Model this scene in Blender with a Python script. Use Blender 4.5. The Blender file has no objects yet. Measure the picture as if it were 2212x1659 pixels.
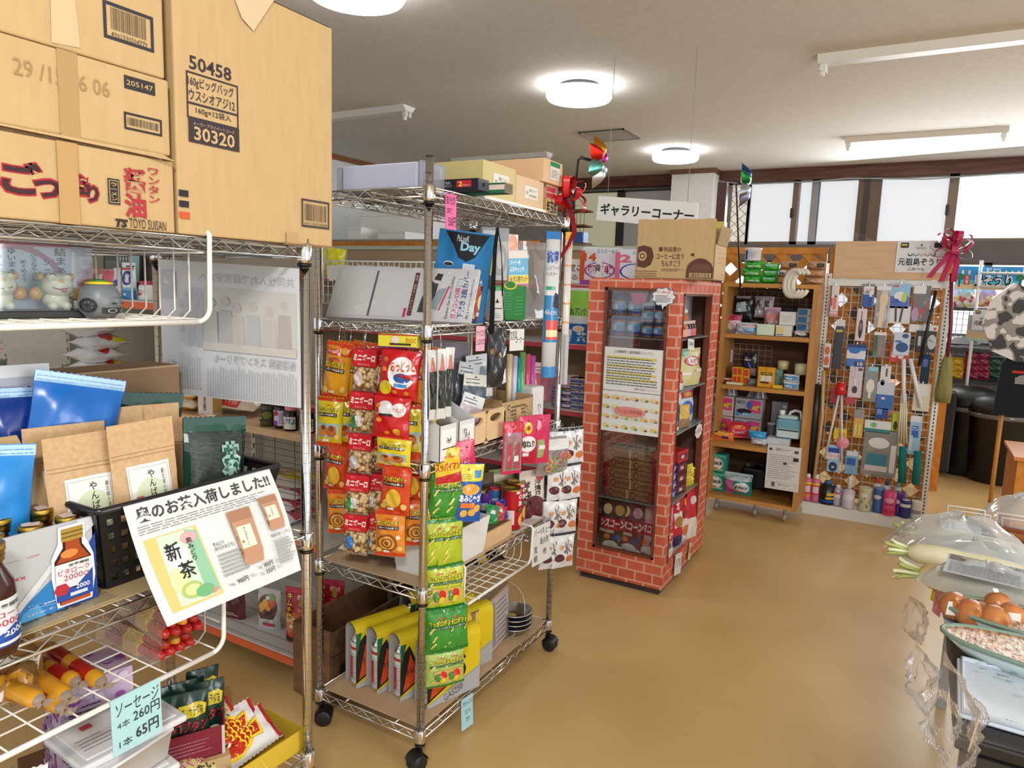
import bpy,bmesh,math,random
from math import sin,cos,pi,radians as R
from mathutils import Vector as V,Matrix,Euler

sc = bpy.context.scene
# ---------------------------------------------------------------- camera (pose solved from the photograph)
IW,IH,FPX = 2212,1659,1532.87
PITCH,ROLL,CAMZ,YAW = .1362,.0332,1.5709,R(29.5)
_f = V((0,cos(PITCH),-sin(PITCH))); _r = V((1,0,0)); _u = _r.cross(_f)
_r,_u = _r*cos(ROLL)+_u*sin(ROLL),_u*cos(ROLL)-_r*sin(ROLL)
_Rz = Matrix.Rotation(YAW,3,'Z')
CF,CR,CU = _Rz @ _f,_Rz @ _r,_Rz @ _u
CO = V((0,0,CAMZ))
cam = bpy.data.cameras.new('camera'); camo = bpy.data.objects.new('camera',cam)
camo.matrix_world = Matrix(((CR.x,CU.x,-CF.x,CO.x),(CR.y,CU.y,-CF.y,CO.y),(CR.z,CU.z,-CF.z,CO.z),(0,0,0,1)))
cam.sensor_fit = 'HORIZONTAL'; cam.sensor_width = 36; cam.lens = FPX/IW*36; cam.clip_start = .02
sc.collection.objects.link(camo); sc.camera = camo
# ---------------------------------------------------------------- world, daylight, exposure
wd = bpy.data.worlds.new('daylight'); sc.world = wd; wd.use_nodes = True
wd.node_tree.nodes['Background'].inputs[0].default_value = (.93,.96,1,1)
wd.node_tree.nodes['Background'].inputs[1].default_value = .9
sc.view_settings.view_transform = 'Standard'; sc.view_settings.look = 'None'
sc.view_settings.exposure = .4; sc.view_settings.gamma = 1; sc.view_settings.use_curve_mapping = False
sc.cycles.max_bounces = 7; sc.cycles.transparent_max_bounces = 24; sc.cycles.glossy_bounces = 3
sc.cycles.transmission_bounces = 4; sc.cycles.diffuse_bounces = 3; sc.cycles.caustics_reflective = False; sc.cycles.caustics_refractive = False
sc.cycles.sample_clamp_indirect = 4

def area(name,loc,target,sx,sy,power,col=(1,1,1)):
 l = bpy.data.lights.new(name,'AREA'); l.shape = 'RECTANGLE'; l.size = sx; l.size_y = sy; l.energy = power; l.color = col
 o = bpy.data.objects.new(name,l); o.location = loc
 o.rotation_euler = (V(target)-V(loc)).to_track_quat('-Z','Y').to_euler(); sc.collection.objects.link(o); return o
area('window_daylight',(.9,8.6,2.4),(0,4,.6),3.4,1.2,130,(.92,.97,1))
area('doorway_daylight',(4.4,.5,1.9),(-1.2,2.2,.9),2.4,2.0,95,(.95,.98,1))
area('added_fill_behind_viewer',(.6,-.9,2.95),(-.6,1.2,.6),.5,.5,60,(1,.97,.92))  # unseen fill light, added to brighten the near left side

# ---------------------------------------------------------------- pixel -> place helpers (photo pixels, metres)
def ray(u,v): return CF+CR*((u-IW/2)/FPX)-CU*((v-IH/2)/FPX)
def Z(u,v,z): d = ray(u,v); return CO+d*((z-CAMZ)/d.z)
def Y(u,v,y): d = ray(u,v); return CO+d*(y/d.y)
def X(u,v,x): d = ray(u,v); return CO+d*(x/d.x)
def PL(u,v,o,n): d = ray(u,v); return CO+d*((o-CO).dot(n)/d.dot(n))
def mpp(p): return (p-CO).dot(CF)/FPX

# ---------------------------------------------------------------- materials
def lin(h):
 h = h.lstrip('#')
 if len(h) == 3: h = ''.join(c*2 for c in h)
 return tuple((lambda c: c/12.92 if c <= .04045 else ((c+.055)/1.055)**2.4)(int(h[i:i+2],16)/255) for i in (0,2,4))+(1,)
_mc = {}
def _new(name):
 m = bpy.data.materials.new(name); m.use_nodes = True
 nt = m.node_tree; return m,nt,nt.nodes['Principled BSDF'],nt.nodes.new,nt.links.new
KIND = {'p': (.6,.3,0),'m': (.85,.15,0),'g': (.24,.5,0),'s': (.4,.45,0),'c': (.13,.5,1),'f': (.27,.5,1)}
def mat(h,k='p'):
 if len(h) in (4,7): h,k = h[:-1],h[-1]
 key = h+k
 if key in _mc: return _mc[key]
 if k in KIND:
  m,nt,b,N,L = _new({'p': 'paper','m': 'matte','g': 'glossy','s': 'plastic','c': 'chrome','f': 'foil'}[k]+'_'+h)
  r,s,me = KIND[k]
  b.inputs['Base Color'].default_value = lin(h); b.inputs['Roughness'].default_value = r
  b.inputs['Specular IOR Level'].default_value = s; b.inputs['Metallic'].default_value = me
  if k == 'f':
   n = N('ShaderNodeTexNoise'); n.inputs['Scale'].default_value = 45; bp = N('ShaderNodeBump'); bp.inputs['Strength'].default_value = .25
   bp.inputs['Distance'].default_value = .004; L(n.outputs[0],bp.inputs['Height']); L(bp.outputs[0],b.inputs['Normal'])
 elif k in ('t','x','k'):   # t: clear film, x: tinted translucent film / clear plastic, k: clear glass
  m = bpy.data.materials.new({'t': 'clear_film','x': 'tinted_film','k': 'clear_glass'}[k]+'_'+h); m.use_nodes = True
  nt = m.node_tree; nt.nodes.clear(); N,L = nt.nodes.new,nt.links.new
  o = N('ShaderNodeOutputMaterial'); mx = N('ShaderNodeMixShader'); tr = N('ShaderNodeBsdfTransparent'); gl = N('ShaderNodeBsdfGlossy')
  lw = N('ShaderNodeLayerWeight'); lw.inputs[0].default_value = .25
  ad = N('ShaderNodeMath'); ad.operation = 'MULTIPLY_ADD'; ad.inputs[1].default_value = .5; ad.inputs[2].default_value = .05 if k != 'x' else .08
  L(lw.outputs['Fresnel'],ad.inputs[0]); L(ad.outputs[0],mx.inputs[0])
  tr.inputs[0].default_value = (.97,.97,.97,1) if k == 't' else lin(h)
  gl.inputs[0].default_value = (1,1,1,1); gl.inputs[1].default_value = .12 if k == 't' else .04
  if k == 't':
   n = N('ShaderNodeTexNoise'); n.inputs['Scale'].default_value = 30; bp = N('ShaderNodeBump'); bp.inputs['Strength'].default_value = .5
   bp.inputs['Distance'].default_value = .008; L(n.outputs[0],bp.inputs['Height']); L(bp.outputs[0],gl.inputs['Normal'])
  L(tr.outputs[0],mx.inputs[1]); L(gl.outputs[0],mx.inputs[2])
  if k == 'x':
   df = N('ShaderNodeBsdfDiffuse'); df.inputs[0].default_value = lin(h); m2 = N('ShaderNodeMixShader'); m2.inputs[0].default_value = .3
   L(mx.outputs[0],m2.inputs[1]); L(df.outputs[0],m2.inputs[2]); L(m2.outputs[0],o.inputs[0])
  else: L(mx.outputs[0],o.inputs[0])
 elif k == 'e':
  m,nt,b,N,L = _new('lit_'+h); b.inputs['Base Color'].default_value = lin(h)
  b.inputs['Emission Color'].default_value = lin(h); b.inputs['Emission Strength'].default_value = 1
 _mc[key] = m; return m
def noisy(name,c1,c2,scale=(1,1,1),nscale=8,detail=4,rough=.5,bump=0,bscale=None,spec=.3,lo=.35,hi=.65,dist=.002):
 m,nt,b,N,L = _new(name)
 tc = N('ShaderNodeTexCoord'); mp = N('ShaderNodeMapping'); mp.inputs['Scale'].default_value = scale
 L(tc.outputs['Object'],mp.inputs[0]); n = N('ShaderNodeTexNoise'); n.inputs['Scale'].default_value = nscale; n.inputs['Detail'].default_value = detail
 L(mp.outputs[0],n.inputs[0]); r = N('ShaderNodeValToRGB'); r.color_ramp.elements[0].position = lo; r.color_ramp.elements[1].position = hi
 r.color_ramp.elements[0].color = lin(c1); r.color_ramp.elements[1].color = lin(c2); L(n.outputs[0],r.inputs[0]); L(r.outputs[0],b.inputs['Base Color'])
 b.inputs['Roughness'].default_value = rough; b.inputs['Specular IOR Level'].default_value = spec
 if bump:
  n2 = N('ShaderNodeTexNoise'); n2.inputs['Scale'].default_value = bscale or nscale; n2.inputs['Detail'].default_value = 3
  L(mp.outputs[0],n2.inputs[0]); bp = N('ShaderNodeBump'); bp.inputs['Strength'].default_value = bump; bp.inputs['Distance'].default_value = dist
  L(n2.outputs[0],bp.inputs['Height']); L(bp.outputs[0],b.inputs['Normal'])
 return m
CARD = noisy('corrugated_cardboard','bc9f72','c1a477',(1,1,.15),60,3,.75,.06,200,.2)
CARD2 = noisy('pale_cardboard','c7a274','cfab7d',(1,1,.15),50,3,.75,.1,200,.2)
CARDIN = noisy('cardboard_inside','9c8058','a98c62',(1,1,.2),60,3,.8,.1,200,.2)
KRAFT = noisy('kraft_paper','c09c70','c9a87e',(1,1,1),90,3,.5,.1,160,.35)
WOOD = noisy('pine_board','b07c3e','c08a48',(1,14,14),3,4,.5,.08,6,.3)
WOODV = noisy('pine_upright','a9763c','bc8848',(14,14,1),3,4,.5,.08,6,.3)
WOODIN = noisy('dark_plywood','55361f','6a4629',(2,8,8),3,4,.6)
ORANGEWOOD = noisy('orange_lattice_wood','b5701f','c98534',(6,6,6),3,4,.45,.05,6)
DARKWOOD = noisy('dark_beam_wood','4b2a1f','66402f',(1,12,12),2.5,5,.45,.06,5)
PLY = noisy('plywood','c3a07a','cfae8a',(2,12,12),3,4,.5)
HARDBOARD = noisy('hardboard','b89a78','c2a584',(1,1,1),5,4,.45)
CHROME = mat('d4d4d2','c')
GRAYP = mat('9a9a98','s'); WHITE = mat('e9e8e4','p'); WHITEPL = mat('e6e6e2','s'); BLACK = mat('151515','s'); INK = mat('221e22','p')
FILM = mat('ffffff','t'); GLASS = mat('f4f6f6','k')

# ---------------------------------------------------------------- mesh builder
OBJS = []
class MB:
 def __init__(s): s.v = []; s.f = []; s.mi = []; s.sm = []; s.mats = []; s.ix = {}
 def m(s,mt):
  if mt.name not in s.ix: s.ix[mt.name] = len(s.mats); s.mats.append(mt)
  return s.ix[mt.name]
 def face(s,pts,mt,sm=False):
  n = len(s.v); s.v += [tuple(p) for p in pts]; s.f.append(tuple(range(n,n+len(pts)))); s.mi.append(s.m(mt)); s.sm.append(sm)
 def add(s,vs,fs,mt,sm=False):
  n = len(s.v); s.v += [tuple(p) for p in vs]; k = s.m(mt)
  for f in fs: s.f.append(tuple(i+n for i in f)); s.mi.append(k); s.sm.append(sm)
 def box(s,a,b,mt,bev=0,xf=None):
  x0,y0,z0 = a; x1,y1,z1 = b
  if not bev:
   vs = [(x,y,z) for z in (z0,z1) for y in (y0,y1) for x in (x0,x1)]
   fs = [(0,2,3,1),(4,5,7,6),(0,1,5,4),(2,6,7,3),(0,4,6,2),(1,3,7,5)]
   sm = False
  else:
   bm = bmesh.new(); bmesh.ops.create_cube(bm,size=1)
   for v in bm.verts: v.co = ((v.co.x+.5)*(x1-x0)+x0,(v.co.y+.5)*(y1-y0)+y0,(v.co.z+.5)*(z1-z0)+z0)
   bmesh.ops.bevel(bm,geom=bm.edges[:],offset=bev,segments=2,affect='EDGES',profile=.5)
   bm.verts.index_update(); vs = [v.co.copy() for v in bm.verts]; fs = [tuple(v.index for v in f.verts) for f in bm.faces]; bm.free(); sm = False
  if xf: vs = [xf @ V(p) for p in vs]
  s.add(vs,fs,mt,sm); return s
 def tube(s,pts,r,mt,n=6,closed=False,rf=None,caps=True):
  P = [V(p) for p in pts]; N = len(P); up = None; rings = []
  for i,p in enumerate(P):
   if closed: t = (P[(i+1) % N]-P[i-1])
   else: t = P[min(i+1,N-1)]-P[max(i-1,0)]
   t = t.normalized() if t.length else V((0,0,1))
   if up is None: up = V((0,0,1)) if abs(t.z) < .9 else V((1,0,0))
   a = (up-t*up.dot(t)); a = a.normalized() if a.length > 1e-6 else t.orthogonal().normalized()
   up = a; b = t.cross(a); rr = rf(i/(N-1)) * r if rf else r
   rings.append([p+a*(rr*cos(2*pi*k/n))+b*(rr*sin(2*pi*k/n)) for k in range(n)])
  vs = [q for rg in rings for q in rg]; fs = []
  for i in range(N if closed else N-1):
   for k in range(n):
    j = (i+1) % N; fs.append((i*n+k,i*n+(k+1) % n,j*n+(k+1) % n,j*n+k))
  if not closed and caps: fs += [tuple(range(n))[::-1],tuple((N-1)*n+k for k in range(n))]
  s.add(vs,fs,mt,n > 4); return s
 def lathe(s,prof,mts,n=20,c=(0,0,0),sx=1,sy=1,xf=None):
  # prof: (r, z[, mat index]); mts: a material or a list picked by the third value of each segment's start
  c = V(c); vs = []
  for q in prof: vs += [(q[0]*sx*cos(2*pi*k/n)+c.x,q[0]*sy*sin(2*pi*k/n)+c.y,q[1]+c.z) for k in range(n)]
  if xf: vs = [xf @ V(p) for p in vs]
  ml = mts if isinstance(mts,(list,tuple)) else [mts]
  base = len(s.v); s.v += [tuple(p) for p in vs]
  for i in range(len(prof)-1):
   k0 = s.m(ml[prof[i][2]] if len(prof[i]) > 2 else ml[0])
   for k in range(n):
    s.f.append((base+i*n+k,base+i*n+(k+1) % n,base+(i+1)*n+(k+1) % n,base+(i+1)*n+k)); s.mi.append(k0); s.sm.append(True)
  for i,rev in ((0,True),(len(prof)-1,False)):
   if prof[i][0] > 1e-5:
    q = tuple(base+i*n+k for k in range(n)); s.f.append(q[::-1] if rev else q); s.mi.append(s.m(ml[prof[min(i,len(prof)-2)][2]] if len(prof[0]) > 2 else ml[0])); s.sm.append(False)
  return s
 def cyl(s,p0,p1,r,mt,n=12,r1=None):
  p0,p1 = V(p0),V(p1); return s.tube([p0,p1],r,mt,n,rf=(lambda t: 1+t*((r1/r)-1)) if r1 is not None else None)
 def grid(s,fn,nu,nv,mt,sm=True,closeu=False):
  # fn(i/nu, j/nv) -> point ; mt material or fn(u,v)->material
  vs = [fn(i/nu,j/nv) for j in range(nv+1) for i in range(nu+1)]; n = len(s.v); s.v += [tuple(p) for p in vs]
  for j in range(nv):
   for i in range(nu):
    a = n+j*(nu+1)+i; s.f.append((a,a+1,a+nu+2,a+nu+1))
    s.mi.append(s.m(mt((i+.5)/nu,(j+.5)/nv) if callable(mt) else mt)); s.sm.append(sm)
  return s
 def ext(s,poly,d,mt,side=None):
  # extrude a polygon (3-D points, planar) by vector d
  P = [V(p) for p in poly]; d = V(d); n = len(P)
  s.face(P[::-1],mt); s.face([p+d for p in P],mt)
  for i in range(n): s.face([P[i],P[(i+1) % n],P[(i+1) % n]+d,P[i]+d],side or mt)
  return s
 def xf(s,M,i0=0):
  for i in range(i0,len(s.v)): s.v[i] = tuple(M @ V(s.v[i]))
  return s
 def mesh(s,name):
  me = bpy.data.meshes.new(name); me.from_pydata(s.v,[],s.f)
  for m_ in s.mats: me.materials.append(m_)
  me.polygons.foreach_set('material_index',s.mi); me.polygons.foreach_set('use_smooth',s.sm); me.update(); return me
 def build(s,name,label=None,cat=None,loc=(0,0,0),rot=(0,0,0),parent=None,group=None,kind=None,merge=0):
  me = s.mesh(name)
  if merge:
   bm = bmesh.new(); bm.from_mesh(me); bmesh.ops.remove_doubles(bm,verts=bm.verts,dist=merge); bm.to_mesh(me); bm.free()
  o = bpy.data.objects.new(name,me)
  return reg(o,label,cat,loc,rot,parent,group,kind)
def reg(o,label=None,cat=None,loc=(0,0,0),rot=(0,0,0),parent=None,group=None,kind=None):
 o.location = loc; o.rotation_euler = rot if isinstance(rot,(tuple,list,Euler)) else (0,0,rot)
 if parent: o.parent = parent
 if label: o['label'] = label
 if cat: o['category'] = cat
 if group: o['group'] = group
 if kind: o['kind'] = kind
 OBJS.append(o); return o
def thing(name,label,cat,loc=(0,0,0),rot=0,group=None):
 return reg(bpy.data.objects.new(name,None),label,cat,loc,rot,None,group)
def struct(mb,name,loc=(0,0,0)): return mb.build(name,loc=loc,kind='structure')
def dup(o,loc=None,rot=None,label=None,group=None,cat=None):
 c = o.copy(); OBJS.append(c)
 if loc is not None: c.location = loc
 if rot is not None: c.rotation_euler = rot if isinstance(rot,(tuple,list)) else (0,0,rot)
 if label: c['label'] = label
 if group: c['group'] = group
 if cat: c['category'] = cat
 for ch in [k for k in OBJS if k.parent == o]:
  d = ch.copy(); d.parent = c; OBJS.append(d)
  for g in [k for k in OBJS if k.parent == ch]: e = g.copy(); e.parent = d; OBJS.append(e)
 return c

# ---------------------------------------------------------------- printed lettering and graphics
_fc = bpy.data.curves.new('lettering','FONT'); _fo = bpy.data.objects.new('lettering',_fc); sc.collection.objects.link(_fo)
_fc.resolution_u = 2; _tc = {}
def glyphs(t,bold):
 if (t,bold) in _tc: return _tc[t,bold]
 _fc.body = t; _fc.offset = bold; _fc.align_x = 'CENTER'; _fc.resolution_u = 1 if len(t) > 12 else 2
 dg = bpy.context.evaluated_depsgraph_get(); dg.update()
 me = bpy.data.meshes.new_from_object(_fo.evaluated_get(dg)); vs = [(v.co.x,v.co.y) for v in me.vertices]; fs = [tuple(p.vertices) for p in me.polygons]
 bpy.data.meshes.remove(me)
 if not vs: vs = [(0,0),(1,0),(1,1)]; fs = []
 x0 = min(v[0] for v in vs); x1 = max(v[0] for v in vs); y0 = min(v[1] for v in vs); y1 = max(v[1] for v in vs)
 w = max(x1-x0,1e-6); h = max(y1-y0,1e-6)
 _tc[t,bold] = ([((a-x0)/w,(b-y0)/h) for a,b in vs],fs,w/h); return _tc[t,bold]
class Panel:
 """Prints shapes on a surface of mb. fn(u, v, lift) -> point, u and v in metres from the panel's lower left corner."""
 def __init__(s,mb,fn,w,h,seg=None,k='p',lift=.0006): s.mb = mb; s.fn = fn; s.w = w; s.h = h; s.seg = seg; s.k = k; s.e = lift
 def col(s,c): return mat(c,s.k) if isinstance(c,str) else c
 def tris(s,pts,fs,c):
  s.e += .0003 if s.seg else .00022; mt = s.col(c)
  if s.seg:
   T = []
   for f in fs:
    for i in range(1,len(f)-1): T.append((pts[f[0]],pts[f[i]],pts[f[i+1]]))
   st = T; T = []
   while st:
    a,b,d = st.pop(); L = [((a[0]-b[0])**2+(a[1]-b[1])**2,0),((b[0]-d[0])**2+(b[1]-d[1])**2,1),((d[0]-a[0])**2+(d[1]-a[1])**2,2)]
    l,k = max(L)
    if l > s.seg*s.seg:
     if k == 1: a,b,d = b,d,a
     elif k == 2: a,b,d = d,a,b
     q = ((a[0]+b[0])/2,(a[1]+b[1])/2); st += [(a,q,d),(q,b,d)]
    else: T.append((a,b,d))
   n = len(s.mb.v); ix = {}; 
   def gi(p):
    if p not in ix: ix[p] = len(s.mb.v); s.mb.v.append(tuple(s.fn(p[0],p[1],s.e)))
    return ix[p]
   k = s.mb.m(mt)
   for t in T: s.mb.f.append(tuple(gi(p) for p in t)); s.mb.mi.append(k); s.mb.sm.append(True)
  else: s.mb.add([s.fn(p[0],p[1],s.e) for p in pts],fs,mt)
  return s
 # all coordinates below are fractions of the panel (0..1)
 def poly(s,pts,c): return s.tris([(a*s.w,b*s.h) for a,b in pts],[tuple(range(len(pts)))],c)
 def rect(s,x0,y0,x1,y1,c,sh=0): return s.poly([(x0,y0),(x1,y0),(x1+sh,y1),(x0+sh,y1)],c)
 def ell(s,cx,cy,rx,ry,c,n=18): return s.poly([(cx+rx*cos(2*pi*k/n),cy+ry*sin(2*pi*k/n)) for k in range(n)],c)
 def ring(s,cx,cy,rx,ry,t,c,a0=0,a1=360,n=20):
  A = [R(a0+(a1-a0)*k/n) for k in range(n+1)]; q = 1-t
  pts = [((cx+rx*cos(a))*s.w,(cy+ry*sin(a))*s.h) for a in A]+[((cx+rx*q*cos(a))*s.w,(cy+ry*q*sin(a))*s.h) for a in A]
  return s.tris(pts,[(i,i+1,n+2+i,n+1+i) for i in range(n)],c)
 def frame(s,x0,y0,x1,y1,t,c):
  tx = t/s.w; ty = t/s.h
  P = [(x0,y0),(x1,y0),(x1,y1),(x0,y1),(x0+tx,y0+ty),(x1-tx,y0+ty),(x1-tx,y1-ty),(x0+tx,y1-ty)]
  return s.tris([(a*s.w,b*s.h) for a,b in P],[(0,1,5,4),(1,2,6,5),(2,3,7,6),(3,0,4,7)],c)
 def line(s,pts,t,c):
  Q = [V((a*s.w,b*s.h)) for a,b in pts]; L = []; Rr = []
  for i,p in enumerate(Q):
   d = (Q[min(i+1,len(Q)-1)]-Q[max(i-1,0)]).normalized(); nn = V((-d.y,d.x))*t/2; L.append(tuple(p+nn)); Rr.append(tuple(p-nn))
  n = len(Q); return s.tris(L+Rr,[(n+i,n+i+1,i+1,i) for i in range(n-1)],c)
 def text(s,t,x0,y0,x1,y1,c,bold=.018,vert=False,fit=True,sh=0,rot=0):
  if vert: t = '\n'.join(t)
  vs,fs,ar = glyphs(t,bold); bw = (x1-x0)*s.w; bh = (y1-y0)*s.h; ox = x0*s.w; oy = y0*s.h
  if not fit:
   w = bh*ar
   if w > bw: bh2 = bw/ar; oy += (bh-bh2)/2; bh = bh2
   else: ox += (bw-w)/2; bw = w
  cr,sr = cos(rot),sin(rot); cx,cy = bw/2,bh/2
  def q(a,b):
   a = a*bw+b*bh*sh-cx; b = b*bh-cy; return (ox+cx+a*cr-b*sr,oy+cy+a*sr+b*cr)
  return s.tris([q(a,b) for a,b in vs],fs,c)
 def lines(s,x0,y0,x1,y1,n,c,fill=.45,rag=.3,vert=False):
  # fine print too small to read: thin broken strokes
  rd = random.Random(int(x0*997+y0*131+n)); pts = []; fs = []
  for i in range(n):
   a,b = (y0+(y1-y0)*i/n,y0+(y1-y0)*(i+fill)/n) if not vert else (x0+(x1-x0)*i/n,x0+(x1-x0)*(i+fill)/n)
   lo,hi = (x0,x1) if not vert else (y0,y1)
   e = hi-(hi-lo)*rag*rd.random(); t = lo; k = 0
   while t < e and k < 40:
    l = (hi-lo)*(.03+.07*rd.random()); t2 = min(e,t+l); j = len(pts)
    P = [(t,a),(t2,a),(t2,b),(t,b)] if not vert else [(a,t),(b,t),(b,t2),(a,t2)]
    pts += [(p*s.w,r*s.h) for p,r in P]; fs.append((j,j+1,j+2,j+3)); t = t2+(hi-lo)*.012; k += 1
  return s.tris(pts,fs,c)
 def barcode(s,x0,y0,x1,y1,c='2a262a',n=34,seed=1):
  rd = random.Random(seed); pts = []; fs = []; t = x0; u = (x1-x0)/n/1.35
  while t < x1-u:
   w = u*rd.choice((.5,.5,1,1.5)); j = len(pts); pts += [(p*s.w,r*s.h) for p,r in ((t,y0),(t+w,y0),(t+w,y1),(t,y1))]; fs.append((j,j+1,j+2,j+3)); t += w+u*rd.choice((.5,.8,1.2))
  return s.tris(pts,fs,c)
def flat(mb,o,ux,uz,w,h,k='p',lift=.0006):
 o,ux,uz = V(o),V(ux).normalized(),V(uz).normalized(); n = ux.cross(uz)
 return Panel(mb,lambda u,v,e: o+ux*u+uz*v+n*e,w,h,None,k,lift)
def around(mb,r,z0,h,k='p',a0=-90,c=(0,0),w=None,rfn=None):
 # panel wrapped on an upright cylinder; its middle faces -Y
 c = V((c[0],c[1])); w = w or 2*pi*r*.5
 def fn(u,v,e):
  a = R(a0)+(u-w/2)/r; rr = (rfn(z0+v) if rfn else r)+e; return V((c.x+rr*cos(a),c.y+rr*sin(a),z0+v))
 return Panel(mb,fn,w,h,max(r*.35,.006),k)

# ---------------------------------------------------------------- packaging shapes (front faces -Y, base at z = 0, centred on x)
def carton(w,d,h,c,k='p',bev=0,sides=None):
 mb = MB(); c = mat(c,k) if isinstance(c,str) else c; mb.box((-w/2,-d/2,0),(w/2,d/2,h),c,bev)
 mb.front = flat(mb,(-w/2,-d/2,0),(1,0,0),(0,0,1),w,h,k); mb.right = flat(mb,(w/2,-d/2,0),(0,1,0),(0,0,1),d,h,k)
 mb.left = flat(mb,(-w/2,d/2,0),(0,-1,0),(0,0,1),d,h,k); mb.top = flat(mb,(-w/2,-d/2,h),(1,0,0),(0,1,0),w,d,k)
 return mb
def _wob(u,v,s,a): return a*(sin(u*9+s)*sin(v*7+s*1.7)+.5*sin(u*17+v*11+s*2.3)+.35*sin(v*23-u*13+s))
def gridfn(fr,nu,nv,sg=-1):
 G = [[fr(i/nu,j/nv,0,sg) for i in range(nu+1)] for j in range(nv+1)]
 def f(u,v,e):
  a = min(max(u,0),1)*nu; b = min(max(v,0),1)*nv; i = min(int(a),nu-1); j = min(int(b),nv-1); a -= i; b -= j
  p = (G[j][i]*(1-a)+G[j][i+1]*a)*(1-b)+(G[j+1][i]*(1-a)+G[j+1][i+1]*a)*b; return V((p.x,p.y+sg*e,p.z))
 return f
def pillow(w,h,t,c,k='g',seal=.06,seed=0,wob=.0022,back=None,nu=10,nv=16,fray=.003,pinch=.05):
 mb = MB(); c = mat(c,k) if isinstance(c,str) else c
 def sh(u,v):
  a = max(0.,1-abs(2*u-1)**2.6); q = min(v,1-v)/seal
  b = 0 if q < 1 else min(1,((q-1)*seal/.22))**.5
  return a**.6*b
 def xx(u,v): return (u-.5)*w*(1-pinch*sh(.5,v))
 def fr(u,v,e,sg=-1):
  j = 0 if sh(u,v) < .02 else _wob(u*1.2,v*1.6,seed,wob); z = v*h
  return V((xx(u,v),sg*(t/2*sh(u,v)+.0012+e)-j,z))
 mb.grid(lambda u,v: fr(u,v,0),nu,nv,c); mb.grid(lambda u,v: fr(1-u,v,0,1),nu,nv,back or c)
 for sg in (0,1): mb.face([fr(sg,0,0),fr(sg,.5,0),fr(sg,1,0),fr(sg,1,0,1),fr(sg,.5,0,1),fr(sg,0,0,1)],c)
 for v in (0,1): mb.face([fr(0,v,0),fr(1,v,0),fr(1,v,0,1),fr(0,v,0,1)],c)
 for v,d in ((0,-1),(1,1)):      # zig-zag cut edge
  n = max(8,int(w/.006)); zp = []
  for i in range(n+1): zp.append(V(((i/n-.5)*w,0,v*h+(fray*d if i % 2 else 0))))
  zp += [V((w/2,0,v*h-d*.001)),V((-w/2,0,v*h-d*.001))]; mb.face(zp,c)
 g = gridfn(fr,nu,nv); g2 = gridfn(lambda u,v,e,s: fr(1-u,v,e,1),nu,nv,1)
 mb.front = Panel(mb,lambda a,b,e: g(a/w,b/h,e),w,h,min(w,h)/12,k,.0011)
 mb.backp = Panel(mb,lambda a,b,e: g2(a/w,b/h,e),w,h,min(w,h)/12,k,.0011)
 return mb
def pouch(w,h,t,c,k='g',seed=0,wob=.002,top=.12,nu=10,nv=16,back=None,taper=0):
 # stand-up pouch: thick at the foot, flat at the top seal
 mb = MB(); c = mat(c,k) if isinstance(c,str) else c
 def th(u,v): return t/2*max(0.,1-abs(2*u-1)**3)**.6*(max(0.,1-(v/(1-top))**2.2) if v < 1-top else 0)*(.8+.2*min(1,v*6))+.001
 def xx(u,v): return (u-.5)*w*(1-taper*v)
 def fr(u,v,e,sg=-1): return V((xx(u,v),sg*(th(u,v)+e)-(_wob(u*1.2,v*1.5,seed,wob) if v < 1-top else 0),v*h))
 mb.grid(lambda u,v: fr(u,v,0),nu,nv,c); mb.grid(lambda u,v: fr(1-u,v,0,1),nu,nv,back or c)
 mb.face([fr(i/8,0,0,1) for i in range(9)]+[fr(1-i/8,0,0) for i in range(9)],c)
 g = gridfn(fr,nu,nv); mb.front = Panel(mb,lambda a,b,e: g(a/w,b/h,e),w,h,min(w,h)/12,k,.0011)
 return mb
def can(r,h,c,k='s',cap='c8c8c8c',n=24):
 mb = MB(); cp = mat(cap,'s')
 mb.lathe([(r*.94,0,1),(r,.004,0),(r,h-.006,1),(r*1.01,h-.003,1),(r*.96,h,1),(r*.9,h-.003,1),(0,h-.003,1)],[mat(c,k),cp],n)
 mb.front = around(mb,r,0,h,k); return mb
def tag_card(w,h,c,t=.0012,curl=0):
 # thin card: front faces -Y, hangs down from z = 0
 mb = MB(); c = mat(c,'p') if isinstance(c,str) else c
 def fn(a,b,e): return V((a-w/2,-e-curl*(1-b/h)**2*w,b-h))
 mb.grid(lambda u,v: fn(u*w,v*h,t),4,6,c); mb.grid(lambda u,v: fn((1-u)*w,v*h,0),4,6,c)
 mb.front = Panel(mb,lambda a,b,e: fn(a,b,e+t),w,h,h/5 if curl else None,'p',.0003); return mb
def hookwire(h=.09,r=.0016,w=.02):
 # S-hook hanging from z = 0 down to -h
 mb = MB(); P = []
 for k in range(9): a = R(200-25*k); P.append((0,w*.45*cos(a)+w*.45,w*.45*sin(a)))
 P += [(0,w*.5,-h*.3),(0,w*.1,-h*.65)]
 for k in range(9): a = R(20-25*k); P.append((0,w*.45*cos(a)-w*.35,-h+w*.5+w*.45*sin(a)))
 return mb.tube(P,r,mat('8a8a88','c'),5)
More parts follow.
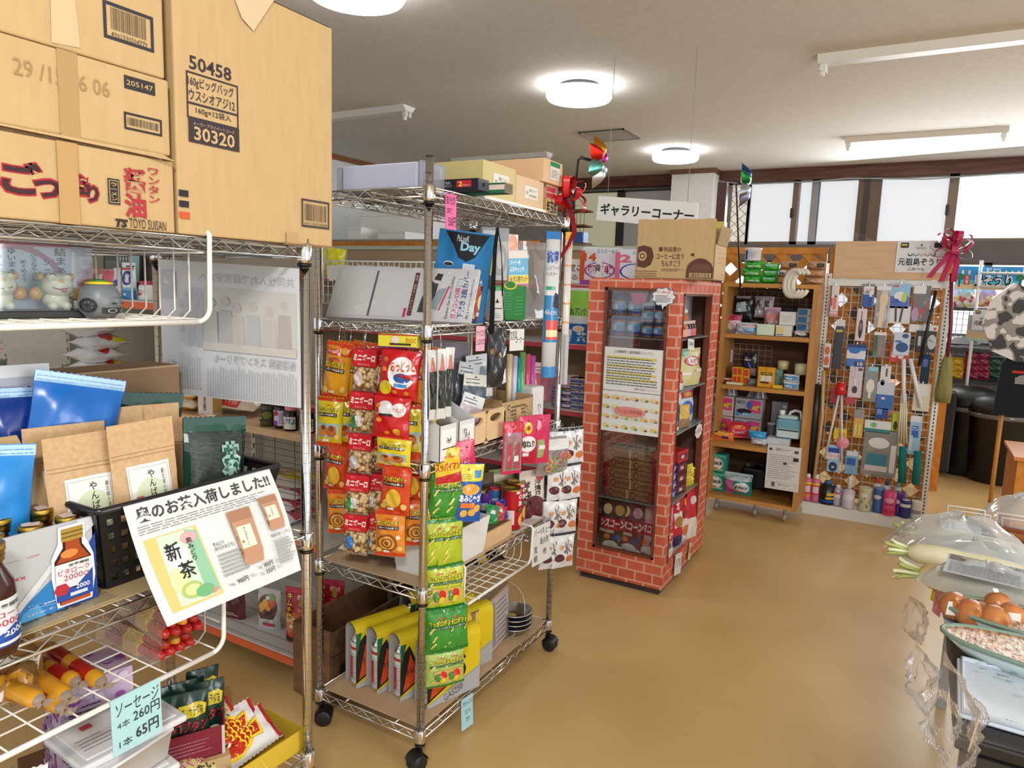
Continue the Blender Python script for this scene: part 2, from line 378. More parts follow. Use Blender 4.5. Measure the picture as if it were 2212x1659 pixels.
# ================================================================ the room
CEIL = noisy('ceiling_paper','d8d4cd','dedad3',(1,1,1),20,4,.85,.35,55,.1,dist=.004)
FLOOR = noisy('tan_vinyl_floor','c9a66c','d4b279',(1,1,1),2.2,6,.3,.05,30,.4,.3,.7)
WALL = noisy('white_wallpaper','dcdcda','e4e4e2',(1,1,1),30,3,.8,.1,60)
ROOM = (-6.15,5.2,-2.2,9.0,3.04)
mb = MB(); mb.box((-6.3,-2.2,-.06),(5.2,9.2,0),FLOOR); struct(mb,'floor')
mb = MB(); mb.box((-6.3,-2.2,3.04),(5.2,9.2,3.1),CEIL); struct(mb,'ceiling')
mb = MB(); mb.box((-6.3,-2.2,0),(-6.15,9.2,3.04),WALL); struct(mb,'wall_left')
mb = MB(); mb.box((-6.149,-2.2,2.985),(-6.12,9,3.04),mat('8a5a35','s')); struct(mb,'trim_1')
mb = MB(); mb.box((-2.77,8.68,0),(-2.26,9.0,2.985),WALL); struct(mb,'wall_pillar')
mb = MB(); mb.box((-2.79,8.66,2.985),(-2.24,8.99,3.04),mat('6b4630','s')); struct(mb,'trim_2')
mb = MB(); mb.box((-6.15,8.93,2.9),(5.2,9.0,3.04),DARKWOOD); struct(mb,'trim_3')
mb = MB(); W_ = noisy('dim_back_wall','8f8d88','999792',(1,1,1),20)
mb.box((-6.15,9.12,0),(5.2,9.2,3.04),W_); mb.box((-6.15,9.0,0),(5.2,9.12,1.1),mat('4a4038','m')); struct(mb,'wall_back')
BROWNAL = mat('6e5a48','s'); DARKAL = mat('2c241f','s')
def px(u,v,y=9.02): p = Y(u,v,y); return p.x,p.z
_wn = [0]
def window(u0,u1,z0,z1,pane,fr=BROWNAL,left=.03,right=.03,latch=0,vmid=460):
 _wn[0] += 1; x0 = px(u0,vmid)[0]; x1 = px(u1,vmid)[0]
 mb = MB(); mb.box((x0,8.99,z0),(x0+left,9.06,z1),fr); mb.box((x1-right,8.99,z0),(x1,9.06,z1),fr)
 mb.box((x0,8.99,z0),(x1,9.06,z0+.035),fr); mb.box((x0,8.99,z1-.02),(x1,9.06,z1),fr)
 w = mb.build('window_%d' % _wn[0],kind='structure')
 p = MB(); p.box((x0+left,9.03,z0+.035),(x1-right,9.04,z1-.02),pane); p.build('pane',parent=w)
 if latch:
  l = MB(); l.box((x1-right-.01,8.955,(z0+z1)/2-.06),(x1-right+.02,8.99,(z0+z1)/2+.05),BLACK,.006); l.build('latch',parent=w)
 return w
def lit(name,h,st,noise=0,h2=None):
 m,nt,b,N,L = _new(name); b.inputs['Base Color'].default_value = lin('888888'); b.inputs['Roughness'].default_value = .5
 b.inputs['Emission Color'].default_value = lin(h); b.inputs['Emission Strength'].default_value = st
 return m
FROST = lit('frosted_daylit_glass','dfe2e6',.66); FROSTY = lit('frosted_daylit_glass_bright','f6fbff',1.0)
DIMBLIND = lit('dim_roller_blind','7d7a74',.2); YELBLIND = lit('yellow_lit_roller_blind','b9b48c',.4)  # faint emission in the blinds stands in for daylight behind them
# pane behind a wire screen with a diamond net
NET,nt,b,N,L = _new('diamond_screen_glass')
tc = N('ShaderNodeTexCoord'); mp = N('ShaderNodeMapping'); mp.inputs['Rotation'].default_value = (0,R(45),0); mp.inputs['Scale'].default_value = (12,12,12)
L(tc.outputs['Object'],mp.inputs[0]); sx = N('ShaderNodeSeparateXYZ'); L(mp.outputs[0],sx.inputs[0]); last = None
for ax in ('X','Z'):
 fr = N('ShaderNodeMath'); fr.operation = 'FRACT'; L(sx.outputs[ax],fr.inputs[0]); lt = N('ShaderNodeMath'); lt.operation = 'LESS_THAN'; lt.inputs[1].default_value = .09; L(fr.outputs[0],lt.inputs[0])
 if last is None: last = lt
 else:
  mxm = N('ShaderNodeMath'); mxm.operation = 'MAXIMUM'; L(last.outputs[0],mxm.inputs[0]); L(lt.outputs[0],mxm.inputs[1]); last = mxm
mc = N('ShaderNodeMix'); mc.data_type = 'RGBA'; mc.inputs[6].default_value = lin('e6dcc8'); mc.inputs[7].default_value = lin('3a3430'); L(last.outputs[0],mc.inputs[0])
L(mc.outputs[2],b.inputs['Emission Color']); b.inputs['Emission Strength'].default_value = .58; b.inputs['Base Color'].default_value = lin('777777')
ZB,ZT = 2.17,2.9
window(1568,1620,ZB,ZT,NET,left=.06); window(1614,1722,ZB,ZT,FROST,latch=1,right=.06); window(1722,1768,ZB,ZT,FROST,mat('8d8d90','s'),.02,.09)
window(1766,1856,ZB,ZT,FROST,mat('8d8d90','s'),.005,.03); window(1893,2060,ZB,ZT,FROST,latch=1,left=.01,right=.07); window(2060,2330,2.2,ZT,FROSTY,left=.02)
window(1240,1341,1.6,ZT-.03,YELBLIND,DARKAL,.01,.05); window(1341,1462,1.6,ZT-.03,DIMBLIND,DARKAL,.05,.03)
window(2000,2150,1.15,1.98,FROSTY,left=.03,right=.04); window(2150,2330,1.15,1.98,FROSTY,left=.03); window(1560,1760,1.15,1.98,FROSTY,DARKAL,.03,.03); window(1760,1990,1.15,1.98,FROST,DARKAL,.03,.03)
x0,x1 = px(1850,460)[0],px(1900,460)[0]
mb = MB(); mb.box((x0,8.95,1.1),(x1,9.06,2.9),mat('5a4534','s')); mb.box((x0+.06,8.945,1.1),(x0+.12,8.95,2.9),mat('33261e','s')); struct(mb,'trim_4')
mb = MB(); mb.box((px(2040,540)[0],8.94,1.98),(4.5,9.06,2.2),mat('4b4038','s')); mb.box((px(1560,540)[0],8.97,1.98),(px(2040,540)[0],9.06,2.17),mat('57504a','s')); struct(mb,'trim_5')
mb = MB(); mb.box((px(1558,460)[0]-.02,8.96,1.1),(px(1570,460)[0],9.06,2.9),mat('4a3024','s')); struct(mb,'trim_6')
# ceiling hatch and lamps
p0,p1,p2 = Z(1250,285,3.04),Z(1338,274,3.04),Z(1380,296,3.04)
mb = MB(); c = [V((-2.83,6.2)),V((-2.38,6.66))]
mb.box((p0.x,p0.y,3.03),(p0.x+.45,p0.y+.45,3.036),mat('b4afa7','m')); m_ = mat('8b8a88','s')
for a,b_ in (((0,0),(.45,.012)),((0,.438),(.45,.45)),((0,0),(.012,.45)),((.438,0),(.45,.45))):
 mb.box((p0.x+a[0],p0.y+a[1],3.026),(p0.x+b_[0],p0.y+b_[1],3.04),m_)
struct(mb,'ceiling_hatch')
LAMP = lit('lit_lamp_cover','ffffff',8.5)
def round_lamp(x,y,label):
 t = thing('ceiling_lamp',label,'lamp',(x,y,3.04),0,'round ceiling lamps')
 mb = MB(); mb.lathe([(.0,0),(.14,0),(.15,-.02),(.19,-.045),(.0,-.045)],mat('55585c','s'),28); mb.build('base',parent=t)
 mb = MB(); mb.lathe([(.17,-.04),(.225,-.045),(.238,-.055),(.238,-.09),(.225,-.108),(.14,-.122),(0,-.126)],LAMP,40); mb.build('lamp_shade',parent=t)
 return t
pa,pb = Z(1252,183,3.04),Z(1460,324,3.04)
round_lamp(pa.x,pa.y,'round glowing ceiling lamp, the larger-looking and nearer of the two in view'); round_lamp(pb.x,pb.y,'round glowing ceiling lamp farther back, near the white pillar')
pc = Z(770,-55,3.04); round_lamp(pc.x,pc.y,'round ceiling lamp just above the top edge, over the tall carton')
def tube_lamp(p,ang,label,tube=False):
 t = thing('fluorescent_fixture',label,'ceiling light',(p.x,p.y,3.04),ang,'unlit fluorescent fixtures')
 m_ = mat('dedcd6','s'); mb = MB(); pr = [(-.085,0),(.085,0),(.045,-.045),(-.045,-.045)]
 mb.ext([(-.63,a,b_) for a,b_ in pr],(1.26,0,0),m_); mb.build('body',parent=t)
 for e in (-.6,.6):
  mb = MB(); mb.box((e-.02,-.03,-.085),(e+.02,-.005,-.04),m_,.004); mb.box((e-.012,-.034,-.115),(e+.012,-.006,-.085),m_,.004); mb.build('socket',parent=t)
  mb = MB(); mb.box((e-.02,.02,-.085),(e+.02,.045,-.04),m_,.004); mb.build('socket',parent=t)
 return t
def mid(a,b_): return (a+b_)/2
q0,q1 = Z(1832,310,3.0),Z(2172,286,3.0); tube_lamp(mid(q0,q1),0,'unlit white fluorescent fixture nearest the row of windows')
q0 = Z(1768,140,3.0); tube_lamp(q0+V((.63,0,0)),0,'unlit white fluorescent fixture cut by the right edge of the ceiling')
q0 = Z(884,240,3.0); tube_lamp(q0-V((.63,0,0)),0,'unlit fluorescent fixture just right of the tall carton')
q0 = Z(1187,338,3.0); tube_lamp(q0-V((.63,0,0)),0,'unlit fluorescent fixture above the beige cartons on the wheeled rack')
mb = MB(); P = [Y(u,v,8.9) for u,v in ((1452,478),(1454,400),(1462,376),(1500,372),(1540,370),(1556,392),(1610,398),(1760,392),(1830,385),(2000,387),(2212,372))]
mb.tube(P,.008,mat('9aa0a4','s'),5); mb.build('cable','thin grey cable running from the pillar along the tops of the windows','cable')

# ================================================================ chrome wire racks
def wire_rack(name,label,x0,x1,y0,y1,levels,top,bare,casters=True,z0=.0,gro=.0):
 cx,cy = (x0+x1)/2,(y0+y1)/2; hx,hy = (x1-x0)/2,(y1-y0)/2
 t = thing(name,label,'shelf rack',(cx,cy,0))
 pm = MB().lathe([(.0127,z0),(.0127,top)],CHROME,14).lathe([(.0127,top),(.012,top+.004),(0,top+.004)],BLACK,12); z = z0+.03
 while z < top-.02: pm.lathe([(.0129,z-.0007),(.0129,z+.0007)],mat('77777a','s'),12); z += .0254
 pm = pm.mesh('post')
 colm = MB().lathe([(.0165,-.042),(.0185,-.03),(.0185,.004),(.0165,.008),(.0128,.008)],CHROME,16).lathe([(.0175,-.047),(.0175,-.041)],BLACK,14).mesh('collar')
 cs = [(a*hx,b*hy) for a in (-1,1) for b in (-1,1)]
 for p in cs: reg(bpy.data.objects.new('post',pm),loc=(p[0],p[1],0),parent=t)
 for li,lz in enumerate(levels):
  mb = MB()
  for (a,b,n) in (((-hx,-hy),(hx,-hy),hx),((hx,-hy),(hx,hy),hy),((hx,hy),(-hx,hy),hx),((-hx,hy),(-hx,-hy),hy)):
   a,b = V((a[0],a[1],0)),V((b[0],b[1],0)); d = (b-a).normalized(); nn = V((d.y,-d.x,0))*.008
   for dz in (0,-.026): mb.cyl(a+d*.018+nn+V((0,0,lz+dz)),b-d*.018+nn+V((0,0,lz+dz)),.0032,CHROME,7)
   L_ = (b-a).length-.05; k = max(4,round(L_/.031)); P = [a+d*(.025+L_*i/k)+nn+V((0,0,lz-.002-(.022 if i % 2 else 0))) for i in range(k+1)]
   mb.tube(P,.0021,CHROME,5)
  if bare[li]:
   k = int(2*hy/.027)
   for i in range(1,k): yy = -hy+2*hy*i/k; mb.cyl((-hx,yy,lz-.001),(hx,yy,lz-.001),.0017,CHROME,5)
   for f in (-.6,0,.6):
    mb.cyl((f*hx,-hy,lz-.006),(f*hx,hy,lz-.006),.0028,CHROME,6); mb.cyl((f*hx,-hy,lz-.026),(f*hx,hy,lz-.026),.0028,CHROME,6)
    k2 = int(2*hy/.04); mb.tube([(f*hx,-hy+2*hy*i/k2,lz-.006-(.02 if i % 2 else 0)) for i in range(k2+1)],.002,CHROME,4)
  else:
   for f in (-.5,.5): mb.cyl((f*hx,-hy,lz-.012),(f*hx,hy,lz-.012),.003,CHROME,6)
   for i in range(1,8): yy = -hy+2*hy*i/8; mb.cyl((-hx,yy,lz-.009),(hx,yy,lz-.009),.002,CHROME,5)
  s = mb.build('wire_shelf',parent=t)
  for p in cs: reg(bpy.data.objects.new('collar',colm),loc=(p[0],p[1],lz),parent=s)
 if casters:
  for i,p in enumerate(cs):
   mb = MB(); d = V((cos(i*1.9+.6),sin(i*1.9+.6),0)); n = V((-d.y,d.x,0)); c = V((p[0],p[1],.03))+d*.012
   mb.cyl(V((p[0],p[1],.05)),V((p[0],p[1],.085)),.011,CHROME,10)
   cst = mb.build('caster',parent=t)
   for sg in (-1,1):
    w = MB(); w.lathe([(0,0),(.02,0),(.0295,.002),(.03,.008),(.03,.016),(.024,.021),(0,.021)],mat('1a1a1b','s'),20,xf=Matrix.Translation(c+n*(.002*sg)) @ (n*sg).to_track_quat('Z','Y').to_matrix().to_4x4()); w.build('wheel',parent=cst)
   w = MB()
   w.grid(lambda u,v: c+d*(.033*cos(R(20+150*u)))+V((0,0,.033*sin(R(20+150*u))))+n*((v-.5)*.05),8,1,mat('1a1a1b','s')); w.build('fender',parent=cst)
 return t
RB = wire_rack('wire_rack','chrome wire rack on black casters hung with snack bags, in the middle of the aisle',-1.717,-1.275,1.725,2.645,[1.85,1.444,1.017,.61,.13],1.935,[1,1,0,0,0],True,.06)
RA = wire_rack('wire_rack','nearer chrome wire rack on the left carrying big cartons on top',-1.876,-1.302,.06,1.262,[1.65,.928,.32],1.666,[1,1,1],False,.02)
def board(z,x0,x1,y0,y1,m_,label):
 mb = MB(); mb.box((-(x1-x0)/2,-(y1-y0)/2,0),((x1-x0)/2,(y1-y0)/2,.004),m_); return mb.build('shelf_board',label,'board',((x0+x1)/2,(y0+y1)/2,z))
board(1.0195,-1.712,-1.28,1.735,2.635,HARDBOARD,'tan hardboard liner under the stationery and wooden rack on the wheeled rack')
board(.6125,-1.712,-1.28,1.735,2.635,HARDBOARD,'tan hardboard liner under the white bin and red biscuit tubs')
board(.1325,-1.712,-1.28,1.735,2.635,HARDBOARD,'tan hardboard liner under the yellow gas canister packs')
# ================================================================ cartons on the near rack
XF = -1.29
def fpx(y0,w,z0,h,x=XF):
 def q(u,v): p = X(u,v,x); return (p.y-y0)/w,(p.z-z0)/h
 def bx(a,b,c,d): return q(a,b)+q(c,d)
 return q,bx
def face_x(mb,y0,w,z0,h,x=XF,k='p'): return flat(mb,(x,y0,z0),(0,1,0),(0,0,1),w,h,k)
def bigcarton(name,label,y0,y1,z0,z1,d,m_=CARD,origin=True):
 mb = MB(); mb.box((XF-d,y0,z0),(XF,y1,z1),m_,.004); return mb,face_x(mb,y0,y1-y0,z0,z1-z0)
TAPE = mat('c6ab86','g')
def finish(mb,name,label,cat,c,**k):
 c = V(c); mb.xf(Matrix.Translation(-c)); return mb.build(name,label,cat,c,**k)
mb,p = bigcarton('','',.918,1.345,1.653,2.172,.5); q,bx = fpx(.918,.427,1.653,.519)
p.text('50458',*bx(408,148,499,148),'3a3034',.02)
P = [q(398,150),q(509,182),q(515,276),q(403.5,253)]; x0,y0,x1,y1 = P[3][0],P[3][1],P[2][0],P[0][1]
p.frame(x0,y0,x1,y1,.0035,'3a3034'); a,b_ = q(402,219.5); p.rect(x0,b_-.004,x1,b_+.004,'3a3034')
p.text('160gビッグバッグ',*bx(405,187,504,191),'3a3034',.008); p.text('ウスシオアジ12',*bx(407,214,506,219),'3a3034',.008); p.text('160g×12袋入',*bx(422,247,498,250),'3a3034',.005)
r0 = q(406.5,305.5); r1 = q(515,279.5); p.rect(r0[0],r0[1],r1[0],r1[1],'3a3034')
p.text('メーカープライベートコード',*bx(416,270,505,283),'bfa274',0); p.text('30320',*bx(418,302,505,293),'bfa274',.02)
for (u0,v0,u1,v1,c) in ((384,423,405,412,'2b2530'),(384,446,406,435,'2b2530'),(386,471,408,459,'c8562a')): a = bx(u0,v0,u1,v1); p.rect(0,a[1],a[2],a[3],c)
a = bx(650,489,709,438); p.frame(*a,.004,'3a3034'); p.barcode(a[0]+.02,a[1]+.03,a[2]-.02,a[3]-.02,'5a4a3c',30); p.text('4901330504588',a[0]+.02,a[1]+.008,a[2]-.02,a[1]+.024,'5a4a3c',0)
p.poly([q(505,0),q(590,0),q(560,45),q(545,68),q(520,40)],'d0b794'); p.rect(.64,0,.72,.05,'b3946a'); p.rect(.62,-.004,1,.004,'8a6a44')
c = finish(mb,'cardboard_carton','biggest tall cardboard carton, printed 50458 and 30320, overhanging the near rack','carton',(-1.54,1.13,1.653))
mb = MB(); mb.face([(XF,.92,2.172),(XF,1.335,2.172),(XF-.2,1.335,2.176),(XF-.17,.92,2.30)],mat('5a4438','m')); mb.xf(Matrix.Translation(-V((-1.54,1.13,1.653)))); mb.build('top_flap',parent=c)
# the three flat cartons left of it
mb,p = bigcarton('','',.36,.91,1.653,1.79,.42); q,bx = fpx(.36,.55,1.653,.137)
for t,b in (('ご',(0,418,92,352)),('つ',(70,428,132,388)),('盛',(134,420,190,377)),('り',(184,439,214,398))):
 a = bx(*b); p.text(t,*a,'a52430',.075)
for t,b in (('ご',(4,414,88,356)),('つ',(74,424,128,392)),('盛',(138,415,186,382)),('り',(187,435,211,402))):
 a = bx(*b); p.text(t,*a,'3a2426',.03)
a = bx(233,440,256,388); p.rect(*a,'2f2a2a'); p.frame(a[0]+.004,a[1]+.02,a[2]-.004,a[3]-.02,.0012,'bfa274'); p.text('ラーメン',a[0]+.008,a[1]+.05,a[2]-.008,a[3]-.05,'bfa274',.01,True)
p.text('醤油',*bx(268,468,312,368),'a8323a',.03,True); p.text('ワンタン',*bx(319,437,341,366),'a8323a',.012,True)
p.text('TS',*bx(243,490,270,474),'2a2628',.05,sh=.3); p.text('TOYO SUISAN',*bx(277,492,356,479),'2a2628',0)
a = bx(128,482,163,300); p.rect(a[0],0,a[2],1,'b5925f')
finish(mb,'cardboard_carton','bottom carton of the left stack, with red brush lettering for soy ramen','carton',(-1.5,.635,1.653),group='ramen cartons stacked on the near rack')
mb,p = bigcarton('','',.36,.905,1.80,1.94,.42); q,bx = fpx(.36,.545,1.80,.14)
a = bx(268,190,334,180); p.rect(a[0],a[1],a[2],a[3],'33302f'); p.text('205147',a[0]+.008,a[1]+.05,a[2]-.008,a[3]-.05,'bda06f',.008)
a = bx(268,278,349,273); a = (a[0],a[1]-.0,a[2],a[3]+.08); p.frame(*a,.004,'33302f'); p.barcode(a[0]+.012,a[1]+.06,a[2]-.012,a[3]-.06,'5a5044',30)
p.text('29 /15:36 06',*bx(28,160,235,178),'a08258',0); a = bx(130,290,168,200); p.rect(a[0],0,a[2],1,'ad8c60')
mb.face([(XF+.001,.4,1.80),(XF+.004,.885,1.80),(XF+.02,.90,1.788),(XF+.004,.84,1.793)],CARD)
finish(mb,'cardboard_carton','middle carton of the left stack, stamped 205147 beside a clear tape strip','carton',(-1.5,.63,1.8),group='ramen cartons stacked on the near rack')
mb = MB(); mb.box((XF-.42,.36,1.79),(XF-.02,.90,1.80),CARDIN)  # darker board stands in for the shade in the gap above the lower carton
finish(mb,'carton_flap','dark cardboard flap filling the shaded gap between the lower two ramen cartons','carton flap',(-1.5,.63,1.79))
mb,p = bigcarton('','',.36,.898,1.941,2.2,.42); q,bx = fpx(.36,.538,1.941,.259)
a = bx(224,80,330,38); p.frame(*a,.006,'35333a'); p.barcode(a[0]+.025,a[1]+.07,a[2]-.025,a[3]-.03,'6a5a44',36,4); p.text('4901330504779',a[0]+.025,a[1]+.02,a[2]-.025,a[1]+.055,'5a4a3c',0)
a = bx(110,92,170,40); p.poly([(a[0],a[1]),(a[2],a[1]+.02),(a[2]-.01,a[3]+.1),(a[0]+.005,a[3]+.12)],'cdb08a')
finish(mb,'cardboard_carton','topmost carton of the left stack, with a framed barcode and torn pale tape','carton',(-1.5,.63,1.941),group='ramen cartons stacked on the near rack')

# ================================================================ white wire baskets hooked under the near rack's shelves
WIREW = mat('e4e2da','s')
def under_basket(label,x0,x1,y0,y1,zb,zt,zf,name='hanging_wire_basket'):
 # x1: front; hooks over the shelf at zt
 c = V(((x0+x1)/2,(y0+y1)/2,zb)); t = thing(name,label,'basket',c); mb = MB()
 for yy in (y0,y1):
  r = .0052; P = [(x0,yy,zt+.012),(x1+.012,yy,zt+.012),(x1+.018,yy,zt+.004)]
  for k in range(6): a = R(90-15*k-0); pass
  P += [(x1+.014,yy,zb+.03)]
  for k in range(1,7): a = R(15*k); P.append((x1+.014,yy-(.03-.03*cos(a))*(1 if yy == y1 else -1),zb+.03-.03*sin(a)))
  mb.tube([V(p)-c for p in P],r,WIREW,8)
 mb.tube([V((x1+.014,y0+.03,zb))-c,V((x1+.014,y1-.03,zb))-c],.0058,WIREW,8); mb.build('frame',parent=t)
 mb = MB(); n = 9
 for i in range(n+1): yy = y0+.02+(y1-y0-.04)*i/n; mb.tube([V(p)-c for p in ((x1+.014,yy,zb+.004),(x0+.02,yy,zb+.004),(x0,yy,zb+.02),(x0,yy,zf))],.0019,WIREW,5)
 for i in range(1,7): xx = x0+(x1-x0)*i/7; mb.tube([V(p)-c for p in ((xx,y0,zt),(xx,y0,zb+.02),(xx,y0+.02,zb+.002),(xx,y1-.02,zb+.002),(xx,y1,zb+.02),(xx,y1,zt))],.0022,WIREW,5)
 mb.tube([V(p)-c for p in ((x0,y0,zf),(x0,y1,zf),(x1,y1,zf),)],.0025,WIREW,5); mb.build('mesh',parent=t); return t
under_basket('white wire basket hooked under the top shelf of the near rack, holding figurines',-1.66,-1.305,.5,.985,1.478,1.652,1.62)
under_basket('white wire basket hooked under the middle shelf of the near rack, holding sausages',-1.66,-1.305,.42,1.0,.742,.93,.8)

# glass-topped case with two ceramic lion figurines
def blob(mb,c,r,m_,n=14,sq=1): # ellipsoid
 c = V(c); k = 9
 return mb.lathe([(max(1e-6,cos(-pi/2+pi*i/k)),sin(-pi/2+pi*i/k)) for i in range(k+1)],m_,n,xf=Matrix.Translation(c) @ Matrix.Diagonal((r[0],r[1],r[2],1)))
t = thing('figurine_case','clear case with two smiling ceramic lions and brush writing in the upper basket','display case',(-1.47,.72,1.483),R(82))
mb = MB(); mb.box((-.105,-.05,0),(.105,.05,.014),BLACK,.002); mb.build('base',parent=t)
mb = MB(); w = mat('f2f6f8','k')
for a,b in (((-.1,-.048,.014),(.1,-.046,.15)),((-.1,-.048,.15),(.1,.046,.152)),((.098,-.048,.014),(.1,.046,.15)),((-.1,-.048,.014),(-.098,.046,.15))): mb.box(a,b,w)
mb.build('cover',label='clear plastic cover',parent=t)
mb = MB(); mb.box((-.095,.04,.014),(.095,.042,.145),mat('c9ccd2')); p = flat(mb,(-.095,.04,.014),(1,0,0),(0,0,1),.19,.131)
p.rect(0,0,1,1,'dfe2ea'); p.ell(.45,.35,.5,.6,'b9808f'); p.ell(.45,.3,.44,.58,'d7dbe2'); p.rect(0,.92,1,1,'c9788a'); p.poly([(.2,.95),(.7,.95),(.6,.85),(.45,.9),(.3,.82)],'d58a96')
for s_,b in (('結まぁる',(.84,.4,.95,.92)),('シーせ',(.74,.42,.8,.75)),('小さなやさし',(.62,.42,.68,.82)),('めぐめぐて',(.53,.4,.58,.72)),('ゆいまぁる',(.42,.42,.49,.88)),('みんなつ',(.31,.42,.37,.8)),('助け合',(.22,.42,.27,.64)),('ちゅらさん',(.1,.4,.17,.8))): p.text(s_,*b,'3a3438',.01,True)
mb.build('backing_card',parent=t)
def lion(x,mane,cheek):
 f = MB(); cr = mat('e6dfbe','g'); blob(f,(x,0,.035),(.024,.02,.022),cr); blob(f,(x,-.008,.062),(.028,.024,.024),cr); blob(f,(x,.004,.056),(.034,.018,.032),mat(mane,'g'))
 for s in (-1,1):
  blob(f,(x+s*.013,-.018,.078),(.009,.008,.009),cr); blob(f,(x+s*.012,-.016,.022),(.009,.012,.009),cr); blob(f,(x+s*.026,-.004,.088-.01),(.007,.006,.008),mat('d9a53a','g')); blob(f,(x+s*.034,0,.045),(.012,.008,.013),mat('d59a2c','g'))
  f.tube([(x+s*.013+.006*cos(R(a)),-.0262,.079+.005*sin(R(a))) for a in range(20,170,30)],.0008,INK,4)
 blob(f,(x,-.028,.07),(.006,.004,.004),mat('d9b04a','g')); f.tube([(x-.015+.03*i/6,-.0315+.004*abs(i-3)/3,.058-.004*sin(pi*i/6)) for i in range(7)],.0009,INK,4)
 blob(f,(x+.004,-.03,.053),(.005,.004,.005),mat(cheek,'g')); return f
lion(-.045,'c85a64','e6dfbe').build('lion_figurine',label='lion with a red frill',parent=t); lion(.05,'5a9a58','c65660').build('lion_figurine',label='lion with a green frill',parent=t)
# grey round cat money box
mb = MB(); g = mat('6e7478','s'); mb.lathe([(0,0),(.024,0),(.036,.014),(.0385,.032),(.034,.052),(.024,.066),(.0,.071)],g,26)
mb.lathe([(.0255,.0655),(.0245,.0685),(.0,.0745)],mat('e0c22c','s'),20); mb.lathe([(.015,.0712),(.0165,.0705),(.017,.073),(.0,.0755)],mat('2f7a3a','s'),16)
p = around(mb,.0385,0,.07,'s',rfn=lambda z: .0392-((z-.03)/.07)**2*.04)
p.rect(.22,.14,.78,.3,'2c2c2e'); p.ring(.38,.22,.08,.06,.3,'a0a0a0'); p.ring(.62,.22,.08,.06,.3,'a0a0a0')
for x in (.4,.6): p.ell(x,.42,.05,.025,'2c2c2e')
p.line([(.4,.6),(.5,.57),(.6,.6)],.001,'2c2c2e'); p.ring(.02,.36,.14,.2,.3,'202022')
for a in range(0,180,45): p.line([(.02+.12*cos(R(a)),.36+.18*sin(R(a))),(.02-.12*cos(R(a)),.36-.18*sin(R(a)))],.002,'202022')
mb.build('round_cat_ornament','grey egg-shaped cat ornament with yellow and green cap beside the lion case','ornament',(-1.395,.815,1.484),R(115))

# ================================================================ newspaper copy hung on the end of the near rack (seen from its blank back)
mb = MB(); ya = 1.240
def ppr(u,v): p_ = Y(u,v,ya); return p_.x,p_.z
tl,tr,br_,bl = ppr(346,560),ppr(648,580),ppr(648,882),ppr(356,846)
def shp(a,b,e):
 L_ = V(bl).lerp(V(tl),b); R__ = V(br_).lerp(V(tr),b); q_ = L_.lerp(R__,a); return V((q_.x,ya-.004*sin(a*5+b*2)-e,q_.y))
PAP = mat('dde0e4','m'); mb.grid(lambda u,v: shp(u,v,.0004),10,8,PAP); mb.grid(lambda u,v: shp(1-u,v,-.0004),10,8,PAP)
p = Panel(mb,lambda u,v,e: shp(1-u,v,e),1,1,.12,'p',.0008)
g1,g2 = 'bfc1c3','c9ccd0'
p.text('共同仕入れで経営安定へ',.03,.86,.7,.93,g1,.01); p.rect(.02,.36,.66,.82,'d3d3d0')
for x,h,c in ((.1,.36,'c4b9b6'),(.2,.3,'cfcac4'),(.31,.33,'c3c3c6'),(.42,.31,'d0c8c2'),(.5,.36,'c2bfc0'),(.6,.34,'c8c8c4')):
 p.ell(x,.42+h*.85,.025,.035,'d0c6be'); p.poly([(x-.05,.4),(x+.05,.4),(x+.04,.4+h*.72),(x-.04,.4+h*.72)],c)
p.rect(.02,.36,.66,.42,'d6d2c8'); p.text('各店連携 スタンプラリーも',.02,.27,.58,.34,g1,.01)
p.lines(.02,.02,.64,.25,34,g2,.5,.15,True); p.lines(.67,.38,.8,.82,7,g2,.5,.1,True); p.text('行政と商店組織の力',.81,.4,.84,.72,g1,.005,True); p.lines(.68,.06,.86,.34,9,g2,.5,.2,True)
p.ell(.92,.16,.05,.1,'d8d0cc'); p.rect(.87,.72,.97,.92,'c3ccd2'); p.text('4',.9,.8,.95,.88,'dde0e4',.03)
mb.build('newspaper_copy','white newspaper sheet seen from behind, hung between the posts of the near rack','paper sheet')
# ================================================================ middle shelf of the near rack
ZA = .932
mb = MB(); mb.box((-.27,-.46,0),(.27,.46,.002),mat('b9a378','p')); mb.build('shelf_liner','yellowish paper liner covering the middle shelf of the near rack','liner',(-1.585,.75,ZA))
mb = MB(); mb.box((-.19,-.25,0),(.19,.25,.0015),mat('a89a78','g')); p = flat(mb,(.19,-.25,.0015),(0,1,0),(-1,0,0),.5,.38,'g')
for i in range(7): p.line([(0,.1+.13*i),(.4,.11+.13*i),(1,.1+.13*i)],.0015,'8a7a5a')
p.text('PROVENCE',.46,.06,.88,.16,'5a5040',0); p.text('Alpilles',.56,.24,.74,.31,'6a5e48',0); p.line([(.84,.35),(.92,.5),(.97,.45),(.9,.3)],.004,'4a4234')
mb.build('placemat','wood-grain placemat printed PROVENCE under the tonic carton','placemat',(-1.515,.535,ZA+.002))
